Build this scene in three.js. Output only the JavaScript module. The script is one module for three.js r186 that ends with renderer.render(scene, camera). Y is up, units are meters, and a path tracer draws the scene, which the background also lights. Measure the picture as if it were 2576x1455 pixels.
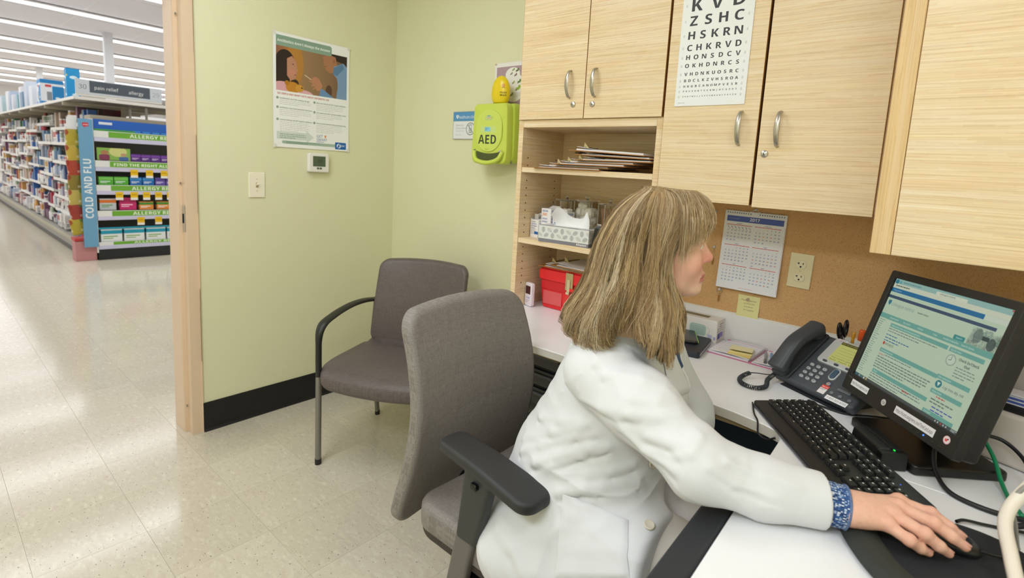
import * as THREE from 'three';
import { RoundedBoxGeometry } from 'three/addons/geometries/RoundedBoxGeometry.js';
import { mergeGeometries, toCreasedNormals } from 'three/addons/utils/BufferGeometryUtils.js';
import { RectAreaLightUniformsLib } from 'three/addons/lights/RectAreaLightUniformsLib.js';

// ---------------------------------------------------------------- camera, light, exposure
const scene = new THREE.Scene();
scene.background = new THREE.Color(0.02, 0.02, 0.02);
const FOCAL = 1298.55, FULLH = 1710, FULLW = FULLH * 2576 / 1455;
const camera = new THREE.PerspectiveCamera(2 * Math.atan(FULLH / 2 / FOCAL) * 180 / Math.PI, 2576 / 1455, 0.05, 100);
camera.position.set(0, 1.39, 0);
camera.quaternion.setFromRotationMatrix(new THREE.Matrix4().makeBasis(
  new THREE.Vector3(0.76443, 0.05662, -0.64221), new THREE.Vector3(-0.12682, 0.98988, -0.06369), new THREE.Vector3(0.63211, 0.13014, 0.76387)));
camera.setViewOffset(FULLW, FULLH, FULLW / 2 - 1323.3, FULLH / 2 - 600, 2576, 1455);
camera.focus = 1.55; camera.userData.fStop = 3.2;
scene.add(camera);
const renderer = new THREE.WebGLRenderer({ antialias: true });
renderer.toneMapping = THREE.LinearToneMapping;
renderer.toneMappingExposure = 0.98;
renderer.outputColorSpace = THREE.SRGBColorSpace;
renderer.shadowMap.enabled = true;
RectAreaLightUniformsLib.init();
// clinic room: unseen ceiling troffers, the last standing in for frontal bounced flash [x, z, width, length, radiance]; store: long tube rows at these x
const UNSEEN_TROFFERS = [[-1.75, -0.35, 0.6, 1.2, 7], [0.4, -0.2, 0.6, 1.2, 3.6], [-0.5, 1.25, 1.2, 0.6, 17]];
const ROWS = [-5.6, -8.03, -10.47, -12.92, -15.35, -17.8, -20.25, -22.7, -25.1, -27.5, -30];
const ROW_RADIANCE = 24, ROW_Z = [-10, 5];
function areaLight(x, y, z, w, l, radiance, color) {
  const q = new THREE.RectAreaLight(color, radiance, w, l);
  q.position.set(x, y, z); q.lookAt(x, y - 1, z + 1e-4); scene.add(q);
  return q;
}
for (const [x, z, w, l, r] of UNSEEN_TROFFERS) areaLight(x, 2.70, z, w, l, r, new THREE.Color(0.9, 0.96, 1.09));
for (const x of ROWS) areaLight(x, 3.78, (ROW_Z[0] + ROW_Z[1]) / 2, 0.1, ROW_Z[1] - ROW_Z[0], ROW_RADIANCE, new THREE.Color(0.95, 0.98, 1));

// ---------------------------------------------------------------- helpers
let seed = 12345;
const rnd = () => { seed = (seed * 1664525 + 1013904223) >>> 0; return seed / 4294967296; };
const ORD = ['first', 'second', 'third', 'fourth', 'fifth', 'sixth', 'seventh', 'eighth', 'ninth', 'tenth', 'eleventh', 'twelfth', 'thirteenth', 'fourteenth', 'fifteenth', 'sixteenth', 'seventeenth', 'eighteenth'];
const rr = (a, b) => a + (b - a) * rnd();
const pick = (a) => a[Math.floor(rnd() * a.length)];
const V = (x, y, z) => new THREE.Vector3(x, y, z);
const clamp = (v, a, b) => Math.min(b, Math.max(a, v));
const lerp = (a, b, t) => a + (b - a) * t;
const used = {};
function numbered(n) { if (!(n in used)) { used[n] = 0; return n; } used[n]++; return n + '_' + String(used[n]).padStart(3, '0'); }
const mats = {};
function mat(color, roughness = 0.6, o = {}) {
  const key = JSON.stringify([color, roughness, Object.keys(o).map((k) => [k, o[k] && o[k].isTexture ? o[k].uuid : o[k]])]);
  if (!mats[key]) {
    const P = o.transmission || o.clearcoat || o.sheen || o.specularIntensity !== undefined;
    mats[key] = new (P ? THREE.MeshPhysicalMaterial : THREE.MeshStandardMaterial)({ color, roughness, metalness: 0, ...o });
  }
  return mats[key];
}
function mesh(name, geo, m, parent, pos, rot) {
  const o = new THREE.Mesh(geo, m); o.name = parent ? name : numbered(name);
  o.castShadow = o.receiveShadow = true;
  if (pos) o.position.set(...pos);
  if (rot) o.rotation.set(...rot);
  (parent || scene).add(o);
  return o;
}
function tag(o, label, category, group) { o.userData = { label, category }; if (group) o.userData.group = group; return o; }
function thing(name, label, category, pos = [0, 0, 0], ry = 0, group) {
  const o = new THREE.Group(); o.name = numbered(name); o.position.set(...pos); o.rotation.y = ry; scene.add(o);
  return tag(o, label, category, group);
}
function struct(name, geo, m, pos) {
  const o = geo ? new THREE.Mesh(geo, m) : new THREE.Group(); o.name = name; o.castShadow = o.receiveShadow = true;
  if (pos) o.position.set(...pos);
  o.userData.kind = 'structure'; scene.add(o); return o;
}
function copy(o, pos, ry, label) {
  const c = o.clone(); c.name = numbered(o.name.replace(/_\d\d\d$/, '')); c.userData = { ...o.userData };
  if (pos) c.position.set(...pos);
  if (ry !== undefined) c.rotation.y = ry;
  if (label) c.userData.label = label;
  scene.add(c); return c;
}
function metricUV(g) {                                       // uv in metres on the plane each face looks along
  if (g.index) g = g.toNonIndexed();
  const p = g.attributes.position, uv = new Float32Array(p.count * 2), a = V(), b = V(), c = V();
  for (let i = 0; i < p.count; i += 3) {
    a.fromBufferAttribute(p, i); b.fromBufferAttribute(p, i + 1); c.fromBufferAttribute(p, i + 2);
    const n = b.clone().sub(a).cross(c.clone().sub(a)), x = Math.abs(n.x), y = Math.abs(n.y), z = Math.abs(n.z);
    [a, b, c].forEach((q, k) => {
      const [u, w] = z >= x && z >= y ? [q.x, q.y] : y >= x ? [q.x, q.z] : [q.z, q.y];
      uv[(i + k) * 2] = u; uv[(i + k) * 2 + 1] = w;
    });
  }
  g.setAttribute('uv', new THREE.BufferAttribute(uv, 2));
  return g;
}
const rb = (w, h, d, r = 0.002, s = 1) => metricUV(new RoundedBoxGeometry(w, h, d, s, Math.min(r, w / 2.01, h / 2.01, d / 2.01)));
const lb = (w, h, d) => new THREE.BoxGeometry(w, h, d);
const bx = (w, h, d) => metricUV(new THREE.BoxGeometry(w, h, d));
const at = (g, x, y, z, rx = 0, ry = 0, rz = 0) => { g = g.clone(); g.applyMatrix4(new THREE.Matrix4().compose(V(x, y, z), new THREE.Quaternion().setFromEuler(new THREE.Euler(rx, ry, rz)), V(1, 1, 1))); return g; };
const merge = (list) => mergeGeometries(list.map((g) => { g = g.index ? g.toNonIndexed() : g; for (const k of Object.keys(g.attributes)) if (!['position', 'normal', 'uv'].includes(k)) g.deleteAttribute(k); return g; }));
const cyl = (r1, r2, h, n = 24) => new THREE.CylinderGeometry(r1, r2, h, n);
const tube = (pts, r, n = 40, k = 10) => new THREE.TubeGeometry(new THREE.CatmullRomCurve3(pts.map((p) => V(...p)), false, 'centripetal'), n, r, k);
const lathe = (pts, n = 32) => new THREE.LatheGeometry(pts.map((p) => new THREE.Vector2(...p)), n);
function ext(shape, depth, bevel = 0.001, seg = 2, curve = 12) {
  if (Array.isArray(shape)) shape = new THREE.Shape(shape.map((p) => new THREE.Vector2(...p)));
  const g = new THREE.ExtrudeGeometry(shape, { depth: depth - 2 * bevel, bevelEnabled: bevel > 0, bevelThickness: bevel, bevelSize: bevel, bevelOffset: -bevel, bevelSegments: seg, curveSegments: curve });
  g.translate(0, 0, -depth / 2 + bevel); return g;
}
function rrShape(w, h, r) {
  const s = new THREE.Shape(), x = w / 2, y = h / 2;
  s.moveTo(-x + r, -y); s.lineTo(x - r, -y); s.absarc(x - r, -y + r, r, -Math.PI / 2, 0); s.lineTo(x, y - r); s.absarc(x - r, y - r, r, 0, Math.PI / 2);
  s.lineTo(-x + r, y); s.absarc(-x + r, y - r, r, Math.PI / 2, Math.PI); s.lineTo(-x, -y + r); s.absarc(-x + r, -y + r, r, Math.PI, 1.5 * Math.PI); return s;
}
// a cushion-like slab in the xy plane, thickness along z, rounded corners rc and rounded edge re, subdivided so that bend(v) may shape it
function slab(w, h, t, rc, re, { bend, rings = 6, n = 12, puff = 0 } = {}) {
  const outline = (d) => {
    const a = w / 2 - d, b = h / 2 - d, r = clamp(rc - d, 1e-4, Math.min(a, b) - 1e-5), o = [];
    const m = n;
    for (const [cx, cy, s] of [[a - r, b - r, 0], [-(a - r), b - r, 1], [-(a - r), -(b - r), 2], [a - r, -(b - r), 3]]) {
      for (let k = 0; k <= m; k++) { const q = (s + k / m) * Math.PI / 2; o.push([cx + r * Math.cos(q), cy + r * Math.sin(q)]); }
      const nx = [[-(a - r), b], [-a, -(b - r)], [a - r, -b], [a, b - r]][s], last = o[o.length - 1];
      for (let k = 1; k < m; k++) o.push([lerp(last[0], nx[0], k / m), lerp(last[1], nx[1], k / m)]);
    }
    return o;
  };
  const R = [], E = 5, rim = outline(re), N = rim.length;
  const inner = (z, s) => rim.map(([x, y]) => [x * s, y * s, z + Math.sign(z) * puff * (1 - s * s)]);
  for (let k = 0; k < rings; k++) R.push(inner(-t / 2, Math.max(k / rings, 0.001)));
  for (let k = 0; k <= 2 * E; k++) { const q = -Math.PI / 2 + Math.PI * k / (2 * E), z = Math.sin(q); R.push(outline(re * (1 - Math.cos(q))).map(([x, y]) => [x, y, z * re + Math.sign(z) * (t / 2 - re)])); }
  for (let k = rings - 1; k >= 0; k--) R.push(inner(t / 2, Math.max(k / rings, 0.001)));
  const p = [], uv = [], ix = [];
  for (const ring of R) for (let i = 0; i <= N; i++) { const [x, y, z] = ring[i % N], v = V(x, y, z); if (bend) bend(v); p.push(v.x, v.y, v.z); uv.push(x, y); }
  for (let j = 0; j < R.length - 1; j++) for (let i = 0; i < N; i++) { const a = j * (N + 1) + i, b = a + 1, c = a + N + 1, d = c + 1; ix.push(a, b, c, b, d, c); }
  const g = new THREE.BufferGeometry();
  g.setAttribute('position', new THREE.Float32BufferAttribute(p, 3)); g.setAttribute('uv', new THREE.Float32BufferAttribute(uv, 2)); g.setIndex(ix); g.computeVertexNormals();
  const nn = g.attributes.normal;                            // close the seam
  for (let j = 0; j < R.length; j++) { const a = j * (N + 1), b = a + N; const v = V(nn.getX(a) + nn.getX(b), nn.getY(a) + nn.getY(b), nn.getZ(a) + nn.getZ(b)).normalize(); nn.setXYZ(a, v.x, v.y, v.z); nn.setXYZ(b, v.x, v.y, v.z); }
  return g;
}
function canvasTex(w, h, draw, repeat) {
  const c = document.createElement('canvas'); c.width = w; c.height = h; draw(c.getContext('2d'), w, h);
  const t = new THREE.CanvasTexture(c); t.colorSpace = THREE.SRGBColorSpace; t.anisotropy = 8;
  if (repeat) { t.wrapS = t.wrapT = THREE.RepeatWrapping; t.repeat.set(1 / repeat, 1 / repeat); }
  return t;
}
function grayTex(t) { const c = t.clone(); c.colorSpace = THREE.NoColorSpace; return c; }
// a printed sheet: front face carries the print (uv 0..1), thickness t, centred
function printGeo(w, h, t = 0.0006) {
  const g = new THREE.BoxGeometry(w, h, t), uv = g.attributes.uv;
  for (let i = 0; i < uv.count; i++) if (i < 16 || i > 19) uv.setXY(i, 0.004, 0.996);
  return g;
}
function text(c, s, x, y, size, color = '#222', font = 'sans-serif', weight = '', align = 'left', maxw) {
  c.fillStyle = color; c.font = `${weight} ${size}px ${font}`; c.textAlign = align; c.textBaseline = 'alphabetic';
  if (maxw) c.fillText(s, x, y, maxw); else c.fillText(s, x, y);
}
function greek(c, x, y, w, lines, lh, color, th = 0.35) {     // lines of print too small to read
  c.fillStyle = color;
  for (let i = 0; i < lines; i++) { let q = x; const end = x + w * (i === lines - 1 ? 0.6 : rr(0.88, 1)); while (q < end) { const l = Math.min(rr(1.2, 4) * lh * 0.5, end - q); c.fillRect(q, y + i * lh, l, lh * th); q += l + lh * 0.3; } }
}
function rrect(c, x, y, w, h, r, color) { c.fillStyle = color; c.beginPath(); c.moveTo(x + r, y); c.arcTo(x + w, y, x + w, y + h, r); c.arcTo(x + w, y + h, x, y + h, r); c.arcTo(x, y + h, x, y, r); c.arcTo(x, y, x + w, y, r); c.closePath(); c.fill(); }
function disc(c, x, y, r, color, ry) { c.fillStyle = color; c.beginPath(); c.ellipse(x, y, r, ry || r, 0, 0, 7); c.fill(); }
function poly(c, pts, color) { c.fillStyle = color; c.beginPath(); pts.forEach(([x, y], i) => i ? c.lineTo(x, y) : c.moveTo(x, y)); c.closePath(); c.fill(); }

// ---------------------------------------------------------------- shared surface textures
function woodTex(w, h, base) {
  return canvasTex(w, h, (c) => {
    c.fillStyle = base; c.fillRect(0, 0, w, h);
    const streak = (n, l0, l1, h0, h1, cols) => { for (let i = 0; i < n; i++) { const l = rr(l0, l1), x = rr(-l, w), y = rr(0, h), t = rr(h0, h1); c.fillStyle = pick(cols); c.fillRect(x, y, l, t); if (x < 0) c.fillRect(x + w, y, l, t); if (x + l > w) c.fillRect(x - w, y, l, t); } };
    streak(900, 200, 700, 6, 26, ['rgba(255,236,190,0.05)', 'rgba(206,160,98,0.045)', 'rgba(230,198,140,0.06)']);
    streak(5200, 40, 420, 0.8, 2.2, ['rgba(255,242,215,0.22)', 'rgba(208,166,112,0.15)', 'rgba(190,150,100,0.12)', 'rgba(245,224,188,0.22)']);
    streak(420, 20, 170, 1.2, 4, ['rgba(196,146,84,0.15)', 'rgba(205,158,94,0.17)']);
  }, 1);
}
const WOOD = woodTex(1024, 1024, '#efdaba');
const wood = mat('#ffffff', 0.42, { map: WOOD });
const WOODV = WOOD.clone(); WOODV.rotation = Math.PI / 2;
const woodV = mat('#f6ead2', 0.45, { map: WOODV });
const woodEdge = mat('#f3dfb4', 0.5, { map: WOOD });
const edgeBrown = mat('#a8763c', 0.6), darkGap = mat('#15120e', 0.9);  // darkGap: shade inside gaps and holes given as near-black colour
const corkTex = canvasTex(1024, 1024, (c, w, h) => {
  c.fillStyle = '#deb27c'; c.fillRect(0, 0, w, h);
  for (let i = 0; i < 26000; i++) { c.fillStyle = pick(['rgba(150,100,54,0.28)', 'rgba(226,176,112,0.34)', 'rgba(160,106,56,0.4)', 'rgba(208,150,88,0.4)', 'rgba(120,84,48,0.12)']); const r = rr(1, 3.6); c.beginPath(); c.ellipse(rr(0, w), rr(0, h), r, r * rr(0.5, 1), rr(0, 3), 0, 7); c.fill(); }
}, 0.34);
const cork = mat('#ffffff', 0.95, { map: corkTex, bumpMap: grayTex(corkTex), bumpScale: 0.0008 });
function tileTex(base) {
  return canvasTex(512, 512, (c, w, h) => {
    c.fillStyle = base; c.fillRect(0, 0, w, h);
    for (let i = 0; i < 260; i++) { c.fillStyle = pick(['rgba(255,250,238,0.10)', 'rgba(150,140,118,0.06)', 'rgba(190,180,160,0.08)']); c.beginPath(); c.ellipse(rr(0, w), rr(0, h), rr(6, 34), rr(4, 14), rr(-0.3, 0.3), 0, 7); c.fill(); }
    for (let i = 0; i < 300; i++) { c.fillStyle = pick(['rgba(255,252,244,0.5)', 'rgba(150,138,116,0.34)', 'rgba(118,108,90,0.30)', 'rgba(172,160,136,0.4)']); c.beginPath(); c.ellipse(rr(0, w), rr(0, h), rr(1.5, 7), rr(0.8, 1.7), rr(-0.35, 0.35), 0, 7); c.fill(); }
    for (let i = 0; i < 44; i++) { c.fillStyle = pick(['rgba(60,52,44,0.7)', 'rgba(90,78,60,0.65)', 'rgba(54,50,52,0.6)']); c.beginPath(); c.ellipse(rr(0, w), rr(0, h), rr(2, 6.5), rr(1, 2.2), rr(-0.4, 0.4), 0, 7); c.fill(); }
  });
}
function weaveTex(base, dark, light, size) {
  return canvasTex(512, 512, (c, w, h) => {
    c.fillStyle = base; c.fillRect(0, 0, w, h);
    for (let k = 0; k < 2; k++) for (let i = 0; i < 512; i += 2) { let q = 0; while (q < 512) { const l = rr(8, 90); c.fillStyle = rnd() < 0.5 ? dark : light; if (rnd() < 0.65) k ? c.fillRect(i, q, 2, l) : c.fillRect(q, i, l, 2); q += l; } }
  }, size);
}
const weaveA = weaveTex('#8b8680', 'rgba(80,72,68,0.20)', 'rgba(168,160,152,0.18)', 0.12);
const weaveB = weaveTex('#665b59', 'rgba(58,50,50,0.18)', 'rgba(140,126,124,0.16)', 0.14);
const chairCloth = mat('#ffffff', 0.62, { map: weaveA, bumpMap: grayTex(weaveA), bumpScale: 0.0005 });
const guestCloth = mat('#ffffff', 0.45, { map: weaveB, bumpMap: grayTex(weaveB), bumpScale: 0.0003 });
const blackPlastic = mat('#1b1b1d', 0.42), softBlack = mat('#242527', 0.55), steel = mat('#c9c6c0', 0.28, { metalness: 1 }), nickel = mat('#b9b3a8', 0.34, { metalness: 1 });
const white = mat('#f2f1ee', 0.5), paper = mat('#f4f3f1', 0.8);

// ---------------------------------------------------------------- the setting
const XA = -2.7525, ZB = -1.98, DESK = 0.795;
const wallPaintTex = canvasTex(512, 512, (c, w, h) => { c.fillStyle = '#808080'; c.fillRect(0, 0, w, h); for (let i = 0; i < 9000; i++) { c.fillStyle = rnd() < 0.5 ? 'rgba(255,255,255,0.10)' : 'rgba(0,0,0,0.10)'; c.beginPath(); c.ellipse(rr(0, w), rr(0, h), rr(2, 7), rr(2, 6), 0, 0, 7); c.fill(); } }, 0.25);
const green = mat('#e9e7c2', 0.55, { bumpMap: grayTex(wallPaintTex), bumpScale: 0.0006 });
const storeWhite = mat('#eceae8', 0.7), ceilWhite = mat('#efecf3', 0.8);
{ // floor: one 12-inch tile after another where they can be told apart, the rest as one piece
  const floor = struct('floor', null);
  mesh('subfloor', at(bx(40, 0.1, 20), -16, -0.0545, -3), mat('#8f887a', 0.9), floor);
  const T = 0.3048, X0 = -0.2926, Z0 = -0.1803, cols = ['#d1c8b5', '#cec5b2', '#d4cbb9'];
  const tm = cols.map((b) => mat('#ffffff', 0.13, { map: tileTex(b) }));
  const geos = [0, 1].map((k) => { const g = new RoundedBoxGeometry(T - 0.0004, 0.0045, T - 0.0004, 1, 0.0004); const p = g.attributes.position, uv = g.attributes.uv; for (let i = 0; i < p.count; i++) uv.setXY(i, k ? 0.5 + p.getX(i) / T : 0.5 - p.getX(i) / T, 0.5 + p.getZ(i) / T); return g; });
  const rest = [];
  let count = 0;
  for (let i = -110; i < 6; i++) for (let j = -26; j < 14; j++) {
    const x = X0 + (i + 0.5) * T, z = Z0 + (j + 0.5) * T;
    if (x < -33 || z < -9 || z > 3.4) continue;
    if (x > XA && (z < ZB - 0.2 || z > 2.1 || x > 1.3)) continue;
    const near = x > -4.4 && x < -0.1 && z > -2.1 && z < 0.75 && !(x < XA - 0.2 && z > 0.2) && count < 292;
    if (near) { count++; mesh('tile', geos[(i + j) & 1], tm[((i * 7 + j * 13) % 3 + 3) % 3], floor, [x, -0.00225, z]); }
    else rest.push([x, z, ((i * 7 + j * 13) % 3 + 3) % 3, (i + j) & 1]);
  }
  const far = new THREE.InstancedMesh(geos[0], tm[0], rest.length); far.name = 'tile'; far.userData.kind = 'stuff';
  rest.forEach(([x, z], k) => far.setMatrixAt(k, new THREE.Matrix4().makeTranslation(x, -0.00225, z)));
  far.castShadow = far.receiveShadow = true; floor.add(far);
}
struct('ceiling', at(bx(4.2, 0.15, 4.3), -0.7, 2.83, 0.0), mat('#f3f1ea', 0.85));
{ // left wall with the doorway
  const w = struct('wall_left', null);
  mesh('wall_panel', at(bx(0.18, 2.76, 1.3), XA - 0.0905, 1.38, -1.52), green, w);
  mesh('wall_panel', at(bx(0.18, 2.76, 1.9), XA - 0.09, 1.38, 1.12), green, w);
  mesh('wall_panel', at(bx(0.18, 0.58, 1.05), XA - 0.09, 2.47, -0.36), green, w);
}
struct('wall_back', at(bx(4.2, 2.9, 0.12), -0.7, 1.4, ZB - 0.06), green);
struct('wall_right', at(bx(0.12, 2.9, 4.2), 1.36, 1.4, 0.0), green);
struct('wall_front', at(bx(4.2, 2.9, 0.12), -0.7, 1.4, 2.08), green);
{ // baseboards: black vinyl with a toe
  const prof = (len) => { const g = ext([[0, 0], [0.014, 0], [0.006, 0.012], [0.004, 0.15], [0, 0.15]], len, 0.0008, 1); return g; };
  const bb = mat('#161617', 0.4);
  const l = struct('baseboard_left', prof(1.1), bb, [XA, 0, -1.43]);
  const b = struct('baseboard_back', prof(1.55), bb, [-1.98, 0, ZB]); b.rotation.y = -Math.PI / 2;
}
{ // hollow-metal door frame
  const f = struct('door_1', null), pm = mat('#e8ceb0', 0.42);
  const prof = [[0.0, -0.05], [-0.008, -0.05], [-0.008, -0.003], [-0.062, -0.003], [-0.062, 0.013], [-0.072, 0.016], [-0.19, 0.016], [-0.19, -0.04], [-0.176, -0.04], [-0.176, -0.05]];
  const jamb = (mirror, z) => { const s = new THREE.Shape(); const P = mirror ? prof.map(([x, y]) => [x, -y]) : prof; P.forEach(([x, y], i) => i ? s.lineTo(x, -y) : s.moveTo(x, -y)); const g = ext(s, 2.2, 0.0015, 2); g.rotateX(-Math.PI / 2); g.translate(XA + 0.008, 1.1, z); return g; };
  mesh('door_jamb', jamb(false, -0.828), pm, f);
  mesh('door_jamb', jamb(true, 0.118), pm, f);
  mesh('door_head', at(rb(0.19, 0.06, 1.0, 0.002), XA - 0.085, 2.165, -0.355), pm, f);
  const sm = mat('#8f8a80', 0.4, { metalness: 0.8 });
  for (const y of [2.0, 1.24, 0.14]) mesh('screw', at(cyl(0.0055, 0.0055, 0.003, 12), XA - 0.045, y, -0.8235, Math.PI / 2), sm, f);
  const sp = mesh('strike_plate', at(rb(0.03, 0.125, 0.004, 0.001), XA - 0.03, 1.075, -0.829), steel, f);
  mesh('strike_hole', at(rb(0.012, 0.045, 0.003, 0.0005), 0, 0, 0), darkGap, sp, [XA - 0.032, 1.075, -0.8262]);
}
// room lamps: unseen troffers, placed to light left wall, desk and room front
for (const [k, [x, z, w, l]] of UNSEEN_TROFFERS.entries()) {
  const t = thing('unseen_ceiling_light', ['unseen recessed ceiling light panel above the guest chair corner, lighting the left wall', 'unseen recessed ceiling light panel above the computer desk', 'unseen light panel behind the viewer, lighting the room from the front like bounced flash'][k], 'ceiling light', [x, 2.735, z]);
  mesh('frame', merge([at(bx(w + 0.06, 0.04, 0.03), 0, 0, l / 2 + 0.015), at(bx(w + 0.06, 0.04, 0.03), 0, 0, -l / 2 - 0.015), at(bx(0.03, 0.04, l), w / 2 + 0.015, 0, 0), at(bx(0.03, 0.04, l), -w / 2 - 0.015, 0, 0)]), white, t);
  mesh('light_diffuser', bx(w, 0.01, l), mat('#ffffff', 0.5, { emissive: '#fff4e4', emissiveIntensity: 1.1 }), t, [0, 0.01, 0]);
}

// ---------------------------------------------------------------- the store beyond the door
struct('wall_store_far', at(bx(0.2, 4, 18), -33.4, 1.9, -2.8), storeWhite);
struct('wall_store_left', at(bx(31, 4, 0.2), -18, 1.9, 3.6), storeWhite);
struct('wall_store_right', at(bx(31, 4, 0.2), -18, 1.9, -9.2), storeWhite);
struct('wall_store_front', at(bx(0.12, 4, 7.2), XA - 0.19, 1.9, -5.62), storeWhite);
struct('wall_store_front_2', at(bx(0.12, 4, 1.5), XA - 0.19, 1.9, 2.9), storeWhite);
struct('wall_store_front_3', at(bx(0.12, 1.3, 6), XA - 0.12, 3.4, 0), storeWhite);
{
  const c = struct('ceiling_store', at(bx(31, 0.12, 13), -18, 3.92, -2.8), ceilWhite);
  for (let i = 0; i < 9; i++) mesh('ceiling_seam', at(bx(30.5, 0.004, 0.02), -18, 3.859, -8.4 + i * 1.22), mat('#f6f6f6', 0.5), c);
  for (let i = 0; i < 22; i++) if (i % 2) mesh('ceiling_seam', at(bx(0.02, 0.004, 12.5), -5 - i * 1.22, 3.859, -2.8), mat('#dcdadb', 0.6), c);
}
ROWS.forEach((x, k) => {
  const t = thing('tube_light', `long fluorescent strip light across the store ceiling, ${ORD[k]} row from the clinic door`, 'strip light', [x, 3.83, -2.5], 0, 'store ceiling strip lights');
  mesh('light_tube', bx(0.1, 0.03, ROW_Z[1] - ROW_Z[0]), mat('#ffffff', 0.5, { emissive: '#f8fbff', emissiveIntensity: 3 }), t, [0, -0.03, 0]);
  mesh('housing', bx(0.14, 0.028, ROW_Z[1] - ROW_Z[0]), white, t);
});
[[-14.8, 'square white column rising behind the aisle sign'], [-23.8, 'square white column far back, above the boxes on the top shelf']].forEach(([x, l]) => { const t = thing('column', l, 'column', [x, 0, -3.05]); mesh('shaft', at(rb(0.16, 3.86, 0.16, 0.006), 0, 1.93, 0), mat('#dfe0e2', 0.6), t); mesh('collar', at(rb(0.19, 0.1, 0.19, 0.004), 0, 0.05, 0), mat('#c9cacc', 0.6), t); });
const shelfWhite = mat('#eceae4', 0.45), shelfBeige = mat('#b9b09c', 0.6), kick = mat('#1c1f22', 0.5), gondBack = mat('#77756f', 0.8);
{ // end cap facing the clinic door
  const X = -8.0, za = -1.46, zb2 = -2.68, zc = (za + zb2) / 2, L = za - zb2;
  const e = thing('end_cap_shelf', 'end-of-aisle shelf unit with green allergy relief strips facing the door', 'shelf unit', [X, 0, zc]);
  mesh('base', at(rb(0.42, 0.14, L, 0.006), -0.21, 0.07, 0), kick, e);
  mesh('back_panel', at(rb(0.03, 1.6, L, 0.003), -0.4, 0.9, 0), gondBack, e);
  mesh('side_panel', at(rb(0.42, 1.62, 0.02, 0.003), -0.21, 0.9, L / 2), shelfWhite, e);
  mesh('side_panel', at(rb(0.42, 1.62, 0.02, 0.003), -0.21, 0.9, -L / 2), shelfWhite, e);
  mesh('top_rail', at(rb(0.3, 0.05, L, 0.006), -0.25, 1.735, 0), shelfBeige, e);
  const strip = (words) => mat('#ffffff', 0.5, { map: canvasTex(512, 40, (c, w, h) => { c.fillStyle = '#eef0ee'; c.fillRect(0, 0, w, h); c.fillStyle = '#72b335'; c.fillRect(60, 3, w, h - 5); text(c, words, words.length > 20 ? 75 : 150, 31, words.length > 20 ? 25 : 30, '#f4fbe8', 'sans-serif', 'bold'); }) });
  const SA = strip('ALLERGY RELIEF'), SB = strip('FIND THE RIGHT ALLERGY RELIEF');
  const rail = mat('#d5d3ee', 0.4);
  const signGeo = new THREE.BoxGeometry(0.004, 0.078, L - 0.02);
  { const uv = signGeo.attributes.uv; for (let i = 4; i < uv.count; i++) uv.setXY(i, 0.01, 0.5); }
  const shelves = [[1.535, SA, 1.47], [1.18, SB, 1.115], [0.885, SA, 0.83], [0.57, SA, 0.515], [0.2, SA, 0.155]];
  shelves.forEach(([y, sm2, ry], k) => {
    const sh = mesh('shelf', at(rb(0.4, 0.03, L - 0.03, 0.003), -0.2, y - 0.02, 0), shelfWhite, e);
    mesh('sign_strip', k === 4 ? at(signGeo, 0, 0, 0).scale(1, 0.55, 1) : signGeo, sm2, sh, [0.004, y, 0]);
    mesh('price_rail', rb(0.012, 0.048, L - 0.02, 0.004), rail, sh, [0.004, ry, 0]);
  });
  const lot = (name, label, cat, g, list, group) => list.forEach(([x, y, z, m], i) => tag(mesh(name, g, m, null, [x, y, z], [0, rr(-0.03, 0.03), 0]), list.length > 1 ? label.replace(' on the ', ', ' + (i ? ORD[i] + ' from left' : 'leftmost') + ' on the ') : label, cat, group));
  const boxFace = (bg, bandc, ink, wds) => canvasTex(64, 64, (c) => { c.fillStyle = bg; c.fillRect(0, 0, 64, 64); c.fillStyle = bandc; c.fillRect(0, 6, 64, 18); c.fillStyle = ink; c.fillRect(6, 34, 44, 5); c.fillRect(6, 44, 30, 4); if (wds) text(c, wds, 32, 22, 15, '#fff', 'sans-serif', 'bold', 'center'); });
  const M2 = (bg, b, i, w) => mat('#ffffff', 0.45, { map: boxFace(bg, b, i, w) });
  const purple = M2('#5b2c86', '#7b46a8', '#e5d6f2'), wb = M2('#f2f2f4', '#2a64b8', '#f0c030'), gr = M2('#57b43a', '#7cc95a', '#eef'), bl = M2('#1b6fc0', '#3f97dd', '#fff'), vi = M2('#6a55b0', '#57459b', '#e8e8ff'), nv = M2('#28306e', '#3c4690', '#ddd'), mg = M2('#d0246f', '#b01a5c', '#ffd9ea'), or = M2('#e8913a', '#3f8f3a', '#fff'), tl = M2('#eef3f3', '#1f9dbb', '#7fae52');
  // header board with product photo
  const hb = thing('display_sign', 'blue and green product header board above the top allergy shelf', 'sign', [X + 0.002, 1.54, -2.07]);
  mesh('board', rb(0.008, 0.17, 1.19, 0.002), mat('#1f63c4', 0.4), hb, [-0.02, 0.085, 0]);
  mesh('green_panel', rb(0.004, 0.055, 0.4, 0.001), mat('#4aa04a', 0.5), hb, [-0.012, 0.03, 0.39]);
  mesh('letters', rb(0.003, 0.03, 0.13, 0.001), mat('#e8eefc', 0.5), hb, [-0.013, 0.125, 0.48]);
  lot('medicine_box', 'small blue medicine box on the top allergy shelf', 'box', lb(0.09, 0.06, 0.075), [0, 1, 2, 3, 4, 5].map((k) => [X - 0.055, 1.575, -1.9 - k * 0.1, bl]), 'blue boxes on the top allergy shelf');
  const card = (g, w, h) => canvasTex(96, 64, g);
  const c1 = thing('display_sign', 'green card with two smiling people at the left of the second allergy shelf', 'sign', [X - 0.02, 1.225, -1.66]);
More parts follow.
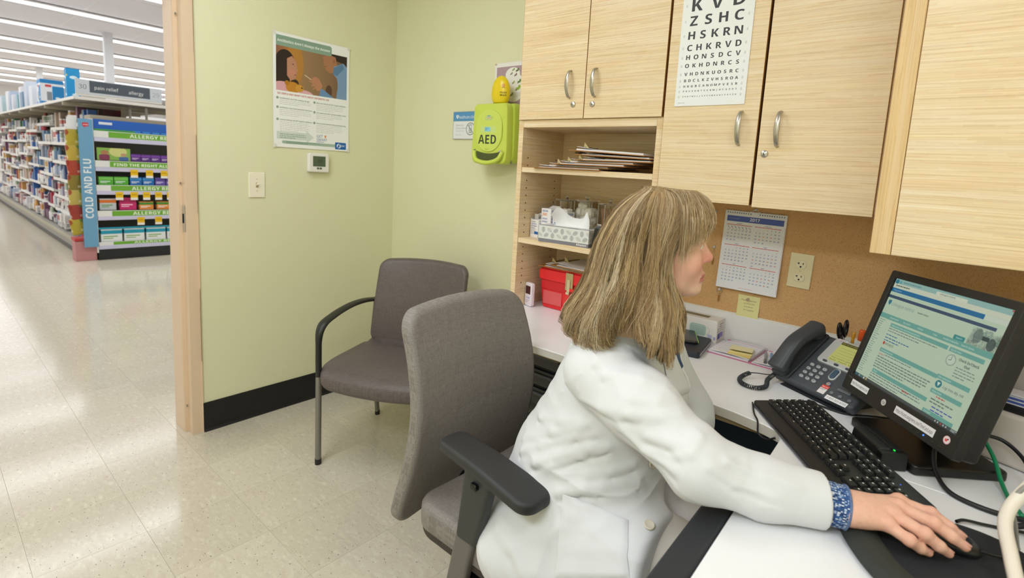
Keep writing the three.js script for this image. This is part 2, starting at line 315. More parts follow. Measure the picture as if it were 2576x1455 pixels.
  mesh('card', (() => { const g = new THREE.BoxGeometry(0.006, 0.15, 0.33); return g; })(), mat('#ffffff', 0.5, { map: card((c) => { c.fillStyle = '#8dbb56'; c.fillRect(0, 0, 96, 64); disc(c, 60, 18, 26, '#d6d98a'); disc(c, 22, 24, 11, '#b98058'); rrect(c, 6, 34, 30, 30, 8, '#8a3d5c'); disc(c, 76, 34, 9, '#caa07c'); rrect(c, 62, 44, 28, 20, 6, '#4a6fae'); }) }), c1, [0, 0.075, 0]);
  lot('medicine_box', 'purple medicine box on the second allergy shelf', 'box', lb(0.08, 0.09, 0.1), [0, 1, 2, 3, 4].map((k) => [X - 0.05, 1.27, -1.88 - k * 0.105, purple]), 'purple boxes on the second allergy shelf');
  lot('medicine_box', 'white and blue round-topped medicine box on the second allergy shelf', 'box', lb(0.08, 0.11, 0.13), [0, 1, 2].map((k) => [X - 0.05, 1.28, -2.44 - k * 0.14 + 0.03, wb]), 'white and blue boxes on the second allergy shelf');
  lot('medicine_box', 'green medicine box on the third allergy shelf', 'box', lb(0.08, 0.1, 0.14), [0, 1].map((k) => [X - 0.05, 0.975, -1.57 - k * 0.15, gr]), 'green boxes on the third allergy shelf');
  lot('medicine_box', 'blue medicine box on the third allergy shelf', 'box', lb(0.08, 0.1, 0.12), [0, 1].map((k) => [X - 0.05, 0.975, -1.87 - k * 0.13, bl]), 'blue boxes on the third allergy shelf');
  lot('medicine_box', 'violet medicine box on the third allergy shelf', 'box', lb(0.08, 0.1, 0.11), [0, 1, 2].map((k) => [X - 0.05, 0.975, -2.13 - k * 0.12, k === 2 ? nv : vi]), 'violet boxes on the third allergy shelf');
  lot('medicine_box', 'white box with orange and green print at the left of the fourth allergy shelf', 'box', lb(0.06, 0.14, 0.16), [[X - 0.05, 0.685, -1.58, M2('#c8cfd4', '#e07a35', '#4f9a44')]]);
  lot('medicine_box', 'tall magenta medicine box on the fourth allergy shelf', 'box', lb(0.07, 0.15, 0.17), [[X - 0.05, 0.69, -1.78, mg]]);
  lot('medicine_box', 'green and orange medicine pack on the fourth allergy shelf', 'box', lb(0.08, 0.1, 0.15), [0, 1].map((k) => [X - 0.05, 0.665, -1.97 - k * 0.19, or]), 'green and orange packs on the fourth allergy shelf');
  lot('medicine_box', 'low magenta medicine box on the fourth allergy shelf', 'box', lb(0.08, 0.07, 0.15), [0, 1, 2].map((k) => [X - 0.05, 0.65, -2.33 - k * 0.16, mg]), 'low magenta boxes on the fourth allergy shelf');
  lot('medicine_carton', 'white carton with a teal band on the bottom allergy shelf', 'box', lb(0.12, 0.16, 0.21), [0, 1, 2, 3, 4].map((k) => [X - 0.07, 0.297, -1.6 - k * 0.232, tl]), 'white cartons on the bottom allergy shelf');
  mesh('divider_strip', at(rb(0.02, 0.02, L - 0.02, 0.002), -0.01, 0.39, 0), mat('#1f9dbb', 0.5), e);
  const tagm = mat('#ffffff', 0.5, { map: canvasTex(32, 48, (c) => { c.fillStyle = '#f6f4ee'; c.fillRect(0, 0, 32, 48); c.fillStyle = '#f2c716'; c.fillRect(0, 0, 32, 34); c.fillStyle = '#d9a300'; c.fillRect(5, 12, 22, 8); }) });
  for (const [y, zs] of [[1.07, [-1.85, -2.01, -2.17, -2.33, -2.49]], [0.79, [-1.69, -1.84, -1.97, -2.1, -2.23, -2.47]], [0.47, [-1.9, -2.09]]]) zs.forEach((z, i) => tag(mesh('price_tag', lb(0.004, 0.1, 0.075), tagm, null, [X + 0.014, y, z]), `yellow and white price tag, ${ORD[i]} from left under the ${y > 1 ? 'second' : y > 0.6 ? 'third' : 'fourth'} allergy shelf`, 'price tag', 'yellow price tags of the allergy end display'));
  // flag panel
  const fl = thing('category_sign', 'tall light blue panel reading COLD AND FLU on the aisle end', 'sign', [X + 0.01, 0.17, -1.395]);
  const ft = canvasTex(128, 1500, (c, w, h) => { c.fillStyle = '#71a9cf'; c.fillRect(0, 0, w, h); c.save(); c.translate(98, 1160); c.rotate(-Math.PI / 2); text(c, 'COLD AND FLU', 0, 0, 100, '#f2f8fb', 'sans-serif', 'bold', 'left', 830); c.restore(); rrect(c, 36, 42, 56, 44, 8, '#d23345'); poly(c, [[50, 80], [50, 104], [70, 82]], '#d23345'); text(c, 'only', 64, 72, 22, '#fbe3e5', 'sans-serif', 'italic bold', 'center'); });
  const fg = new THREE.BoxGeometry(0.02, 1.53, 0.132); { const uv = fg.attributes.uv; for (let i = 4; i < uv.count; i++) uv.setXY(i, 0.02, 0.3); }
  mesh('panel', fg, mat('#ffffff', 0.5, { map: ft }), fl, [0, 0.765, 0]);
  mesh('bracket', at(rb(0.03, 0.06, 0.05, 0.003), -0.02, 1.4, -0.05), shelfWhite, fl);
  const lw = thing('curved_shield', 'short white curved sign holder left of the blue cold and flu panel', 'sign holder', [X - 0.02, 1.57, -1.28]);
  mesh('shield', ext([[-0.05, 0], [0.045, 0], [0.045, 0.16], [-0.03, 0.16], [-0.05, 0.1]], 0.008, 0.001), mat('#eef0f2', 0.25), lw, [0, 0, 0], [0, Math.PI / 2, 0]);
  mesh('clip', rb(0.02, 0.02, 0.03, 0.003), shelfBeige, lw, [-0.01, 0.1, -0.05]);
  // hanging bags beside the panel
  const bagG = slab(0.13, 0.2, 0.06, 0.02, 0.02, { puff: 0.008, rings: 3, n: 4 });
  const bagM = ['#b8a638', '#a03a30', '#c2b05a', '#8c7a30', '#b0452f', '#c7ac45'].map((col) => mat('#ffffff', 0.35, { map: canvasTex(64, 64, (c) => { c.fillStyle = col; c.fillRect(0, 0, 64, 64); c.fillStyle = 'rgba(255,255,255,0.5)'; c.fillRect(6, 10, 40, 9); disc(c, 40, 44, 12, 'rgba(150,40,30,0.7)'); disc(c, 18, 40, 9, 'rgba(80,130,60,0.7)'); }, 0.2) }));
  const stp = thing('merchandise_strip', 'hanging strip holder for snack bags at the aisle end', 'display strip', [X - 0.11, 0.3, -1.3]);
  mesh('strip', rb(0.01, 1.25, 0.02, 0.002), shelfWhite, stp, [0, 0.62, 0]); mesh('hook', rb(0.02, 0.02, 0.05, 0.003), shelfWhite, stp, [0, 1.25, -0.03]);
  for (let k = 0; k < 7; k++) tag(mesh('snack_bag', bagG, bagM[k % 6], null, [X - 0.055, 0.42 + k * 0.175, -1.285], [0.1, Math.PI / 2, rr(-0.12, 0.12)]), `glossy snack bag hanging beside the blue panel, ${['lowest', 'second from bottom', 'third from bottom', 'middle', 'third from top', 'second from top', 'topmost'][k]} of the strip`, 'snack bag');
  const pb = thing('pink_floor_box', 'pink floor stand box under the hanging snack bags', 'box', [X - 0.12, 0, -1.35]);
  mesh('carton', rb(0.2, 0.24, 0.2, 0.004), mat('#c98d8d', 0.6), pb, [0, 0.12, 0]); mesh('tray_rim', rb(0.21, 0.03, 0.21, 0.003), mat('#c63a3a', 0.5), pb, [0, 0.26, 0]);
}
{ // long gondola run, shelves facing the aisle
  const zf = -1.4, g = thing('gondola_shelving', 'long white store shelving run receding along the aisle', 'shelving', [-8.5, 0, -1.9]);
  mesh('base_deck', at(rb(14, 0.14, 0.98, 0.006), -7.2, 0.07, 0.05), mat('#a8a49a', 0.6), g);
  mesh('kick_strip', at(rb(14, 0.05, 0.01, 0.002), -7.2, 0.03, 0.545), mat('#5c5a56', 0.6), g);
  mesh('price_rail', at(rb(14, 0.05, 0.012, 0.003), -7.2, 0.155, 0.545), mat('#b7b19a', 0.5), g);
  mesh('back_panel', at(rb(14, 1.85, 0.03, 0.003), -7.2, 1.0, -0.03), gondBack, g);
  const bays = [-8.5, -9.75, -11, -12.25, -13.5, -14.75, -16, -17.25, -18.5, -19.75];
  for (let b = 0; b < bays.length; b++) mesh('upright', at(rb(0.03, 1.92, 0.05, 0.003), bays[b] + 8.5, 0.96, 0.02), shelfBeige, g);
  const top = mesh('top_shelf', at(rb(14, 0.03, 1.2, 0.004), -6.52, 1.935, -0.02), mat('#8e8a80', 0.7), g);  // darker colour puts the shade of the underside into the shelf
  mesh('top_lip', at(rb(14, 0.034, 0.015, 0.003), 0, 0, 0), shelfWhite, top, [-6.52, 1.936, 0.588]); mesh('top_lip', rb(0.015, 0.034, 1.2, 0.003), shelfWhite, top, [0.485, 1.936, -0.02]);
  for (let k = 0; k < 8; k++) mesh('shelf_bracket', at(rb(0.03, 0.05, 1.1, 0.004), 0, 0, 0), shelfBeige, top, [-0.15 - k * 1.25, 1.895, 0.05]);
  mesh('end_brace', at(rb(0.02, 0.02, 0.9, 0.003), 0.05, 1.9, 0.0), shelfBeige, g);
  for (const [x, z] of [[0.0, -0.05], [0.12, -0.2], [0.12, -0.55]]) mesh('canopy_post', at(cyl(0.014, 0.014, 0.22, 12), x, 1.83, z), shelfWhite, g);
  const cols = ['#d9c6c4', '#c2485a', '#b9c4d6', '#3d6bb0', '#e7e4de', '#a86a5c', '#d9a05c', '#6f8fae', '#eceae6', '#77506b', '#4d8a62', '#c9b7a2', '#2f4a7a', '#d8d6d8', '#b35b50', '#9aa0ad'].map((c) => mat(c, 0.45));
  const mixTex = ['#c9756c', '#8898bb', '#e4dfda', '#d7b070', '#a7b79c', '#83516a'].map((c0) => mat('#ffffff', 0.45, { map: canvasTex(48, 64, (c) => { c.fillStyle = '#efece8'; c.fillRect(0, 0, 48, 64); c.fillStyle = c0; c.fillRect(0, 8, 48, 26); c.fillStyle = '#555a66'; c.fillRect(8, 42, 30, 4); c.fillRect(8, 50, 22, 3); }) }));
  const allM = cols.concat(mixTex, mixTex);
  const bottle = lathe([[0, 0], [0.9, 0], [1, 0.05], [1, 0.62], [0.55, 0.76], [0.45, 0.78], [0.45, 0.98], [0, 1]].map(([x, y]) => [x * 0.035, y * 0.2]), 12);
  const boxG = [[0.09, 0.14], [0.11, 0.1], [0.07, 0.18], [0.13, 0.2], [0.1, 0.24]].map(([w, h]) => at(lb(w, h, 0.09), 0, h / 2, 0));
  let nb = 0, nk = 0;
  const restG = [], cnt = {};
  for (let b = 0; b < 8; b++) {
    const x1 = bays[b] - 0.03, x0 = bays[b] - 1.22, dep = b < 1 ? 0.42 : 0.4;
    const lv = [[0.42, 0.67, 0.92, 1.17, 1.42, 1.66], [0.38, 0.6, 0.86, 1.12, 1.4, 1.62], [0.4, 0.66, 0.9, 1.14, 1.4, 1.7], [0.4, 0.7, 1.0, 1.3, 1.6]][b % 4];
    [0.17, ...lv].forEach((y, k) => {
      const front = k === 0 ? 0.5 : dep;
      if (k) { const s = mesh('shelf', at(rb(1.2, 0.025, front - 0.02, 0.003), (x0 + x1) / 2 + 8.5, y - 0.0125, front / 2), shelfWhite, g); mesh('price_rail', rb(1.19, 0.045, 0.012, 0.004), shelfWhite, s, [(x0 + x1) / 2 + 8.5, y - 0.005, front]); }
      let x = x1 - 0.04;
      while (x > x0 + 0.06) {
        const row = rnd(), m = pick(allM), n = 1 + Math.floor(rnd() * 3);
        for (let q = 0; q < n && x > x0 + 0.06; q++) {
          const z = -1.9 + front - 0.07 - rr(0, 0.05);
          const isB = row < 0.35, gg = isB ? bottle : boxG[Math.floor(row * 97) % 5];
          if (!isB) { gg.boundingBox || gg.computeBoundingBox(); }
          const w = isB ? 0.075 : (gg.boundingBox.max.x - gg.boundingBox.min.x) + 0.006;
          x -= w / 2;
          if (b < 5 && (isB ? nk < 120 : nb < 170)) {
            const where = ['nearest', 'second', 'third', 'fourth', 'fifth'][b], lev = ['bottom deck', 'lowest shelf', 'second shelf up', 'third shelf up', 'fourth shelf up', 'fifth shelf up', 'sixth shelf up'][k], kk = (isB ? 'b' : 'c') + b + '_' + k, no = cnt[kk] = (cnt[kk] || 0) + 1;
            tag(mesh(isB ? 'medicine_bottle' : 'medicine_box', gg, m, null, [x, y, z], [0, isB ? 0 : rr(-0.05, 0.05), 0]), `${isB ? 'plastic bottle' : 'carton'}, ${ORD[no - 1] || 'far'} from the aisle end, ${lev}, ${where} shelving bay`, isB ? 'bottle' : 'box', `${isB ? 'bottles' : 'cartons'} on the ${lev}, ${where} bay`);
            isB ? nk++ : nb++;
          } else restG.push([gg, m, x, y, z]);
          x -= w / 2;
        }
        x -= rr(0, 0.02);
      }
    });
  }
  const by = new Map();
  for (const [gg, m, x, y, z] of restG) { if (!by.has(m)) by.set(m, []); by.get(m).push(at(gg, x, y, z)); }
  let first = true;
  const rg = new THREE.Group(); rg.name = 'shelf_merchandise'; rg.userData = { kind: 'stuff', label: 'distant medicine cartons and bottles crowding the far bays of the aisle shelving', category: 'merchandise' }; scene.add(rg);
  for (const [m, list] of by) { const q = mesh('merchandise', merge(list), m, rg); q.userData.kind = 'stuff'; }
  // things on the top shelf
  const topThing = (name, label, w, h, d, m, x, z) => { const t = thing(name, label, 'box', [x, 1.951, z]); mesh('carton', lb(d, h, w), m, t, [0, h / 2, 0]); mesh('flap', rb(d * 0.96, 0.006, w * 0.96, 0.002), m, t, [0, h + 0.003, 0]); return t; };
  const bluebox = mat('#ffffff', 0.5, { map: canvasTex(128, 128, (c) => { c.fillStyle = '#e9edf2'; c.fillRect(0, 0, 128, 128); c.fillStyle = '#1583c4'; c.fillRect(0, 0, 128, 18); c.fillRect(64, 30, 64, 98); c.fillRect(0, 110, 30, 18); rrect(c, 26, 24, 34, 12, 3, '#d24a4a'); c.fillStyle = '#8c9299'; c.fillRect(34, 60, 28, 44); disc(c, 92, 90, 14, '#dfeaf2', 6); }) });
  topThing('shipping_box', 'blue and white printed carton on the top shelf left of the aisle sign', 0.26, 0.36, 0.3, bluebox, -10.6, -1.47);
  topThing('tall_box', 'narrow tall blue carton standing beside the aisle sign', 0.13, 0.36, 0.12, mat('#ffffff', 0.5, { map: canvasTex(64, 128, (c) => { c.fillStyle = '#1c93cf'; c.fillRect(0, 0, 64, 128); disc(c, 34, 36, 18, '#d8ecf6', 7); disc(c, 40, 110, 16, '#d8ecf6', 6); c.fillStyle = '#d7c94a'; c.fillRect(0, 24, 6, 8); }) }), -8.6, -1.4);
  const stackM = ['#dfe4ec', '#c9d2e0', '#7f9cb8', '#e6e4ea', '#8fb7c4', '#d7dbe4', '#a9b7cc', '#e9ecef', '#b7cdd4'].map((c) => mat(c, 0.5));
  for (let k = 0; k < 16; k++) topThing('top_shelf_box', `pale carton on the shelving top, ${ORD[k]} behind the blue printed carton`, rr(0.24, 0.34), rr(0.24, 0.42), rr(0.2, 0.3), stackM[k % 9], -11.2 - k * 0.44, -1.47);
  // products on the canopy level seen beside the sign
  const maroon = mat('#7d2630', 0.6);
  const mb = mesh('maroon_panel', at(rb(1.15, 0.22, 0.02, 0.003), -1.9, 1.8, 0.02), maroon, g); mb.userData.label = 'maroon backing panel under the top shelf';
  mesh('maroon_panel', at(rb(0.9, 0.22, 0.02, 0.003), -0.6, 1.8, 0.02), maroon, g);
}
{ // aisle sign
  const s = thing('aisle_sign', 'grey aisle sign reading pain relief, allergy, between numbers 30 and 29', 'sign', [-8.02, 1.987, -1.755]);
  const tx = canvasTex(1000, 200, (c, w, h) => { c.fillStyle = '#d3dbe4'; c.fillRect(0, 0, w, h); c.fillStyle = '#525c68'; c.fillRect(150, 12, 700, 158); text(c, '30', 75, 130, 84, '#6f7780', 'sans-serif', '', 'center'); text(c, '29', 925, 130, 84, '#a5adb6', 'sans-serif', '', 'center'); text(c, 'pain relief', 200, 120, 62, '#f2f4f6', 'sans-serif', '', 'left', 270); text(c, 'allergy', 770, 130, 62, '#f2f4f6', 'sans-serif', '', 'right', 180); });
  const g = new THREE.BoxGeometry(0.02, 0.17, 0.85); { const uv = g.attributes.uv; for (let i = 4; i < uv.count; i++) uv.setXY(i, 0.01, 0.05); }
  mesh('sign_face', g, mat('#ffffff', 0.5, { map: tx }), s, [0, 0.085, 0]);
  mesh('foot_rail', rb(0.03, 0.025, 0.85, 0.003), shelfWhite, s, [-0.01, -0.01, 0]);
}
{ // bright counter stock seen between end cap and sign
  const b = thing('back_aisle_shelf', 'bright distant shelf seen between the allergy end display and the aisle sign', 'shelving', [-14, 0, -4.2]);
  mesh('back_panel', at(rb(0.05, 2.1, 3, 0.004), -0.3, 1.05, 0), storeWhite, b);
  for (const y of [0.3, 0.8, 1.3, 1.75]) mesh('shelf', at(rb(0.35, 0.03, 3, 0.003), -0.12, y, 0), storeWhite, b);
  mesh('base', at(rb(0.4, 0.15, 3, 0.004), -0.1, 0.075, 0), mat('#8f8b84', 0.6), b);
  for (let k = 0; k < 9; k++) tag(mesh('medicine_bottle', at(lathe([[0, 0], [0.06, 0], [0.06, 0.14], [0.03, 0.18], [0.03, 0.22], [0, 0.22]], 10), 0, 0, 0), mat(['#2a2d33', '#e6e2dc', '#6a4a3c', '#b9b4ae'][k % 4], 0.4), null, [-14.05, 1.766, -3.1 - k * 0.17]), `${['dark', 'pale', 'brown', 'grey'][k % 4]} bottle, ${ORD[k]} from left on the distant shelf below the aisle sign`, 'bottle', 'bottles on the distant shelf beside the sign');
}

// ---------------------------------------------------------------- cabinets
const ZF = -1.66;                                            // face of the doors over counter depth
function pull(parent, x, y, z, h = 0.102) {                  // arched bar pull with flared feet
  const hd = mesh('handle', (() => {
    const c = new THREE.CatmullRomCurve3([V(0, -h / 2, 0), V(0, -h / 2 + 0.004, 0.012), V(0, -h / 4, 0.024), V(0, 0, 0.027), V(0, h / 4, 0.024), V(0, h / 2 - 0.004, 0.012), V(0, h / 2, 0)]);
    const g = new THREE.TubeGeometry(c, 36, 1, 10), p = g.attributes.position, q = V();
    for (let i = 0; i <= 36; i++) { const t = i / 36, P = c.getPointAt(t), w = lerp(0.0055, 0.0085, 1 - Math.abs(2 * t - 1)), d = 0.003; for (let k = 0; k <= 10; k++) { const n = i * 11 + k; q.fromBufferAttribute(p, n).sub(P); const T2 = c.getTangentAt(t), B = V(1, 0, 0), N = T2.clone().cross(B); p.setXYZ(n, P.x + q.dot(B) * w, P.y + N.y * q.dot(N) * d, P.z + N.z * q.dot(N) * d); } }
    g.computeVertexNormals(); return g;
  })(), nickel, parent, [x, y, z]);
  return hd;
}
function lock(parent, x, y, z) {
  const l = mesh('lock', lathe([[0, 0.006], [0.005, 0.006], [0.0055, 0.004], [0.009, 0.004], [0.0105, 0.002], [0.011, 0], [0, 0]], 28).rotateX(Math.PI / 2), steel, parent, [x, y, z]);
  mesh('keyhole', rb(0.002, 0.0075, 0.0008, 0.0003), darkGap, l, [0, 0, 0.006]);
}
function door(parent, x0, x1, y0, y1, z, m = wood) {
  const d = mesh('door', (() => { const g = rb(x1 - x0, y1 - y0, 0.019, 0.0015); const u = g.attributes.uv, s = x0 * 3.7 + 0.31; for (let i = 0; i < u.count; i++) u.setXY(i, u.getX(i) + s, u.getY(i) + s * 0.7); return g; })(), m, parent, [(x0 + x1) / 2, (y0 + y1) / 2, z - 0.0095]);
  mesh('edge_band', merge([at(bx(0.0012, y1 - y0 - 0.003, 0.018), -(x1 - x0) / 2 + 0.0003, 0, 0), at(bx(0.0012, y1 - y0 - 0.003, 0.018), (x1 - x0) / 2 - 0.0003, 0, 0)]), edgeBrown, d);
  return d;
}
const TOP = 2.42;
{ // two-door wall cabinet over the open shelf
  const c = thing('wall_cabinet', 'blond wood wall cabinet with two doors above the open shelves', 'cabinet', [0, 0, 0]);
  mesh('carcass', at(bx(0.64, TOP - 1.6, 0.3), -1.129, (TOP + 1.6) / 2, -1.83), wood, c);
  const a = door(c, -1.449, -1.1295, 1.598, TOP - 0.002, ZF), b = door(c, -1.1265, -0.809, 1.598, TOP - 0.002, ZF);
  pull(a, -1.197 + 1.289, 1.727 - 2.008, 0.0095); lock(a, -1.178 + 1.289, 1.651 - 2.008, 0.0095);
  pull(b, -1.083 + 0.9678, 1.727 - 2.008, 0.0095); lock(b, -1.091 + 0.9678, 1.649 - 2.008, 0.0095);
}
{ // open shelf unit standing on the counter
  const c = thing('open_shelf_unit', 'blond wood open shelf unit standing on the counter under the two-door cabinet', 'shelf', [0, 0, 0]);
  const L = -1.455, R = -0.803, y0 = DESK, y1 = 1.597, zc = -1.82, d = 0.3;
  mesh('side_panel', at(rb(0.025, y1 - y0, d, 0.0015), L + 0.0125, (y0 + y1) / 2, zc), wood, c);
  mesh('side_panel', at(rb(0.025, y1 - y0, d, 0.0015), R - 0.0125, (y0 + y1) / 2, zc), wood, c);
  mesh('back_panel', at(bx(R - L - 0.05, y1 - y0, 0.006), (L + R) / 2, (y0 + y1) / 2, -1.966), wood, c);
  mesh('top_rail', at(rb(R - L - 0.05, 0.03, d, 0.0015), (L + R) / 2, y1 - 0.015, zc), wood, c);
  mesh('shelf', at(rb(R - L - 0.052, 0.021, d - 0.01, 0.0015), (L + R) / 2, 1.393, zc + 0.002), wood, c);
  mesh('shelf', at(rb(R - L - 0.052, 0.021, d - 0.01, 0.0015), (L + R) / 2, 1.093, zc + 0.002), wood, c);
  const hole = at(cyl(0.0028, 0.0028, 0.0012, 10), 0, 0, 0, 0, 0, Math.PI / 2);
  for (const z of [-1.71, -1.91]) for (let k = 0; k < 19; k++) { const y = 0.9 + k * 0.032; if (Math.abs(y - 1.093) > 0.02 && y < 1.35 || y > 1.41 && y < 1.45) mesh('pin_hole', hole, darkGap, c, [L + 0.0252, y, z]); }
}
{ // tall two-door cabinet
  const c = thing('tall_wall_cabinet', 'blond wood wall cabinet with two wide doors, one carrying the eye chart', 'cabinet', [0, 0, 0]);
  mesh('carcass', at(bx(0.63, TOP - 1.325, 0.3), -0.4835, (TOP + 1.325) / 2, -1.83), wood, c);
  const a = door(c, -0.8005, -0.4935, 1.322, TOP - 0.002, ZF), b = door(c, -0.4855, -0.173, 1.318, TOP - 0.002, ZF);
  mesh('door_gap_shade', bx(0.006, TOP - 1.33, 0.012), darkGap, c, [-0.4895, (TOP + 1.32) / 2, ZF - 0.0225]);  // dark strip painting the shade between the two doors
  pull(a, -0.544 + 0.647, 1.556 - 1.87, 0.0095); pull(b, -0.432 + 0.32925, 1.553 - 1.868, 0.0095); lock(b, -0.465 + 0.32925, 1.48 - 1.868, 0.0095);
}
{ // deeper cabinet at the right
  const c = thing('corner_wall_cabinet', 'deeper blond wood wall cabinet hanging lower over the monitor at the right', 'cabinet', [0, 0, 0]);
  const x0 = -0.144, z = -1.42;
  mesh('carcass', at(bx(1.3, TOP - 1.255, 0.53), x0 + 0.66, (TOP + 1.255) / 2, -1.7), wood, c);
  mesh('stile', at(rb(0.04, TOP - 1.247, 0.02, 0.0015), x0 + 0.02, (TOP + 1.247) / 2, z - 0.01), woodV, c);
  door(c, x0 + 0.041, x0 + 0.46, 1.247, TOP - 0.002, z - 0.0005, wood);
  door(c, x0 + 0.463, x0 + 0.9, 1.247, TOP - 0.002, z - 0.0005, wood);
}
{ // cork board and the white rim below it
  const k = struct('trim_1', null);
  mesh('cork_board', at(metricUV(new THREE.BoxGeometry(1.9, 0.43, 0.012)), 0.15, 1.115, ZB + 0.006), cork, k);
  mesh('cork_rim', at(rb(1.9, 0.012, 0.018, 0.002), 0.15, 0.9, ZB + 0.009), mat('#eae6da', 0.4), k);
}
// ---------------------------------------------------------------- counters
const laminate = mat('#f3f3f5', 0.32), lamEdge = mat('#d9d3c6', 0.5);
{
  const c = thing('counter', 'white laminate counter along the back wall with pale edge band', 'counter', [0, 0, 0]);
  const shp = (g) => { g.rotateX(Math.PI / 2); return g; };
  const P = [[-1.56, ZB + 0.003], [1.28, ZB + 0.003], [1.28, -1.3], [-0.236, -1.3], [-0.262, -1.322], [-0.3, -1.338], [-0.38, -1.354], [-0.46, -1.362], [-1.56, -1.338]];
  const s = new THREE.Shape(P.map(([x, z]) => new THREE.Vector2(x, -z)));
  mesh('worktop', at(metricUV(ext(s, 0.026, 0.0012, 1)), 0, DESK - 0.013, 0, -Math.PI / 2), laminate, c);
  mesh('edge_band', merge([[-1.56, -1.338, -0.46, -1.362], [-0.46, -1.362, -0.38, -1.354], [-0.38, -1.354, -0.3, -1.338], [-0.3, -1.338, -0.262, -1.322]].map(([xa, za, xb, zb]) => at(bx(Math.hypot(xb - xa, zb - za) + 0.001, 0.0235, 0.0016), (xa + xb) / 2, DESK - 0.0137, (za + zb) / 2 + 0.0006, 0, -Math.atan2(zb - za, xb - xa)))), lamEdge, c);
  mesh('substrate', at(bx(1.28, 0.012, 0.5), -0.94, DESK - 0.033, -1.62), mat('#a08a62', 0.8), c);
  mesh('substrate', at(bx(0.2, 0.012, 0.6), -0.33, DESK - 0.033, -1.66), mat('#a08a62', 0.8), c);
  mesh('backsplash', at(rb(2.08, 0.105, 0.018, 0.002), 0.24, DESK + 0.0525, ZB + 0.012), mat('#efeeec', 0.35), c);
  mesh('support_panel', at(bx(0.02, DESK - 0.04, 0.58), -1.545, (DESK - 0.04) / 2, -1.66), woodV, c);
}
{
  const d = thing('desk_return', 'white desk wing with a thick black edge facing the seated woman', 'desk', [0, 0, 0]);
  const s = new THREE.Shape([[-0.252, -1.298], [1.28, -1.298], [1.28, 0.35], [-0.212, 0.35]].map(([x, z]) => new THREE.Vector2(x, -z)));
  mesh('desktop', at(metricUV(ext(s, 0.03, 0.0012, 1)), 0, DESK - 0.015, 0, -Math.PI / 2), laminate, d);
  mesh('edge_bumper', at(rb(1.34, 0.036, 0.052, 0.008, 3), -0.2575, DESK - 0.0195, -0.37, 0, -Math.PI / 2 + 0.0243), mat('#2a2b30', 0.5), d);
  mesh('under_rail', at(rb(1.6, 0.05, 0.02, 0.002), -0.213, DESK - 0.058, -0.474, 0, -Math.PI / 2 + 0.0243), mat('#1d1e22', 0.5), d);
  mesh('modesty_panel', at(bx(0.02, 0.62, 1.5), 0.32, 0.44, -0.5), mat('#1b222c', 0.6), d);
  mesh('leg', at(rb(0.05, DESK - 0.036, 0.05, 0.004), 0.24, (DESK - 0.036) / 2, 0.24), mat('#1d1e22', 0.5), d);
  mesh('leg', at(rb(0.05, DESK - 0.036, 0.05, 0.004), 1.2, (DESK - 0.036) / 2, 0.24), mat('#1d1e22', 0.5), d);
}
{ // dark knee-space back panel and pedestal
  const k = thing('knee_panel', 'dark navy panel closing the knee space under the counter', 'panel', [-0.62, 0, -1.62]);
  mesh('panel', at(rb(1.02, 0.72, 0.02, 0.003), 0.52, 0.4, 0.0), mat('#35485c', 0.75), k);
  mesh('rail', at(rb(1.02, 0.03, 0.03, 0.004), 0.52, 0.69, 0.02), mat('#263545', 0.6), k);
  const p = thing('drawer_pedestal', 'black drawer unit under the counter left of the knee space', 'drawer unit', [-1.25, 0, -1.67]);
  mesh('case', at(rb(0.56, 0.24, 0.5, 0.004), 0.0, 0.635, -0.03), mat('#161719', 0.5), p);
  for (let i = 0; i < 3; i++) { const d = mesh('drawer', rb(0.54, 0.062, 0.02, 0.006, 2), mat('#202226', 0.35), p, [0, 0.715 - i * 0.072, 0.225]); mesh('handle', rb(0.5, 0.014, 0.012, 0.005, 2), mat('#3a3c40', 0.3), d, [0, 0.012, 0.013]); }
  for (const s of [-1, 1]) mesh('leg', at(rb(0.02, 0.515, 0.46, 0.002), s * 0.26, 0.2575, -0.04), mat('#161719', 0.5), p);
  mesh('bottom_shelf', at(rb(0.5, 0.016, 0.46, 0.002), 0, 0.13, -0.04), mat('#161719', 0.5), p);
  const st = thing('form_stack', 'stack of grey, white and yellow printed forms in the black unit under the counter', 'paper stack', [-1.25, 0.138, -1.64]);
  const cols = ['#cdbf6a', '#d9d6d0', '#a9a7a6', '#e6e4df', '#8f8d8c', '#c9c5bd', '#d6c97e'];
  let y = 0;
  for (let i = 0; i < 26; i++) { const h = rr(0.008, 0.016), w = 0.13; for (const q of [-1, 0, 1]) mesh('form_bundle', at(rb(w - 0.006, h, 0.3, 0.001), q * w + rr(-0.01, 0.01), y + h / 2, rr(-0.012, 0.012)), mat(pick(cols), 0.8), st); y += h; if (y > 0.35) break; }
}

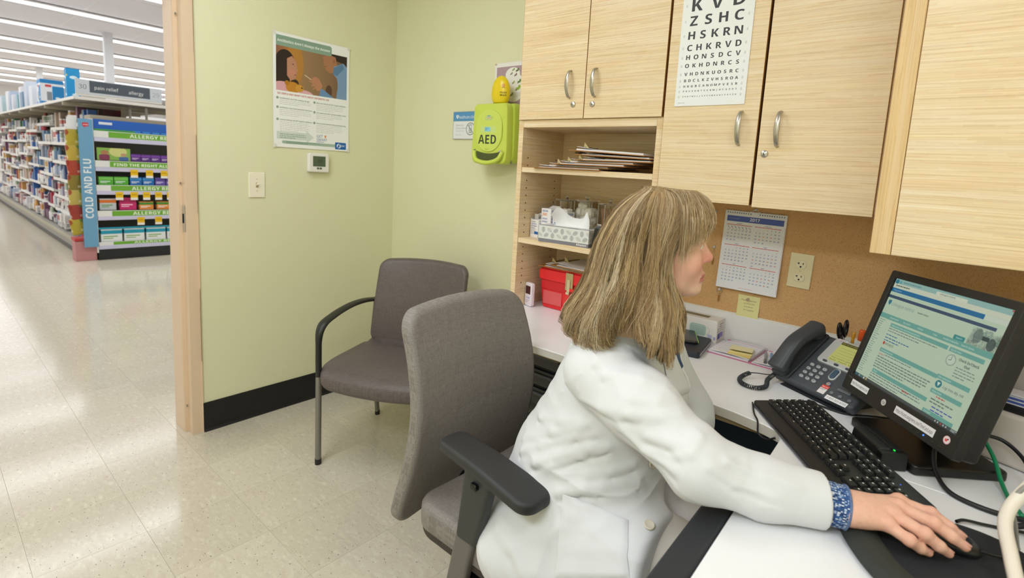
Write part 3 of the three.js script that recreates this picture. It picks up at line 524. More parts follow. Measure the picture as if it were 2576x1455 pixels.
// ---------------------------------------------------------------- on the walls
{ // antibiotics poster
  const p = thing('wall_poster', 'tall paper poster about antibiotics on the green wall above the thermostat', 'poster', [XA + 0.001, 1.729, -1.446]);
  const tx = canvasTex(900, 1220, (c, w, h) => {
    c.fillStyle = '#fafbfa'; c.fillRect(0, 0, w, h);
    c.save(); c.beginPath(); c.rect(32, 110, 836, 500); c.clip();
    let g = c.createLinearGradient(0, 0, 900, 0); g.addColorStop(0, '#8a5a50'); g.addColorStop(0.2, '#b5793f'); g.addColorStop(0.4, '#9c7c58'); g.addColorStop(0.7, '#8f6f50'); g.addColorStop(1, '#6d5138'); c.fillStyle = g; c.fillRect(0, 100, w, 520);
    disc(c, 240, 300, 95, '#b8823a', 230); disc(c, 640, 540, 40, '#5d4130', 70);
    disc(c, 130, 320, 110, '#2a1c1a', 150); rrect(c, 30, 330, 150, 260, 60, '#2a1c1a'); rrect(c, 190, 470, 90, 110, 40, '#33211d');
    poly(c, [[150, 260], [205, 225], [252, 280], [262, 345], [276, 378], [258, 390], [262, 420], [250, 436], [236, 470], [190, 490], [150, 440]], '#c08a70'); disc(c, 205, 400, 34, 'rgba(210,140,120,0.6)'); disc(c, 216, 312, 9, '#2c1a16', 5); c.fillStyle = '#8d3f3c'; c.fillRect(232, 418, 22, 8);
    disc(c, 100, 600, 130, '#e2aab2', 90); disc(c, 330, 620, 120, '#e7b4ba', 50);
    disc(c, 215, 560, 78, '#c98a2c', 60); disc(c, 290, 560, 46, '#d49a3c', 40); disc(c, 150, 520, 26, '#b97a22'); disc(c, 318, 552, 10, '#4a2e18', 8);
    poly(c, [[640, 100], [868, 100], [868, 240], [800, 190], [720, 180]], '#2b1d18');
    poly(c, [[560, 170], [620, 120], [720, 140], [740, 220], [700, 320], [650, 330], [600, 300], [588, 270], [576, 262], [580, 238], [566, 232], [576, 200]], '#b07a58'); disc(c, 700, 190, 16, '#a06a4a', 24); c.fillStyle = '#7c3d38'; c.fillRect(586, 262, 26, 6);
    poly(c, [[700, 250], [820, 190], [868, 230], [868, 620], [730, 620], [752, 470], [742, 380], [690, 330]], '#7d9fc4'); poly(c, [[696, 262], [810, 200], [830, 250], [740, 350], [690, 330]], '#5f83ab');
    poly(c, [[430, 430], [470, 400], [520, 420], [560, 490], [540, 540], [500, 560], [470, 520], [440, 490]], '#bf8664'); c.strokeStyle = '#bf8664'; c.lineWidth = 15; c.lineCap = 'round'; for (const [x1, y1, x2, y2] of [[440, 450, 402, 432], [452, 470, 410, 462], [470, 500, 430, 506], [480, 520, 452, 540]]) { c.beginPath(); c.moveTo(x1, y1); c.lineTo(x2, y2); c.stroke(); }
    poly(c, [[540, 520], [590, 540], [720, 620], [520, 620]], '#6d94c0'); c.strokeStyle = '#e6dcc0'; c.lineWidth = 7; c.beginPath(); c.moveTo(350, 404); c.lineTo(420, 440); c.stroke();
    c.restore();
    rrect(c, 32, 30, 640, 110, 26, '#8aa795'); c.fillStyle = '#8aa795'; c.fillRect(32, 30, 60, 110); text(c, "Antibiotics Aren't Always the Answer", 46, 98, 40, '#f4f7f4', 'sans-serif', 'bold', 'left', 608);
    text(c, 'SIX SIMPLE AND SMART FACTS ABOUT ANTIBIOTIC USE', 44, 650, 27, '#b9423f', 'sans-serif', 'bold', 'left', 600);
    const facts = [[50, 690, 'Antibiotics are life-saving drugs', 3], [50, 790, 'Antibiotics only treat bacterial infections', 4], [50, 920, 'Common infections will NOT respond to antibiotics', 6], [470, 690, 'Most sore throats do NOT require antibiotics', 4], [470, 800, 'Green colored mucus is NOT a sign that an antibiotic is needed', 3], [470, 920, 'There are potential risks when taking any prescription drug', 5]];
    facts.forEach(([x, y, s, n]) => { disc(c, x - 4, y, 14, '#9aa79c'); text(c, s, x + 20, y + 8, 22, '#7c897e', 'sans-serif', 'bold', 'left', 370); greek(c, x + 20, y + 22, 360, n, 19, '#bcc0bc', 0.22); });
    poly(c, [[36, 1048], [370, 1048], [370, 1020], [462, 1090], [370, 1160], [370, 1132], [36, 1132]], '#d9e1db'); greek(c, 70, 1072, 300, 3, 20, '#8fa497', 0.4);
    text(c, 'GET', 494, 1082, 44, '#3f5f9c', 'sans-serif', ''); text(c, 'SMART', 494, 1120, 42, '#3f5f9c', 'sans-serif', ''); poly(c, [[590, 1052], [614, 1052], [606, 1082], [596, 1082]], '#d9822f'); c.fillStyle = '#7d8fb5'; c.fillRect(494, 1130, 92, 6);
    rrect(c, 92, 1146, 640, 34, 16, '#a9bfae'); greek(c, 140, 1156, 420, 2, 13, '#5f7a69', 0.4); rrect(c, 724, 1120, 142, 82, 12, '#1b64b5');
    disc(c, 772, 1162, 27, '#e9f1fa'); poly(c, [[752, 1182], [768, 1146], [790, 1138], [778, 1160], [790, 1164], [766, 1184]], '#1b64b5'); text(c, 'CDC', 800, 1168, 26, '#eaf2fb', 'sans-serif', 'bold');
  });
  const g = new THREE.PlaneGeometry(0.428, 0.578, 12, 16), q = g.attributes.position;
  for (let i = 0; i < q.count; i++) { const x = q.getX(i) / 0.214, y = q.getY(i) / 0.289; q.setZ(i, 0.0015 + 0.003 * Math.pow(Math.abs(x), 6) * Math.pow(Math.abs(y), 4) + 0.0015 * Math.sin(y * 3) * (1 - x * x)); }
  g.computeVertexNormals();
  mesh('sheet', g, mat('#ffffff', 0.45, { map: tx, side: THREE.DoubleSide }), p, [0.001, 0, 0], [0, Math.PI / 2, 0]);
  for (const [y, z] of [[0.283, 0.208], [0.283, -0.208], [-0.283, 0.208], [-0.283, -0.208]]) mesh('tape_tab', rb(0.0005, 0.02, 0.014, 0.0002), mat('#e9e8df', 0.3), p, [0.006, y, z], [0.7 * Math.sign(y * z), 0, 0]);
}
{ // thermostat
  const t = thing('thermostat', 'white square thermostat with a grey-green display under the poster', 'thermostat', [XA + 0.013, 1.367, -1.47]);
  mesh('back_plate', at(rb(0.006, 0.104, 0.118, 0.002), -0.009, 0, 0), mat('#e6e3da', 0.5), t);
  mesh('case', at(slab(0.118, 0.104, 0.022, 0.009, 0.006, { n: 5 }), 0.003, 0, 0, 0, Math.PI / 2), mat('#f3f0ea', 0.45), t);
  const d = canvasTex(128, 100, (c) => { c.fillStyle = '#57664f'; c.fillRect(0, 0, 128, 100); text(c, '69', 50, 62, 42, '#2c372b', 'sans-serif', '', 'left'); text(c, '70', 66, 84, 15, '#36412f'); });
  const sg = new THREE.BoxGeometry(0.003, 0.056, 0.072); mesh('display', sg, mat('#ffffff', 0.25, { map: d }), t, [0.0135, 0.008, 0]);
  for (const z of [0.008, -0.008]) mesh('button', slab(0.013, 0.011, 0.004, 0.004, 0.0015, { n: 4, rings: 2 }), mat('#5b6657', 0.5), t, [0.0145, -0.03, z], [0, Math.PI / 2, 0]);
}
{ // light switch
  const s = thing('light_switch', 'cream toggle light switch plate on the green wall', 'light switch', [XA, 1.239, -1.147]);
  const iv = mat('#fbf3de', 0.35);
  mesh('plate', at(slab(0.079, 0.127, 0.006, 0.004, 0.003, { n: 4, rings: 3 }), 0.003, 0, 0, 0, Math.PI / 2), iv, s);
  mesh('toggle_slot', rb(0.002, 0.026, 0.012, 0.0008), mat('#b3a67e', 0.5), s, [0.0058, 0, 0]);
  mesh('toggle', at(rb(0.016, 0.009, 0.008, 0.002, 2), 0.012, 0.004, 0, 0, 0, 0.5), iv, s);
  for (const y of [0.03, -0.03]) mesh('screw', at(cyl(0.0028, 0.0028, 0.0015, 12), 0.0063, y, 0, 0, 0, Math.PI / 2), mat('#cfc19a', 0.4), s);
}
{ // clinic sign with crossed-out phone
  const s = thing('clinic_sign', 'small white and blue healthcare clinic sign with a crossed-out phone left of the green box', 'sign', [-2.05, 1.615, ZB + 0.004]);
  const tx = canvasTex(640, 300, (c, w, h) => {
    c.fillStyle = '#eef0f2'; c.fillRect(0, 0, w, h); c.fillStyle = '#5b9bd0'; c.fillRect(0, 0, w, 98); c.fillStyle = '#4f8f8f'; c.fillRect(0, 98, w, 5);
    poly(c, [[44, 34], [84, 34], [84, 56], [64, 78], [44, 56]], '#f2f7fb'); poly(c, [[58, 42], [70, 42], [64, 62]], '#5b9bd0'); text(c, 'healthcare clinic', 90, 74, 46, '#f2f7fb', 'sans-serif', '', 'left', 270); greek(c, 380, 44, 200, 2, 22, '#dcebf7', 0.4);
    ['Please turn', 'off your phone'].forEach((t, k) => text(c, t, 42, 158 + k * 32, 26, '#a2a8b0')); text(c, 'during your exam', 42, 218, 18, '#b4b9bf'); text(c, 'Thank you', 42, 262, 20, '#b9bec4');
    rrect(c, 262, 140, 44, 96, 6, '#9b9fa3'); c.fillStyle = '#e8eaec'; c.fillRect(268, 150, 32, 34); for (let k = 0; k < 9; k++) c.fillRect(269 + (k % 3) * 11, 192 + Math.floor(k / 3) * 13, 8, 8);
    c.strokeStyle = '#6f747a'; c.lineWidth = 8; c.beginPath(); c.arc(284, 190, 66, 0, 7); c.stroke(); c.beginPath(); c.moveTo(238, 143); c.lineTo(330, 237); c.stroke();
  });
  mesh('panel', printGeo(0.306, 0.144, 0.004), mat('#ffffff', 0.35, { map: tx }), s);
  const fr = mat('#b9bdc2', 0.4, { metalness: 0.4 });
  mesh('rim', merge([at(rb(0.312, 0.003, 0.006, 0.0008), 0, 0.073, 0), at(rb(0.312, 0.003, 0.006, 0.0008), 0, -0.073, 0), at(rb(0.003, 0.146, 0.006, 0.0008), -0.1545, 0, 0), at(rb(0.003, 0.146, 0.006, 0.0008), 0.1545, 0, 0)]), fr, s);
}
{ // hygiene poster in a white border
  const p = thing('small_poster', 'mauve poster with white circles of little green pictures behind the yellow case', 'poster', [-1.78, 1.815, ZB + 0.002]);
  const tx = canvasTex(400, 400, (c, w, h) => {
    c.fillStyle = '#f3f1ee'; c.fillRect(0, 0, w, h); c.fillStyle = '#b59aa6'; c.fillRect(22, 38, 356, 350); disc(c, 195, 115, 76, '#f5f4f0', 66); disc(c, 215, 235, 112, '#f5f4f0', 130);
    const leaf = (x, y, s, col) => { disc(c, x, y, 10 * s, col, 6 * s); disc(c, x + 8 * s, y - 8 * s, 6 * s, col, 9 * s); disc(c, x - 7 * s, y + 6 * s, 5 * s, '#8d7f86', 4 * s); };
    [[200, 72, 1, '#7d9c3c'], [240, 82, 1.3, '#4f6a34'], [180, 108, 1, '#7f8a80'], [225, 122, 1.1, '#7a5a48'], [265, 185, 1.5, '#5e8440'], [205, 190, 1.1, '#8aa23c'], [255, 245, 2, '#9dbb3e'], [190, 300, 1.4, '#6e8f4a']].forEach((a) => leaf(...a)); greek(c, 205, 280, 90, 4, 12, '#b5b2b0', 0.35);
  });
  mesh('sheet', printGeo(0.252, 0.215, 0.0012), mat('#ffffff', 0.5, { map: tx }), p);
  for (const x of [-0.12, 0.12]) mesh('tape_tab', rb(0.014, 0.008, 0.0006, 0.0002), mat('#cfae9e', 0.5), p, [x, 0.103, 0.001]);
}
{ // AED case
  const a = thing('defibrillator', 'lime green wall-mounted defibrillator case marked AED', 'defibrillator', [-1.815, 1.56, ZB + 0.002]);
  const lime = mat('#cfe05c', 0.36), limeD = mat('#bfd34c', 0.4);
  const body = (w0, w1, h, d) => slab(1, 1, d, 0.1, 0.02, { n: 8, rings: 4, puff: 0.006, bend: (v) => { const ty = v.y + 0.5, y = v.y * h; v.x *= 0.94 * lerp(w1, w0, Math.pow(ty, 1.4)) * (ty < 0.24 ? 0.9 + 0.1 * Math.sqrt(clamp(ty / 0.24, 0, 1)) : 1); v.y = y; } });
  mesh('bracket', at(rb(0.16, 0.2, 0.018, 0.006), 0.02, 0.0, 0.01), softBlack, a);
  mesh('back_shell', at(body(0.245, 0.258, 0.29, 0.06), 0.012, 0.005, 0.045), limeD, a);
  mesh('front_shell', at(body(0.238, 0.262, 0.295, 0.055), 0, 0, 0.088), lime, a);
  mesh('grey_seam', at(body(0.248, 0.262, 0.292, 0.006), 0.006, 0.003, 0.064), mat('#8f9784', 0.5), a);
  const oval = new THREE.Shape(); oval.absellipse(0, 0, 0.085, 0.1, 0, 7); 
  const tx = canvasTex(512, 640, (c, w, h) => {
    c.fillStyle = '#d3e468'; c.fillRect(0, 0, w, h); rrect(c, 178, 96, 150, 70, 4, '#c6d884'); c.fillStyle = '#3a9ec0'; c.fillRect(222, 92, 60, 12); text(c, 'AED', 218, 138, 36, '#d4a9c8', 'sans-serif', 'bold'); text(c, 'PLUS', 292, 136, 20, '#a9bd3a', 'sans-serif', 'bold');
    c.fillStyle = '#cfe38a'; c.fillRect(100, 256, 300, 92); c.fillStyle = '#8fd0e6'; c.fillRect(182, 266, 112, 66); greek(c, 190, 276, 70, 3, 16, '#4f8fa8', 0.4); text(c, 'AED', 60, 520, 190, '#33402a', 'sans-serif', 'bold', 'left', 390);
    c.fillStyle = '#a4bf30'; c.fillRect(200, 590, 90, 5); greek(c, 210, 606, 80, 1, 14, '#6f8a28', 0.5);
  });
  { const g = slab(0.178, 0.205, 0.006, 0.086, 0.0025, { n: 12, rings: 3 }), u = g.attributes.uv; for (let i = 0; i < u.count; i++) u.setXY(i, u.getX(i) / 0.178 + 0.5, u.getY(i) / 0.205 + 0.5); mesh('face_disc', g, mat('#ffffff', 0.38, { map: tx }), a, [0.002, 0.014, 0.1212]); }
  const hs = new THREE.Shape(); hs.moveTo(-0.085, 0.018); hs.quadraticCurveTo(0, -0.006, 0.085, 0.018); hs.quadraticCurveTo(0.08, -0.03, 0.04, -0.036); hs.quadraticCurveTo(0, -0.038, -0.04, -0.036); hs.quadraticCurveTo(-0.08, -0.03, -0.085, 0.018);
  mesh('handle_recess', at(ext(hs, 0.02, 0.003), 0.008, -0.103, 0.117), mat('#4c5528', 0.6), a);
  const hb = new THREE.CatmullRomCurve3([V(-0.095, -0.088, 0.118), V(-0.08, -0.123, 0.128), V(-0.03, -0.141, 0.132), V(0.03, -0.141, 0.132), V(0.08, -0.123, 0.128), V(0.098, -0.088, 0.118)]);
  mesh('handle', new THREE.TubeGeometry(hb, 40, 0.0115, 12), lime, a);
  mesh('status_window', at(lathe([[0, 0.004], [0.008, 0.004], [0.011, 0]], 20), -0.094, -0.088, 0.118, Math.PI / 2), mat('#4a6a4a', 0.2), a);
  mesh('release_button', at(lathe([[0, 0.005], [0.006, 0.005], [0.008, 0]], 20), 0.08, -0.088, 0.118, Math.PI / 2), mat('#b9a8cf', 0.3), a);
}
{ // yellow pocket mask case standing on the AED
  const m = thing('mask_case', 'egg-shaped yellow pocket mask case standing on the green defibrillator', 'case', [-1.79, 1.704, ZB + 0.075]);
  const g = lathe(Array.from({ length: 25 }, (_, k) => { const t = k / 24, y = t * 0.14; return [Math.max(0.0001, 0.05 * (t < 0.36 ? Math.sqrt(1 - Math.pow((0.36 - t) / 0.46, 2)) : Math.pow(Math.max(0, 1 - Math.pow((t - 0.36) / 0.64, 2.4)), 0.54)) * (t === 0 ? 0 : 1)), y]; }), 40); g.rotateY(-0.85); g.scale(1.1, 1, 0.66);
  const tx = canvasTex(1024, 512, (c, w, h) => { c.fillStyle = '#f0d51e'; c.fillRect(0, 0, w, h); const X = 268; disc(c, X, 190, 28, '#d6552c'); disc(c, X, 190, 18, '#f4e04a'); disc(c, X, 192, 10, '#b5472a'); c.fillStyle = '#5a4a18'; c.fillRect(X - 32, 224, 64, 8); text(c, 'Pocket', X, 330, 46, '#2d2a1c', 'sans-serif', 'bold', 'center', 130); text(c, 'Mask', X, 376, 50, '#2d2a1c', 'sans-serif', 'bold', 'center', 130); });
  mesh('shell', g, mat('#ffffff', 0.3, { map: tx }), m);
  mesh('rim', at(new THREE.TorusGeometry(0.0545, 0.0018, 8, 40).scale(1, 1.25, 1), 0, 0.066, 0), mat('#e2c412', 0.35), m);
}
{ // eye chart on the tall cabinet
  const e = thing('eye_chart', 'white eye test chart with rows of black letters hung on the cabinet door', 'eye chart', [-0.652, 1.81, ZF + 0.0018]);
  const W = 0.226, H = 0.362;
  const tx = canvasTex(1080, 1730, (c, w, h) => {
    c.fillStyle = '#f4f5f5'; c.fillRect(0, 0, w, h);
    const rows = [['KVD', 1515, 190, 5.1], ['ZSHC', 1280, 148, 4.3], ['HSKRN', 1065, 120, 3.6], ['CHKRVD', 880, 92, 3], ['HONSDCV', 738, 70, 2.4], ['OKHDNRCS', 612, 60, 2.1], ['VHDNKUOSRC', 486, 50, 1.8], ['BDCLKZVHSROA', 386, 42, 1.5], ['HKGBCANOMPVESR', 300, 34, 1.2], ['PKUEOBTVXRMJHCAZDI', 226, 24, 0.9], ['DKNTWULJSPXVMRAHCFOYZG', 146, 20, 0.8]];
    rows.forEach(([s, yy, sz]) => { const y = h - yy + sz * 0.0; const n = s.length, x0 = 120, x1 = 950; for (let k = 0; k < n; k++) { c.save(); const lw = sz * 1.02; c.translate(x0 + lw / 2 + (x1 - x0 - lw) * k / (n - 1), y + sz * 0.5); c.scale(1.22, 1); text(c, s[k], 0, 0, sz * 1.36, '#36383c', 'sans-serif', 'bold', 'center'); c.restore(); }
      for (const x of [62, 1012]) { text(c, '20', x, y - 2, 20, '#8d9196', 'sans-serif', '', 'center'); c.fillStyle = '#8d9196'; c.fillRect(x - 16, y + 3, 32, 2); text(c, '50', x, y + 22, 20, '#8d9196', 'sans-serif', '', 'center'); } });
    text(c, 'MADE IN CHINA', 60, h - 44, 15, '#555'); greek(c, 110, 18, 130, 1, 14, '#777', 0.5);
  });
  mesh('sheet', printGeo(W, H, 0.0012), mat('#ffffff', 0.5, { map: tx }), e);
  mesh('tape_tab', rb(0.03, 0.016, 0.0006, 0.0002), mat('#e8e4d4', 0.3), e, [0, 0.18, 0.0009]);
}
// ---------------------------------------------------------------- on the cork board
const ZC = ZB + 0.012;
{
  const k = thing('wall_calendar', 'white wall calendar headed 2017 pinned to the cork board', 'calendar', [-0.5575, 1.141, ZC + 0.002]);
  const tx = canvasTex(860, 1180, (c, w, h) => {
    c.fillStyle = '#f1f2f6'; c.fillRect(0, 0, w, h); for (let i = 0; i < 25; i++) if (i < 11 || i > 13) rrect(c, 34 + i * 32.5, 24, 13, 15, 4, '#33343a');
    c.fillStyle = '#5468b8'; c.fillRect(36, 76, 790, 84); text(c, '2017', 430, 138, 64, '#f1f3fb', 'sans-serif', 'bold', 'center'); text(c, 'AT-A-GLANCE', 60, 126, 26, '#aab6e6', 'sans-serif', 'italic');
    const M = [['JANUARY', 0, 31], ['FEBRUARY', 3, 28], ['MARCH', 3, 31], ['APRIL', 6, 30], ['MAY', 1, 31], ['JUNE', 4, 30]];
    M.forEach(([n, st, days], q) => { const x = 44 + (q % 2) * 400, y = 196 + Math.floor(q / 2) * 306; text(c, n, x + 180, y, 18, '#6a76b4', 'sans-serif', 'bold', 'center'); c.fillStyle = '#d4575f'; c.fillRect(x, y + 10, 362, 9); for (let d = 0; d < 7; d++) { c.fillStyle = '#eeb9bb'; c.fillRect(x + 45 + d * 52, y + 10, 6, 9); }
      for (let d = 1; d <= days; d++) { const p = st + d - 1; text(c, String(d), x + 26 + (p % 7) * 52, y + 60 + Math.floor(p / 7) * 48, 25, [1, 16, 20, 29, 14].includes(d) && q % 2 === 1 ? '#d4575f' : '#5d69b0', 'sans-serif', 'bold', 'center'); } });
    c.strokeStyle = '#4c4c58'; c.lineWidth = 3; for (let k2 = 0; k2 < 7; k2++) { c.beginPath(); c.moveTo(54 + k2 * 50, 226); c.lineTo(96 + k2 * 50, 282); c.stroke(); } text(c, 'FEDERAL HOLIDAYS 2017', 330, 1152, 18, '#d98a92');
    c.fillStyle = '#c99'; c.fillRect(850, 180, 4, 960);
  });
  const g = new THREE.PlaneGeometry(0.214, 0.291, 10, 20), p = g.attributes.position;
  for (let i = 0; i < p.count; i++) { const v = 0.5 - p.getY(i) / 0.291, u = p.getX(i) / 0.107; p.setZ(i, 0.003 + 0.012 * v * v + 0.002 * u * u * v); }
  g.computeVertexNormals();
  mesh('page', g, mat('#ffffff', 0.55, { map: tx, side: THREE.DoubleSide }), k);
  mesh('back_pages', at(slab(0.212, 0.289, 0.004, 0.002, 0.001, { n: 2, rings: 3, bend: (v) => { const t = 0.5 - v.y / 0.289; v.z += 0.0085 * t * t; } }), 0, 0, 0.0), mat('#e7dede', 0.7), k);
  mesh('wire_binding', merge(Array.from({ length: 23 }, (_, i) => i).filter((i) => i < 10 || i > 12).map((i) => at(new THREE.TorusGeometry(0.0045, 0.0006, 6, 14), -0.0985 + i * 0.00895, 0.1435, 0.003, 0, Math.PI / 2))), mat('#e8e8ec', 0.3), k);
  mesh('hanger_wire', tube([[-0.018, 0.147, 0.003], [-0.01, 0.148, 0.003], [-0.007, 0.155, 0.003], [0, 0.158, 0.003], [0.007, 0.155, 0.003], [0.01, 0.148, 0.003], [0.018, 0.147, 0.003]], 0.0009, 40, 6), mat('#e8e8ec', 0.3), k);
  k.rotation.z = -0.012;
}
function pushPin(label, x, y, col = '#e9eef2') { const p = thing('push_pin', label, 'pin', [x, y, ZC]); mesh('head', lathe([[0, 0.013], [0.0042, 0.0125], [0.0042, 0.011], [0.0026, 0.009], [0.003, 0.004], [0.0052, 0.003], [0.0052, 0.002], [0, 0.0018]], 16).rotateX(Math.PI / 2), mat(col, 0.15, { transmission: 0.5, thickness: 0.004 }), p); mesh('needle', at(cyl(0.0006, 0.0006, 0.004, 6), 0, 0, 0.001, Math.PI / 2), steel, p); }
pushPin('clear push pin holding the calendar by its wire hook', -0.556, 1.296);
function hungKey(label, x, y, drop, bowR, blade, ring) {
  const k = thing('hanging_key', label, 'key', [x, y, ZC + 0.008]);
  if (ring) mesh('ring', new THREE.TorusGeometry(ring, 0.0009, 8, 28), nickel, k, [0, -ring * 0.6, 0], [0, 0.2, 0]);
  else mesh('chain', tube([[0, 0, 0], [0.002, -drop * 0.5, 0.001], [0, -drop, 0]], 0.0009, 16, 6), nickel, k);
  const s = new THREE.Shape(); s.absarc(0, 0, bowR, 0, 7); const h = new THREE.Path(); h.absarc(0, bowR * 0.45, bowR * 0.28, 0, 7, true); s.holes.push(h);
  const y0 = -drop - bowR - (ring ? 0.008 : 0);
  mesh('bow', at(ext(s, 0.002, 0.0005), 0, y0, 0), mat(ring ? '#b08a48' : '#d8c48a', 0.35, { metalness: 0.8 }), k);
  mesh('blade', at(ext([[-0.003, 0], [0.003, 0], [0.003, -blade * 0.6], [0.0015, -blade * 0.7], [0.003, -blade * 0.8], [0, -blade], [-0.003, -blade * 0.92]], 0.0018, 0.0004), 0, y0 - bowR * 0.8, 0), mat('#a9833f', 0.35, { metalness: 0.8 }), k);
  pushPin('clear push pin carrying ' + label.replace(/ hanging.*/, ''), x, y);
}
hungKey('small brass key hanging at the top left of the calendar', -0.7, 1.277, 0.012, 0.006, 0.024, 0);
hungKey('round-headed brass key hanging beside the lower left of the calendar', -0.692, 1.142, 0.018, 0.011, 0.03, 0);
hungKey('brass key on a ring hanging left of the yellow note', -0.654, 0.985, 0.006, 0.005, 0.026, 0.0095);
{
  const n = thing('sticky_note', 'pale yellow handwritten sticky note under the calendar', 'sticky note', [-0.5456, 0.939, ZC + 0.001]);
  const tx = canvasTex(300, 312, (c, w, h) => { c.fillStyle = '#e9e3a2'; c.fillRect(0, 0, w, h); ['Please remember', 'to check the', 'Lab Room', 'for supplies'].forEach((s, k) => text(c, s, 150 + (k % 2) * 8, 78 + k * 46, 26, '#7c7a66', 'serif', 'italic', 'center', k ? 170 : 240)); });
  const g = new THREE.PlaneGeometry(0.077, 0.08, 6, 8), p = g.attributes.position; for (let i = 0; i < p.count; i++) { const v = 0.5 - p.getY(i) / 0.08; p.setZ(i, 0.0005 + 0.006 * v * v); } g.computeVertexNormals();
  mesh('sheet', g, mat('#ffffff', 0.8, { map: tx, side: THREE.DoubleSide }), n); mesh('adhesive_strip', rb(0.076, 0.018, 0.0008, 0.0002), mat('#dcd690', 0.8), n, [0, 0.031, -0.0002]);
  pushPin('pinkish push pin on the sticky note', -0.549, 0.966, '#d9b9a8');
}
{
  const o = thing('wall_outlet', 'cream double electrical outlet on the cork board right of the calendar', 'electrical outlet', [-0.389, 1.1, ZC]);
  const iv = mat('#eee2b8', 0.35);
  mesh('plate', at(slab(0.074, 0.121, 0.006, 0.003, 0.003, { n: 4, rings: 3 }), 0, 0, 0.003), iv, o);
  for (const y of [0.0225, -0.0225]) { const f = mesh('socket', at(slab(0.034, 0.029, 0.004, 0.0125, 0.001, { n: 8, rings: 2 }), 0, y, 0.0068), mat('#f1e7c4', 0.35), o); for (const [x, yy, w, h] of [[-0.0068, 0.004, 0.0022, 0.0075], [-0.0092, 0.004, 0.005, 0.0019], [0.0068, 0.004, 0.0022, 0.0066], [0.0, -0.0075, 0.0052, 0.005]]) mesh('slot', rb(w, h, 0.0008, 0.0003), darkGap, f, [x, y + yy, 0.0089]); }
  mesh('screw', at(cyl(0.0026, 0.0026, 0.0014, 12), 0, 0, 0.0064, Math.PI / 2), mat('#d9cca0', 0.4), o);
  o.rotation.z = -0.03;
}
{ const c = thing('metal_clip', 'small silver clip at the bottom of the cork board beside the phone', 'clip', [-0.322, 0.912, ZC]); mesh('clip_body', rb(0.006, 0.022, 0.006, 0.0015), steel, c, [0, 0, 0.003]); mesh('clip_lever', rb(0.009, 0.004, 0.008, 0.001), steel, c, [0, 0.01, 0.005]); }

// ---------------------------------------------------------------- in the open shelf
const brownBoard = mat('#a9753f', 0.6), clipBrass = mat('#8c7b55', 0.35, { metalness: 0.9 });
function clipboard(label, x, y, z, ry, tilt, sheets, up) {
  const c = thing('clipboard', label, 'clipboard', [x, y, z], ry, 'clipboards'); c.rotation.order = 'YXZ'; c.rotation.z = tilt;
  delete c.userData.group;
  mesh('board', rb(0.32, 0.0035, 0.23, 0.001), brownBoard, c, [0, 0.00175, 0]);
  const st = mesh('paper', rb(0.28, sheets, 0.216, 0.0006), mat('#ecebee', 0.8), c, [0.012, 0.0035 + sheets / 2, 0]);
  const t2 = mesh('curled_sheet', slab(0.28, 0.216, 0.0008, 0.001, 0.0003, { n: 3, rings: 5, bend: (v) => { const q = clamp((-v.x - 0.09) / 0.05, 0, 1); v.z += 0.008 * q * q; } }).rotateX(-Math.PI / 2), mat('#f2f1f4', 0.8), c, [0.012, 0.0042 + sheets, 0]);
  const k = mesh('clip', at(rb(0.014, 0.012, 0.1, 0.002), -0.128, 0.004 + sheets + 0.004, 0), clipBrass, c);
  if (up) { mesh('clip_lever', at(ext([[0, 0], [0.05, 0.012], [0.062, 0.01], [0.05, 0.002], [0.02, -0.004]], 0.06, 0.0008), -0.13, 0.014 + sheets, 0, 0, Math.PI, -0.62), mat('#57492f', 0.35, { metalness: 0.9 }), k); mesh('clip_side', at(ext([[0, 0], [0.03, 0], [0.004, 0.026]], 0.002, 0.0004), -0.135, 0.006 + sheets, 0.046), mat('#d2c198', 0.4, { metalness: 0.6 }), k); }
  return c;
}
{
  const Y = 1.4037;
  const L = [[-1.205, -1.775, 0.03, 0.0, 0.002, 0], [-1.165, -1.79, -0.02, 0.0, 0.004, 1], [-1.1, -1.775, 0.03, 0.0, 0.003, 1], [-1.06, -1.79, -0.03, 0.0, 0.004, 1], [-1.0, -1.785, 0.02, 0.0, 0.003, 1], [-1.005, -1.785, 0.02, -0.03, 0.003, 0], [-1.03, -1.78, 0.04, -0.045, 0.006, 1]];
  const W = ['lowest brown clipboard with papers, sticking out left on the top shelf', 'brown clipboard second from the bottom of the top-shelf pile', 'brown clipboard third from the bottom of the top-shelf pile', 'brown clipboard in the middle of the top-shelf pile', 'brown clipboard third from the top of the top-shelf pile', 'brown clipboard just under the topmost one, tilted down right', 'topmost brown clipboard with papers and a raised clip on the pile'];
  const ys = [0, 0.0075, 0.0175, 0.0265, 0.0365, 0.052, 0.066];
  L.forEach(([x, z, ry, t, s, u], k) => clipboard(W[k], x, Y + ys[k], z, ry, t, s, u));
}
const adTex = (a, b, c2, words) => canvasTex(128, 192, (c) => { c.fillStyle = '#f3f1f2'; c.fillRect(0, 0, 128, 192); words.forEach(([s, y, sz, col]) => text(c, s, 12, y, sz, col, 'sans-serif', 'bold', 'left', 104)); greek(c, 12, 104, 84, 4, 15, '#a6a9c0', 0.4); c.fillStyle = a; c.fillRect(b ? 66 : 0, 128, 128, 30); c.fillStyle = c2; c.fillRect(0, 182, 128, 10); });
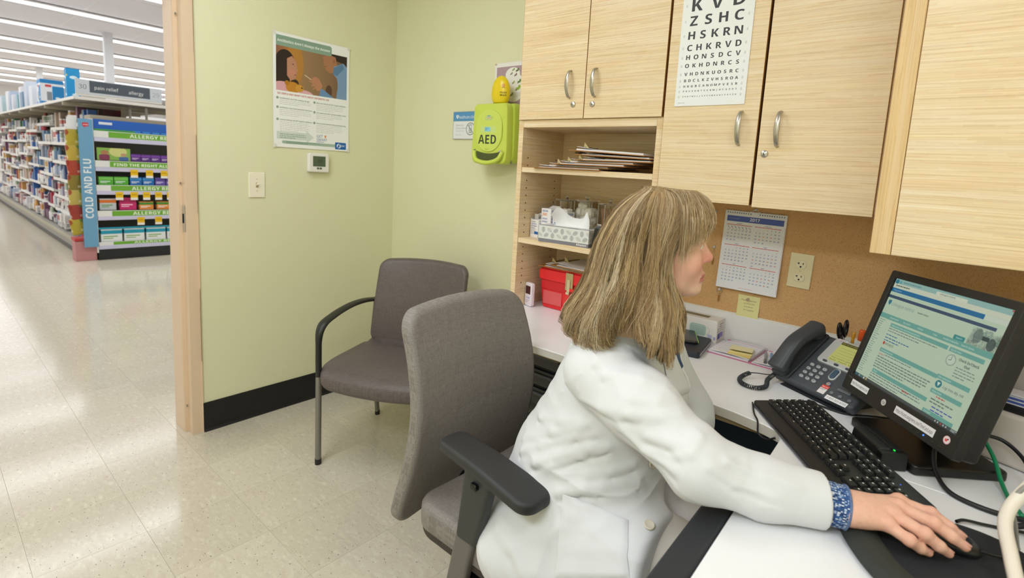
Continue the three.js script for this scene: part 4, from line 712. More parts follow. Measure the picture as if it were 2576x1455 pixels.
{
  const b1 = thing('bandage_box', 'small open white box of adhesive strips at the left end of the middle shelf', 'box', [-1.398, 1.1036, -1.772], -0.12);
  const m1 = mat('#ffffff', 0.5, { map: adTex('#2f66b0', true, '#f3f1f2', [['bandages', 30, 15, '#667'], ['Adhesive', 54, 20, '#5a6ea8'], ['Bandages', 76, 20, '#5a6ea8'], ['Plastic', 98, 20, '#7d90bc']]) });
  const sh = [[-0.024, 0], [0.024, 0], [0.024, 0.075], [-0.024, 0.092]];
  const fr = new THREE.BoxGeometry(0.048, 0.078, 0.0012);
  mesh('front_panel', fr, m1, b1, [0, 0.039, 0.026]); mesh('back_panel', bx(0.048, 0.092, 0.0012), paper, b1, [0, 0.046, -0.026]);
  mesh('side_panel', new THREE.BoxGeometry(0.0012, 0.082, 0.052), m1, b1, [0.0234, 0.041, 0]); mesh('side_panel', new THREE.BoxGeometry(0.0012, 0.082, 0.052), m1, b1, [-0.0234, 0.041, 0]);
  mesh('bottom_panel', bx(0.046, 0.0012, 0.05), paper, b1, [0, 0.0006, 0]);
  for (let k = 0; k < 7; k++) mesh('bandage_strip', rb(0.022, 0.1 + rr(-0.004, 0.006), 0.002, 0.0008), mat(k % 2 ? '#d9d5cf' : '#c8c4be', 0.6), b1, [rr(-0.006, 0.008), 0.052, -0.02 + k * 0.0062]);
  const b2 = thing('bandage_box', 'taller white box of bandages with orange lettering behind the tissue box', 'box', [-1.345, 1.1036, -1.785], -0.1);
  const m2 = mat('#ffffff', 0.5, { map: adTex('#f3f1f2', true, '#3670b8', [['MEDIUM', 22, 18, '#46609c'], ['Joint', 46, 28, '#e0803a'], ['Adhesive', 70, 16, '#5a6ea8'], ['Bandages', 88, 16, '#5a6ea8']]) });
  mesh('carton', new THREE.BoxGeometry(0.055, 0.13, 0.06), m2, b2, [0, 0.065, 0]); mesh('open_flap', rb(0.05, 0.0012, 0.03, 0.0004), paper, b2, [0, 0.134, -0.022], [0.4, 0, 0]);
  const b3 = thing('bandage_box', 'open white box with orange lettering standing right of the taller bandage box', 'box', [-1.28, 1.1036, -1.79], 0.05);
  mesh('carton', new THREE.BoxGeometry(0.07, 0.122, 0.06), mat('#ffffff', 0.5, { map: adTex('#f3f1f2', true, '#f3f1f2', [['MEDIUM', 22, 22, '#46609c'], ['Joint', 56, 36, '#e0803a'], ['Adhesive', 82, 18, '#5a6ea8']]) }), b3, [0, 0.061, 0]);
  mesh('wrapper_tops', slab(0.062, 0.05, 0.014, 0.01, 0.005, { n: 3, rings: 3, bend: (v) => { v.z += 0.004 * Math.sin(v.x * 300) * Math.cos(v.y * 260); } }).rotateX(-Math.PI / 2), mat('#dedad2', 0.7), b3, [0, 0.126, 0]);
}
{
  const t = thing('tissue_box', 'grey leaf-patterned tissue box with a tissue pulled up, at the shelf front', 'tissue box', [-1.203, 1.1036, -1.735], 0.09);
  const leafT = canvasTex(512, 160, (c, w, h) => { c.fillStyle = '#e3e3de'; c.fillRect(0, 0, w, h); c.fillStyle = '#83818a'; c.fillRect(0, 126, w, 34); for (let i = 0; i < 16; i++) { const x = 16 + i * 33, y = i % 2 ? 40 : 90; c.save(); c.translate(x, y); c.rotate(i % 3 - 1); disc(c, 0, 0, 19, i % 3 ? '#b9bcba' : '#cfd1cd', 27); c.strokeStyle = '#9a9d9b'; c.lineWidth = 2; c.beginPath(); c.moveTo(0, -26); c.lineTo(0, 34); c.stroke(); c.restore(); } text(c, 'Kleenex', 392, 150, 26, '#f4f3f5', 'sans-serif', 'italic bold'); });
  const tm = mat('#ffffff', 0.5, { map: leafT });
  mesh('carton', (() => { const g = new THREE.BoxGeometry(0.232, 0.068, 0.115); return g; })(), tm, t, [0, 0.034, 0]);
  mesh('opening_film', slab(0.15, 0.05, 0.001, 0.024, 0.0004, { n: 6, rings: 2 }).rotateX(-Math.PI / 2), mat('#f0f0ee', 0.3), t, [0, 0.0688, 0]);
  const tg = new THREE.PlaneGeometry(1, 1, 28, 16), p = tg.attributes.position;
  for (let i = 0; i < p.count; i++) { const u = p.getX(i) + 0.5, v = p.getY(i) + 0.5; const top = 0.035 + 0.045 * Math.exp(-Math.pow((u - 0.2) / 0.16, 2)) + 0.034 * Math.exp(-Math.pow((u - 0.83) / 0.13, 2)) * 1.0; p.setXYZ(i, -0.07 + 0.155 * u + 0.02 * v * (u - 0.5), 0.066 + top * v, 0.012 * Math.sin(u * 8) * v + 0.03 * v * v * Math.cos(u * 5)); }
  tg.computeVertexNormals(); mesh('tissue', tg, mat('#f6f6f6', 0.9, { side: THREE.DoubleSide }), t);
}
{ // acrylic jars
  const clear = mat('#f4f2ec', 0.04, { transmission: 1, thickness: 0, ior: 1.49, side: THREE.DoubleSide });
  const jar = (label, x, z, r, h, lab) => {
    const j = thing('acrylic_jar', label, 'jar', [x, 1.1036, z]);
    mesh('jar_wall', new THREE.CylinderGeometry(r, r, h, 40, 1, true), clear, j, [0, h / 2, 0]);
    mesh('jar_rim', at(new THREE.TorusGeometry(r, 0.0016, 6, 40), 0, h, 0, Math.PI / 2), mat('#dcd8cc', 0.1, { transmission: 0.6, thickness: 0.002 }), j); for (const a of [0.6, 1.5, 2.6, 4.2]) mesh('jar_flute', at(cyl(0.0016, 0.0016, h, 6), r * Math.cos(a), h / 2, r * Math.sin(a)), mat('#e9e6dc', 0.1, { transmission: 0.5, thickness: 0.002 }), j);
    mesh('jar_base', at(cyl(r, r, 0.006, 40), 0, 0.003, 0), mat('#cfcbc0', 0.2), j);
    const l = mesh('jar_lid', lathe([[0, 0.006], [r * 1.06, 0.006], [r * 1.08, 0.003], [r * 1.08, 0], [0, 0]], 40), mat('#e2ddcf', 0.08, { transmission: 0.85, thickness: 0.004 }), j, [0, h + 0.001, 0]);
    mesh('lid_knob', lathe([[0, 0.018], [0.011, 0.017], [0.012, 0.008], [0.007, 0.005], [0.008, 0], [0, 0]], 20), mat('#e2ddcf', 0.08, { transmission: 0.85, thickness: 0.01 }), l, [0, 0.006, 0]);
    if (lab) mesh('jar_label', at(new THREE.CylinderGeometry(r + 0.0006, r + 0.0006, 0.018, 20, 1, true, -0.45, 0.9), 0, 0, 0), mat('#ffffff', 0.6, { map: canvasTex(160, 40, (c) => { c.fillStyle = '#eeeae0'; c.fillRect(0, 0, 160, 40); text(c, lab, 80, 28, 24, '#4a4a4a', 'sans-serif', 'bold', 'center', 150); }) }), j, [0, lab === 'ALCOHOL WIPES' ? 0.09 : 0.075, 0], [0, -0.6, 0]);
    return j;
  };
  jar('clear acrylic jar of grey wipe packets behind the bandage boxes', -1.335, -1.885, 0.052, 0.165, 'ALCOHOL WIPES');
  jar('clear acrylic jar holding white cotton balls on the middle shelf', -1.222, -1.875, 0.054, 0.17, 'GAUZE');
  jar('clear acrylic jar holding wooden swab sticks beside the cotton jar', -1.105, -1.875, 0.05, 0.165, 'APPLICATORS');
  jar('rightmost clear acrylic jar with tongue depressors on the middle shelf', -0.985, -1.88, 0.05, 0.165, null);
  const w = thing('wipe_packets', 'grey foil wipe packets piled inside the leftmost acrylic jar', 'packets', [-1.335, 1.112, -1.885]);
  for (let k = 0; k < 16; k++) mesh('packet', rb(0.05, 0.004, 0.05, 0.001), mat(k % 2 ? '#85867f' : '#9b9c95', 0.5), w, [rr(-0.008, 0.008), 0.003 + k * 0.0055, rr(-0.008, 0.008)], [rr(-0.06, 0.06), rr(0, 3), rr(-0.06, 0.06)]);
  const ball = new THREE.IcosahedronGeometry(0.025, 2), bp = ball.attributes.position; for (let i = 0; i < bp.count; i++) { const v = V(bp.getX(i), bp.getY(i), bp.getZ(i)), s = 1 + 0.09 * Math.sin(v.x * 260) * Math.cos(v.y * 300 + v.z * 210); bp.setXYZ(i, v.x * s, v.y * s * 0.9, v.z * s); } ball.computeVertexNormals();
  const cw = mat('#f2efe8', 1); let n = 0;
  for (let l = 0; l < 5; l++) for (let k = 0; k < (l === 4 ? 2 : 5); k++) { const a = k * 1.257 + l * 0.6, r = l === 4 ? 0.014 : 0.029; tag(mesh('cotton_ball', ball, cw, null, [-1.222 + r * Math.cos(a), 1.13 + l * 0.031, -1.875 + r * Math.sin(a)], [rr(0, 6), rr(0, 6), 0]), 'fluffy white cotton ball inside the second acrylic jar', 'cotton ball', 'cotton balls in the jar'); n++; }
  for (let k = 0; k < 14; k++) { const a = k * 0.9, r = 0.012 + 0.02 * (k % 3) / 2; const st = thing('swab_stick', 'thin wooden swab stick standing in the acrylic jar right of the cotton', 'stick', [-1.105 + r * Math.cos(a), 1.111, -1.875 + r * Math.sin(a)], 0, 'wooden swab sticks in the jar'); mesh('stick', at(cyl(0.0013, 0.0013, 0.14, 6), 0, 0.07, 0), mat('#cf9f78', 0.7), st); mesh('cotton_tip', at(new THREE.SphereGeometry(0.0028, 8, 6).scale(1, 2, 1), 0, 0.006, 0), cw, st); st.rotation.z = 0.12 * Math.cos(a + 2) + 0.1; st.rotation.x = 0.1 * Math.sin(a); }
  for (let k = 0; k < 8; k++) { const q = thing('tongue_depressor', 'flat wooden tongue depressor standing in the rightmost acrylic jar', 'stick', [-0.985 + rr(-0.02, 0.02), 1.111, -1.88 + rr(-0.02, 0.02)], rr(0, 3), 'tongue depressors in the jar'); mesh('blade', slab(0.017, 0.148, 0.0018, 0.008, 0.0006, { n: 4, rings: 2 }), mat('#d3ad80', 0.7), q, [0, 0.074, 0]); q.rotation.z = rr(-0.1, 0.1); }
  const bk = thing('black_dispenser', 'small glossy black dispenser leaning at the right end of the tissue box', 'dispenser', [-1.045, 1.1036, -1.705], -0.3);
  mesh('body', slab(0.04, 0.085, 0.04, 0.01, 0.008, { n: 5, bend: (v) => { v.x += 0.2 * v.y; } }), mat('#141518', 0.15), bk, [0, 0.0425, 0]); mesh('top_edge', slab(0.036, 0.012, 0.036, 0.004, 0.003, { n: 4 }), mat('#4d5358', 0.3), bk, [0.0105, 0.082, 0]);
}
{ // red tackle box
  const t = thing('red_tackle_box', 'red plastic latched box with clear label pocket on the counter in the shelf', 'box', [-1.21, DESK, -1.865], 0.0);
  const red = mat('#e8232a', 0.38), redD = mat('#d11d26', 0.4);
  mesh('body', at(slab(0.312, 0.1, 0.172, 0.014, 0.008, { n: 5, bend: (v) => { const q = 1 + 0.03 * (v.y / 0.05); v.x *= q; v.z *= q; } }), 0, 0.05, 0), red, t);
  mesh('front_step', at(slab(0.316, 0.044, 0.184, 0.006, 0.005, { n: 4 }), 0, 0.106, 0), redD, t);
  mesh('lid', at(slab(0.334, 0.05, 0.198, 0.012, 0.008, { n: 5 }), 0, 0.151, 0), red, t); mesh('lid_top', at(slab(0.316, 0.184, 0.016, 0.014, 0.006, { n: 5 }), 0, 0.177, 0, Math.PI / 2), red, t);
  mesh('label_pocket', at(rb(0.1, 0.058, 0.003, 0.001), -0.093, 0.05, 0.088), mat('#ffffff', 0.3, { map: canvasTex(200, 120, (c) => { c.fillStyle = '#dd5a5c'; c.fillRect(0, 0, 200, 120); greek(c, 20, 14, 150, 7, 14, '#8f3a3e', 0.4); }) }), t);
  mesh('label_pocket', at(rb(0.12, 0.058, 0.003, 0.001), 0.05, 0.05, 0.088), mat('#ffffff', 0.3, { map: canvasTex(240, 120, (c) => { c.fillStyle = '#e2454a'; c.fillRect(0, 0, 240, 120); text(c, 'Epi-pen', 20, 52, 32, '#8f262c'); text(c, 'Emergency', 20, 92, 34, '#7d2026', 'sans-serif', 'bold'); }) }), t);
  const l = mesh('latch', at(rb(0.038, 0.075, 0.005, 0.0015), 0.0, 0.14, 0.101), mat('#c6b88e', 0.3, { metalness: 0.85 }), t); mesh('hasp', rb(0.016, 0.062, 0.006, 0.002), mat('#e0d6b4', 0.28, { metalness: 0.85 }), l, [0.0, 0.12, 0.105]); mesh('hasp_curl', at(cyl(0.007, 0.007, 0.016, 16), 0, 0.092, 0.106, 0, 0, Math.PI / 2), mat('#e0d6b4', 0.28, { metalness: 0.85 }), l); mesh('seal_tag', rb(0.03, 0.012, 0.003, 0.001), red, l, [0.022, 0.107, 0.107]);
  clipboard('brown clipboard with a raised clip on the left of the red box lid', -1.215, DESK + 0.1865, -1.87, 0.04, 0, 0.002, 1);
  clipboard('brown clipboard with white papers on the right of the red box lid', -1.145, DESK + 0.1975, -1.86, -0.05, 0, 0.003, 1);
}
{ // thermometer
  const t = thing('digital_thermometer', 'small white digital thermometer with a dark display leaning in the shelf corner', 'thermometer', [-1.402, DESK, -1.742], -0.25);
  mesh('case', at(slab(0.05, 0.105, 0.02, 0.01, 0.005, { n: 5 }), 0, 0.0535, 0), mat('#ece2ea', 0.4), t); mesh('display', at(rb(0.034, 0.036, 0.002, 0.001), 0, 0.074, 0.0105), mat('#4a1d24', 0.2), t);
  mesh('print', printGeo(0.036, 0.034, 0.0008), mat('#ffffff', 0.5, { map: canvasTex(72, 68, (c) => { c.fillStyle = '#e9dfe9'; c.fillRect(0, 0, 72, 68); ['F', 'A', 'B'].forEach((s, k) => text(c, s, 16 + k * 18, 22, 20, '#3b52b8', 'sans-serif', 'bold')); greek(c, 6, 36, 58, 2, 14, '#b59fb4', 0.4); }) }), t, [0, 0.03, 0.0105]);
  mesh('probe_cable', tube([[0.025, 0.09, 0], [0.033, 0.088, 0.002], [0.034, 0.07, 0.004], [0.028, 0.055, 0.004], [0.026, 0.04, 0.002]], 0.0014, 30, 6), mat('#e8e2e6', 0.4), t);
}
// ---------------------------------------------------------------- on the counter by the cork board
{
  const b = thing('mask_box', 'white carton of face masks against the backsplash behind the woman', 'box', [-0.72, DESK, -1.918]);
  const fT = canvasTex(400, 160, (c, w, h) => { c.fillStyle = '#efece8'; c.fillRect(0, 0, w, h); rrect(c, 195, 40, 128, 84, 24, '#b5cdc8'); c.strokeStyle = '#93b0ab'; c.lineWidth = 3; for (let k = 0; k < 5; k++) { c.beginPath(); c.moveTo(200, 60 + k * 12); c.lineTo(318, 64 + k * 12); c.stroke(); } c.strokeStyle = '#c5c8c4'; c.beginPath(); c.arc(322, 80, 28, -1.4, 1.4); c.stroke(); ['#8f8cc0', '#aaa8d4', '#c4c2e4', '#b5b3da'].forEach((q, k) => { c.fillStyle = q; c.fillRect(150 + k * 44 + 100 * (k > 1), 104 + (k % 2) * 10, 34, 24); }); });
  const sT = canvasTex(128, 128, (c) => { c.fillStyle = '#ece6df'; c.fillRect(0, 0, 128, 128); greek(c, 40, 16, 64, 2, 14, '#8b8b96', 0.45); greek(c, 24, 44, 84, 3, 12, '#a9a7ae', 0.4); c.fillStyle = '#5a55a8'; c.fillRect(14, 74, 44, 34); c.fillStyle = '#8c88c8'; c.fillRect(60, 72, 44, 30); c.fillStyle = '#5a55a8'; c.fillRect(12, 40, 6, 28); });
  mesh('carton', rb(0.2, 0.085, 0.08, 0.001), mat('#efece8', 0.55), b, [0, 0.0425, 0]); mesh('front_print', printGeo(0.196, 0.08, 0.0006), mat('#ffffff', 0.55, { map: fT }), b, [0, 0.042, 0.0402]); mesh('side_print', printGeo(0.076, 0.08, 0.0006), mat('#ffffff', 0.55, { map: sT }), b, [0.1002, 0.042, 0], [0, Math.PI / 2, 0]); mesh('slot', rb(0.13, 0.002, 0.03, 0.0008), mat('#8d8567', 0.7), b, [-0.01, 0.0852, 0]);
  const pad = thing('black_planner', 'black zip planner with a grey edge lying in front of the mask box', 'planner', [-0.672, DESK, -1.76], -1.42);
  mesh('cover', slab(0.2, 0.115, 0.022, 0.012, 0.005, { n: 5 }).rotateX(-Math.PI / 2), mat('#2b303a', 0.5), pad, [0, 0.0112, 0]); mesh('page_edge', rb(0.18, 0.008, 0.002, 0.0005), mat('#a9adb4', 0.4, { metalness: 0.4 }), pad, [0, 0.0115, 0.0575]); mesh('page_edge', rb(0.18, 0.008, 0.002, 0.0005), mat('#a9adb4', 0.4, { metalness: 0.4 }), pad, [0, 0.0115, -0.0575]);
  const ph = thing('green_phone', 'black mobile phone with a lime green edge lying on the black planner', 'mobile phone', [-0.7, DESK + 0.0232, -1.795], -1.1);
  mesh('body', slab(0.14, 0.072, 0.011, 0.01, 0.004, { n: 5 }).rotateX(-Math.PI / 2), mat('#2b2a2b', 0.25), ph, [0, 0.0055, 0]); mesh('case_edge', at(rb(0.125, 0.007, 0.004, 0.0015), 0, 0.0055, 0.036), mat('#9fe02f', 0.35), ph); mesh('case_edge', at(rb(0.125, 0.007, 0.004, 0.0015), 0, 0.0055, -0.036), mat('#9fe02f', 0.35), ph);
}
{
  const p = thing('open_planner', 'open spiral planner with pink-edged pages lying by the desk phone', 'planner', [-0.463, DESK, -1.858], -0.03);
  const pg = canvasTex(300, 360, (c, w, h) => { c.fillStyle = '#eceaf0'; c.fillRect(0, 0, w, h); c.fillStyle = '#d9778f'; c.fillRect(18, 30, 264, 6); c.fillRect(10, 8, 28, 18); for (let k = 0; k < 6; k++) { c.fillStyle = '#e0a0b0'; c.fillRect(14, 70 + k * 44, 10, 10); c.fillStyle = '#d9d6e2'; c.fillRect(34, 66 + k * 44, 240, 2); greek(c, 40, 76 + k * 44, 170, 2, 14, k % 2 ? '#d8d3a2' : '#c7c4d2', 0.35); } });
  const pm = mat('#ffffff', 0.7, { map: pg });
  const page = (x, y, s) => { const g = new THREE.PlaneGeometry(0.138, 0.18, 8, 4), q = g.attributes.position; for (let i = 0; i < q.count; i++) { const u = 0.5 + s * q.getX(i) / 0.138; q.setZ(i, 0.004 * Math.sin(u * Math.PI)); } g.rotateX(-Math.PI / 2); g.computeVertexNormals(); return g; };
  mesh('cover', rb(0.292, 0.002, 0.19, 0.0008), mat('#d87a9d', 0.5), p, [0, 0.0011, 0]);
  mesh('left_pages', rb(0.138, 0.006, 0.182, 0.001), mat('#e6e3ea', 0.8), p, [-0.074, 0.0052, 0]); mesh('right_pages', rb(0.138, 0.003, 0.182, 0.001), mat('#e6e3ea', 0.8), p, [0.074, 0.0037, 0]);
  mesh('top_page', page(0, 0, 1), mat('#ffffff', 0.7, { map: pg, side: THREE.DoubleSide }), p, [-0.074, 0.0084, 0]); mesh('top_page', page(0, 0, -1), mat('#ffffff', 0.7, { map: pg, side: THREE.DoubleSide }), p, [0.074, 0.0054, 0]);
  mesh('spiral_binding', merge(Array.from({ length: 22 }, (_, k) => at(new THREE.TorusGeometry(0.0065, 0.0007, 6, 16), 0, 0.0075, -0.08 + k * 0.0076))), mat('#c9c8cc', 0.3, { metalness: 0.9 }), p);
  const s1 = thing('sticky_pad', 'pale yellow sticky note pad on the left page of the planner', 'sticky note', [-0.515, DESK + 0.0128, -1.838], 0.2); mesh('pad', rb(0.074, 0.004, 0.074, 0.0008), mat('#f3e8ae', 0.8), s1, [0, 0.002, 0]); mesh('top_note', slab(0.074, 0.072, 0.0006, 0.001, 0.0002, { n: 2, rings: 4, bend: (v) => { v.z += 0.006 * Math.pow(clamp(0.5 - v.y / 0.072, 0, 1), 2); } }).rotateX(-Math.PI / 2), mat('#f6eebf', 0.8), s1, [0, 0.0045, 0]);
  const s2 = thing('sticky_pad', 'deeper yellow sticky pad half under the paler one on the planner', 'sticky note', [-0.512, DESK + 0.01, -1.815], 0.14); mesh('pad', rb(0.074, 0.0026, 0.074, 0.0008), mat('#f2d981', 0.8), s2, [0, 0.0013, 0]); mesh('top_note', rb(0.073, 0.0004, 0.073, 0.0001), mat('#f4de8f', 0.8), s2, [0.001, 0.0028, 0.001]);
  const pen = (label, col, x, z, ry, clickc) => { const q = thing('pen', label, 'pen', [x, DESK + 0.011, z], ry); mesh('barrel', at(cyl(0.0042, 0.0042, 0.1, 16), 0, 0, 0, Math.PI / 2), mat(col, 0.3), q); mesh('grip', at(cyl(0.0046, 0.0046, 0.03, 16), 0, 0, 0.05, Math.PI / 2), mat(clickc, 0.5), q); mesh('tip', at(new THREE.ConeGeometry(0.0042, 0.014, 14), 0, 0, -0.057, -Math.PI / 2), mat('#cfd0d4', 0.3, { metalness: 0.8 }), q); mesh('pocket_clip', at(rb(0.0028, 0.0022, 0.034, 0.0008), 0.0035, 0.0038, 0.04), mat('#8a8d92', 0.3, { metalness: 0.7 }), q); };
  pen('grey click pen lying on the right page of the planner', '#8d8f93', -0.437, -1.845, 0.24, '#5a5c60'); pen('blue click pen lying right of the grey pen by the phone', '#5d8fbe', -0.42, -1.85, 0.24, '#2f6fb0');
}

// ---------------------------------------------------------------- desk phone
{
  const ph = thing('desk_phone', 'dark grey office desk phone with handset, keypad and green-lit display', 'telephone', [-0.257, DESK, -1.607], -0.496);
  // local axes: x along the front edge, z towards the user; the face leans back
  const dark = mat('#4a4f55', 0.5), darker = mat('#34383d', 0.45), silver = mat('#cfd2d2', 0.35, { metalness: 0.25 });
  const tilt = 0.66, face = new THREE.Group(); face.name = 'phone_face'; face.position.set(0, 0.02, 0.0); face.rotation.x = tilt - Math.PI / 2; ph.add(face);   // local: x right, y up the face, z out
  const fm = (name, g, m, p, rot) => mesh(name, g, m, face, p, rot);
  fm('body', at(slab(0.262, 0.2, 0.03, 0.012, 0.008, { n: 5, rings: 4 }), 0, 0.1, -0.006), dark);
  mesh('stand', at(ext([[0, 0], [0.03, 0.005], [0.155, 0.108], [0.165, 0.1], [0.15, 0]], 0.2, 0.003), 0.0, 0, 0, 0, Math.PI / 2), darker, ph, [0, 0.001, -0.0]);
  fm('cradle', at(slab(0.064, 0.196, 0.012, 0.008, 0.004, { n: 4, rings: 3 }), -0.1, 0.1, 0.0105), darker);
  fm('bezel', at(slab(0.176, 0.098, 0.012, 0.012, 0.004, { n: 5, rings: 3 }), 0.043, 0.146, 0.0115), silver);
  const lcd = canvasTex(300, 190, (c, w, h) => { c.fillStyle = '#c3c679'; c.fillRect(0, 0, w, h); c.fillStyle = '#4d4a24'; c.fillRect(0, 0, w, 26); text(c, '09:10 01/09/17', 6, 20, 19, '#b9b76a'); text(c, '7777', 250, 20, 18, '#b9b76a'); ['TO LINE 1', 'WORKROOM', 'CALL FWD', 'OFF SITE'].forEach((s, k) => { text(c, s, 294, 52 + k * 26, 20, '#5c5c30', 'sans-serif', '', 'right'); c.fillStyle = '#8f9150'; c.fillRect(20, 57 + k * 26, 270, 2); }); text(c, 'Your current options', 10, 162, 17, '#5c5c30'); text(c, 'Redial   CFwdAll   New Call', 10, 184, 17, '#5c5c30'); });
  const scr = new THREE.BoxGeometry(0.128, 0.074, 0.002); { const uv = scr.attributes.uv; for (let i = 0; i < uv.count; i++) if (i < 16 || i > 19) uv.setXY(i, 0.02, 0.5); }
  fm('display_screen', scr, mat('#ffffff', 0.3, { map: lcd, emissive: '#ffffff', emissiveMap: lcd, emissiveIntensity: 0.12 }), [0.047, 0.15, 0.0175]);
  const brand = fm('brand_print', printGeo(0.03, 0.01, 0.0004), mat('#ffffff', 0.4, { map: canvasTex(96, 32, (c) => { c.fillStyle = '#cfd2d2'; c.fillRect(0, 0, 96, 32); for (let k = 0; k < 9; k++) { c.fillStyle = '#c9606a'; c.fillRect(16 + k * 7, 10 - [0, 3, 7, 3, 0, 3, 7, 3, 0][k], 3, 5 + [0, 3, 7, 3, 0, 3, 7, 3, 0][k]); } text(c, 'cisco', 18, 30, 16, '#b04a55', 'sans-serif', 'bold'); }) }), [-0.02, 0.19, 0.0178]);
  for (let k = 0; k < 4; k++) fm('soft_key', at(slab(0.013, 0.007, 0.004, 0.003, 0.0015, { n: 3, rings: 2 }), -0.018 + k * 0.035, 0.1045, 0.0185), dark);
  const keyG = slab(0.0135, 0.0105, 0.006, 0.005, 0.002, { n: 4, rings: 2, puff: 0.001 });
  '123456789*0#'.split('').forEach((ch, k) => { const x = -0.043 + (k % 3) * 0.0205, y = 0.079 - Math.floor(k / 3) * 0.0165; const key = fm('keypad_key', keyG, mat('#b9bdc2', 0.35, { metalness: 0.3 }), [x, y, 0.0115]); const d = new THREE.Group(); mesh('digit', printGeo(0.007, 0.007, 0.0002), mat('#ffffff', 0.4, { map: canvasTex(32, 32, (c) => { c.fillStyle = '#b9bdc2'; c.fillRect(0, 0, 32, 32); text(c, ch, 16, 26, 28, '#33373d', 'sans-serif', 'bold', 'center'); }) }), face, [x, y, 0.0158]); });
  const nav = fm('navigation_ring', at(slab(0.022, 0.042, 0.006, 0.011, 0.002, { n: 6, rings: 3 }), 0.03, 0.076, 0.0105), silver); mesh('navigation_key', at(slab(0.015, 0.034, 0.006, 0.0075, 0.002, { n: 6, rings: 3 }), 0.03, 0.076, 0.0135), mat('#3f5a70', 0.35), face);
  [[0.072, 0.08], [0.098, 0.08], [0.072, 0.062], [0.098, 0.062]].forEach(([x, y], k) => fm('function_key', at(slab(0.019, 0.011, 0.005, 0.005, 0.0018, { n: 4, rings: 2 }), x, y, 0.0105), k === 3 ? mat('#3b6ea8', 0.35) : mat('#5d6268', 0.4)));
  fm('volume_key', at(slab(0.04, 0.009, 0.005, 0.004, 0.0018, { n: 4, rings: 2 }), 0.085, 0.038, 0.0105), mat('#6b7076', 0.4)); for (const [x, y] of [[0.06, 0.02], [0.085, 0.02], [0.112, 0.02]]) fm('mute_key', at(slab(0.011, 0.009, 0.004, 0.004, 0.0015, { n: 4, rings: 2 }), x, y, 0.0105), mat('#767b80', 0.4));
  fm('sticker', printGeo(0.021, 0.046, 0.0004), mat('#ffffff', 0.5, { map: canvasTex(64, 140, (c) => { c.fillStyle = '#ece6e6'; c.fillRect(0, 0, 64, 140); c.fillStyle = '#3f4550'; c.fillRect(0, 0, 64, 48); disc(c, 32, 26, 18, '#c98a9c'); disc(c, 40, 20, 9, '#6c9fc0'); disc(c, 26, 32, 8, '#7fae6c'); c.fillStyle = '#d9483f'; c.fillRect(0, 48, 64, 34); text(c, 'DIAL 911', 32, 72, 14, '#fbe9e6', 'sans-serif', 'bold', 'center'); greek(c, 4, 88, 56, 2, 9, '#666', 0.4); }) }), [0.034, 0.028, 0.0095]);
  fm('number_label', printGeo(0.062, 0.014, 0.0004), mat('#ffffff', 0.5, { map: canvasTex(240, 54, (c) => { c.fillStyle = '#efefef'; c.fillRect(0, 0, 240, 54); text(c, '1-855-925-4733', 120, 38, 30, '#555', 'sans-serif', '', 'center', 224); }) }), [0.084, 0.0035, 0.0095]);
  // handset
  const hp = (() => { const c = new THREE.CatmullRomCurve3([V(-0.1, 0.0, 0.032), V(-0.1, 0.035, 0.046), V(-0.1, 0.1, 0.06), V(-0.1, 0.165, 0.046), V(-0.1, 0.2, 0.032)]), n = 40, k = 20, p = [], ix = []; for (let i = 0; i <= n; i++) { const t = i / n, P = c.getPointAt(t), T = c.getTangentAt(t), B = V(1, 0, 0), N = T.clone().cross(B).normalize(); const e = Math.abs(2 * t - 1), w = 0.025 + 0.006 * Math.pow(e, 3), d = (0.015 + 0.011 * Math.pow(e, 4)) , cap = Math.pow(1 - Math.pow(clamp((e - 0.9) / 0.1, 0, 1), 2), 0.5); for (let q = 0; q <= k; q++) { const a = q / k * 2 * Math.PI, sx = Math.sign(Math.cos(a)) * Math.pow(Math.abs(Math.cos(a)), 0.6), sy = Math.sign(Math.sin(a)) * Math.pow(Math.abs(Math.sin(a)), 0.6); const v = P.clone().addScaledVector(B, sx * w * Math.max(cap, 0.02)).addScaledVector(N, -sy * d * Math.max(cap, 0.02)); p.push(v.x, v.y, v.z); } } for (let i = 0; i < n; i++) for (let q = 0; q < k; q++) { const a = i * (k + 1) + q; ix.push(a, a + 1, a + k + 1, a + 1, a + k + 2, a + k + 1); } const g = new THREE.BufferGeometry(); g.setAttribute('position', new THREE.Float32BufferAttribute(p, 3)); g.setIndex(ix); g.computeVertexNormals(); g.setAttribute('uv', new THREE.Float32BufferAttribute(new Float32Array(p.length / 3 * 2), 2)); return g; })();
  const h = thing('handset', 'dark grey curved handset resting at the left side of the desk phone', 'handset', [0, 0, 0]);
  scene.updateMatrixWorld(true);
  h.position.setFromMatrixPosition(face.matrixWorld); h.quaternion.setFromRotationMatrix(face.matrixWorld);
  mesh('grip', hp, mat('#43474d', 0.4), h); mesh('earpiece', at(lathe([[0, 0.014], [0.02, 0.012], [0.024, 0]], 24), 0, 0, 0), darker, h, [-0.1, 0.183, 0.018], [Math.PI / 2, 0, 0]); mesh('mouthpiece', at(lathe([[0, 0.014], [0.02, 0.012], [0.024, 0]], 24), 0, 0, 0), darker, h, [-0.1, 0.018, 0.018], [Math.PI / 2, 0, 0]); mesh('hook_slot', rb(0.02, 0.003, 0.002, 0.001), darkGap, h, [-0.1, 0.192, 0.052]);
  // coiled cord
  const path = new THREE.CatmullRomCurve3([V(-0.36, 0.822, -1.668), V(-0.372, 0.808, -1.63), V(-0.365, 0.803, -1.578), V(-0.382, 0.803, -1.545), V(-0.415, 0.803, -1.545), V(-0.438, 0.803, -1.575), V(-0.437, 0.806, -1.612), V(-0.425, 0.812, -1.633)]);
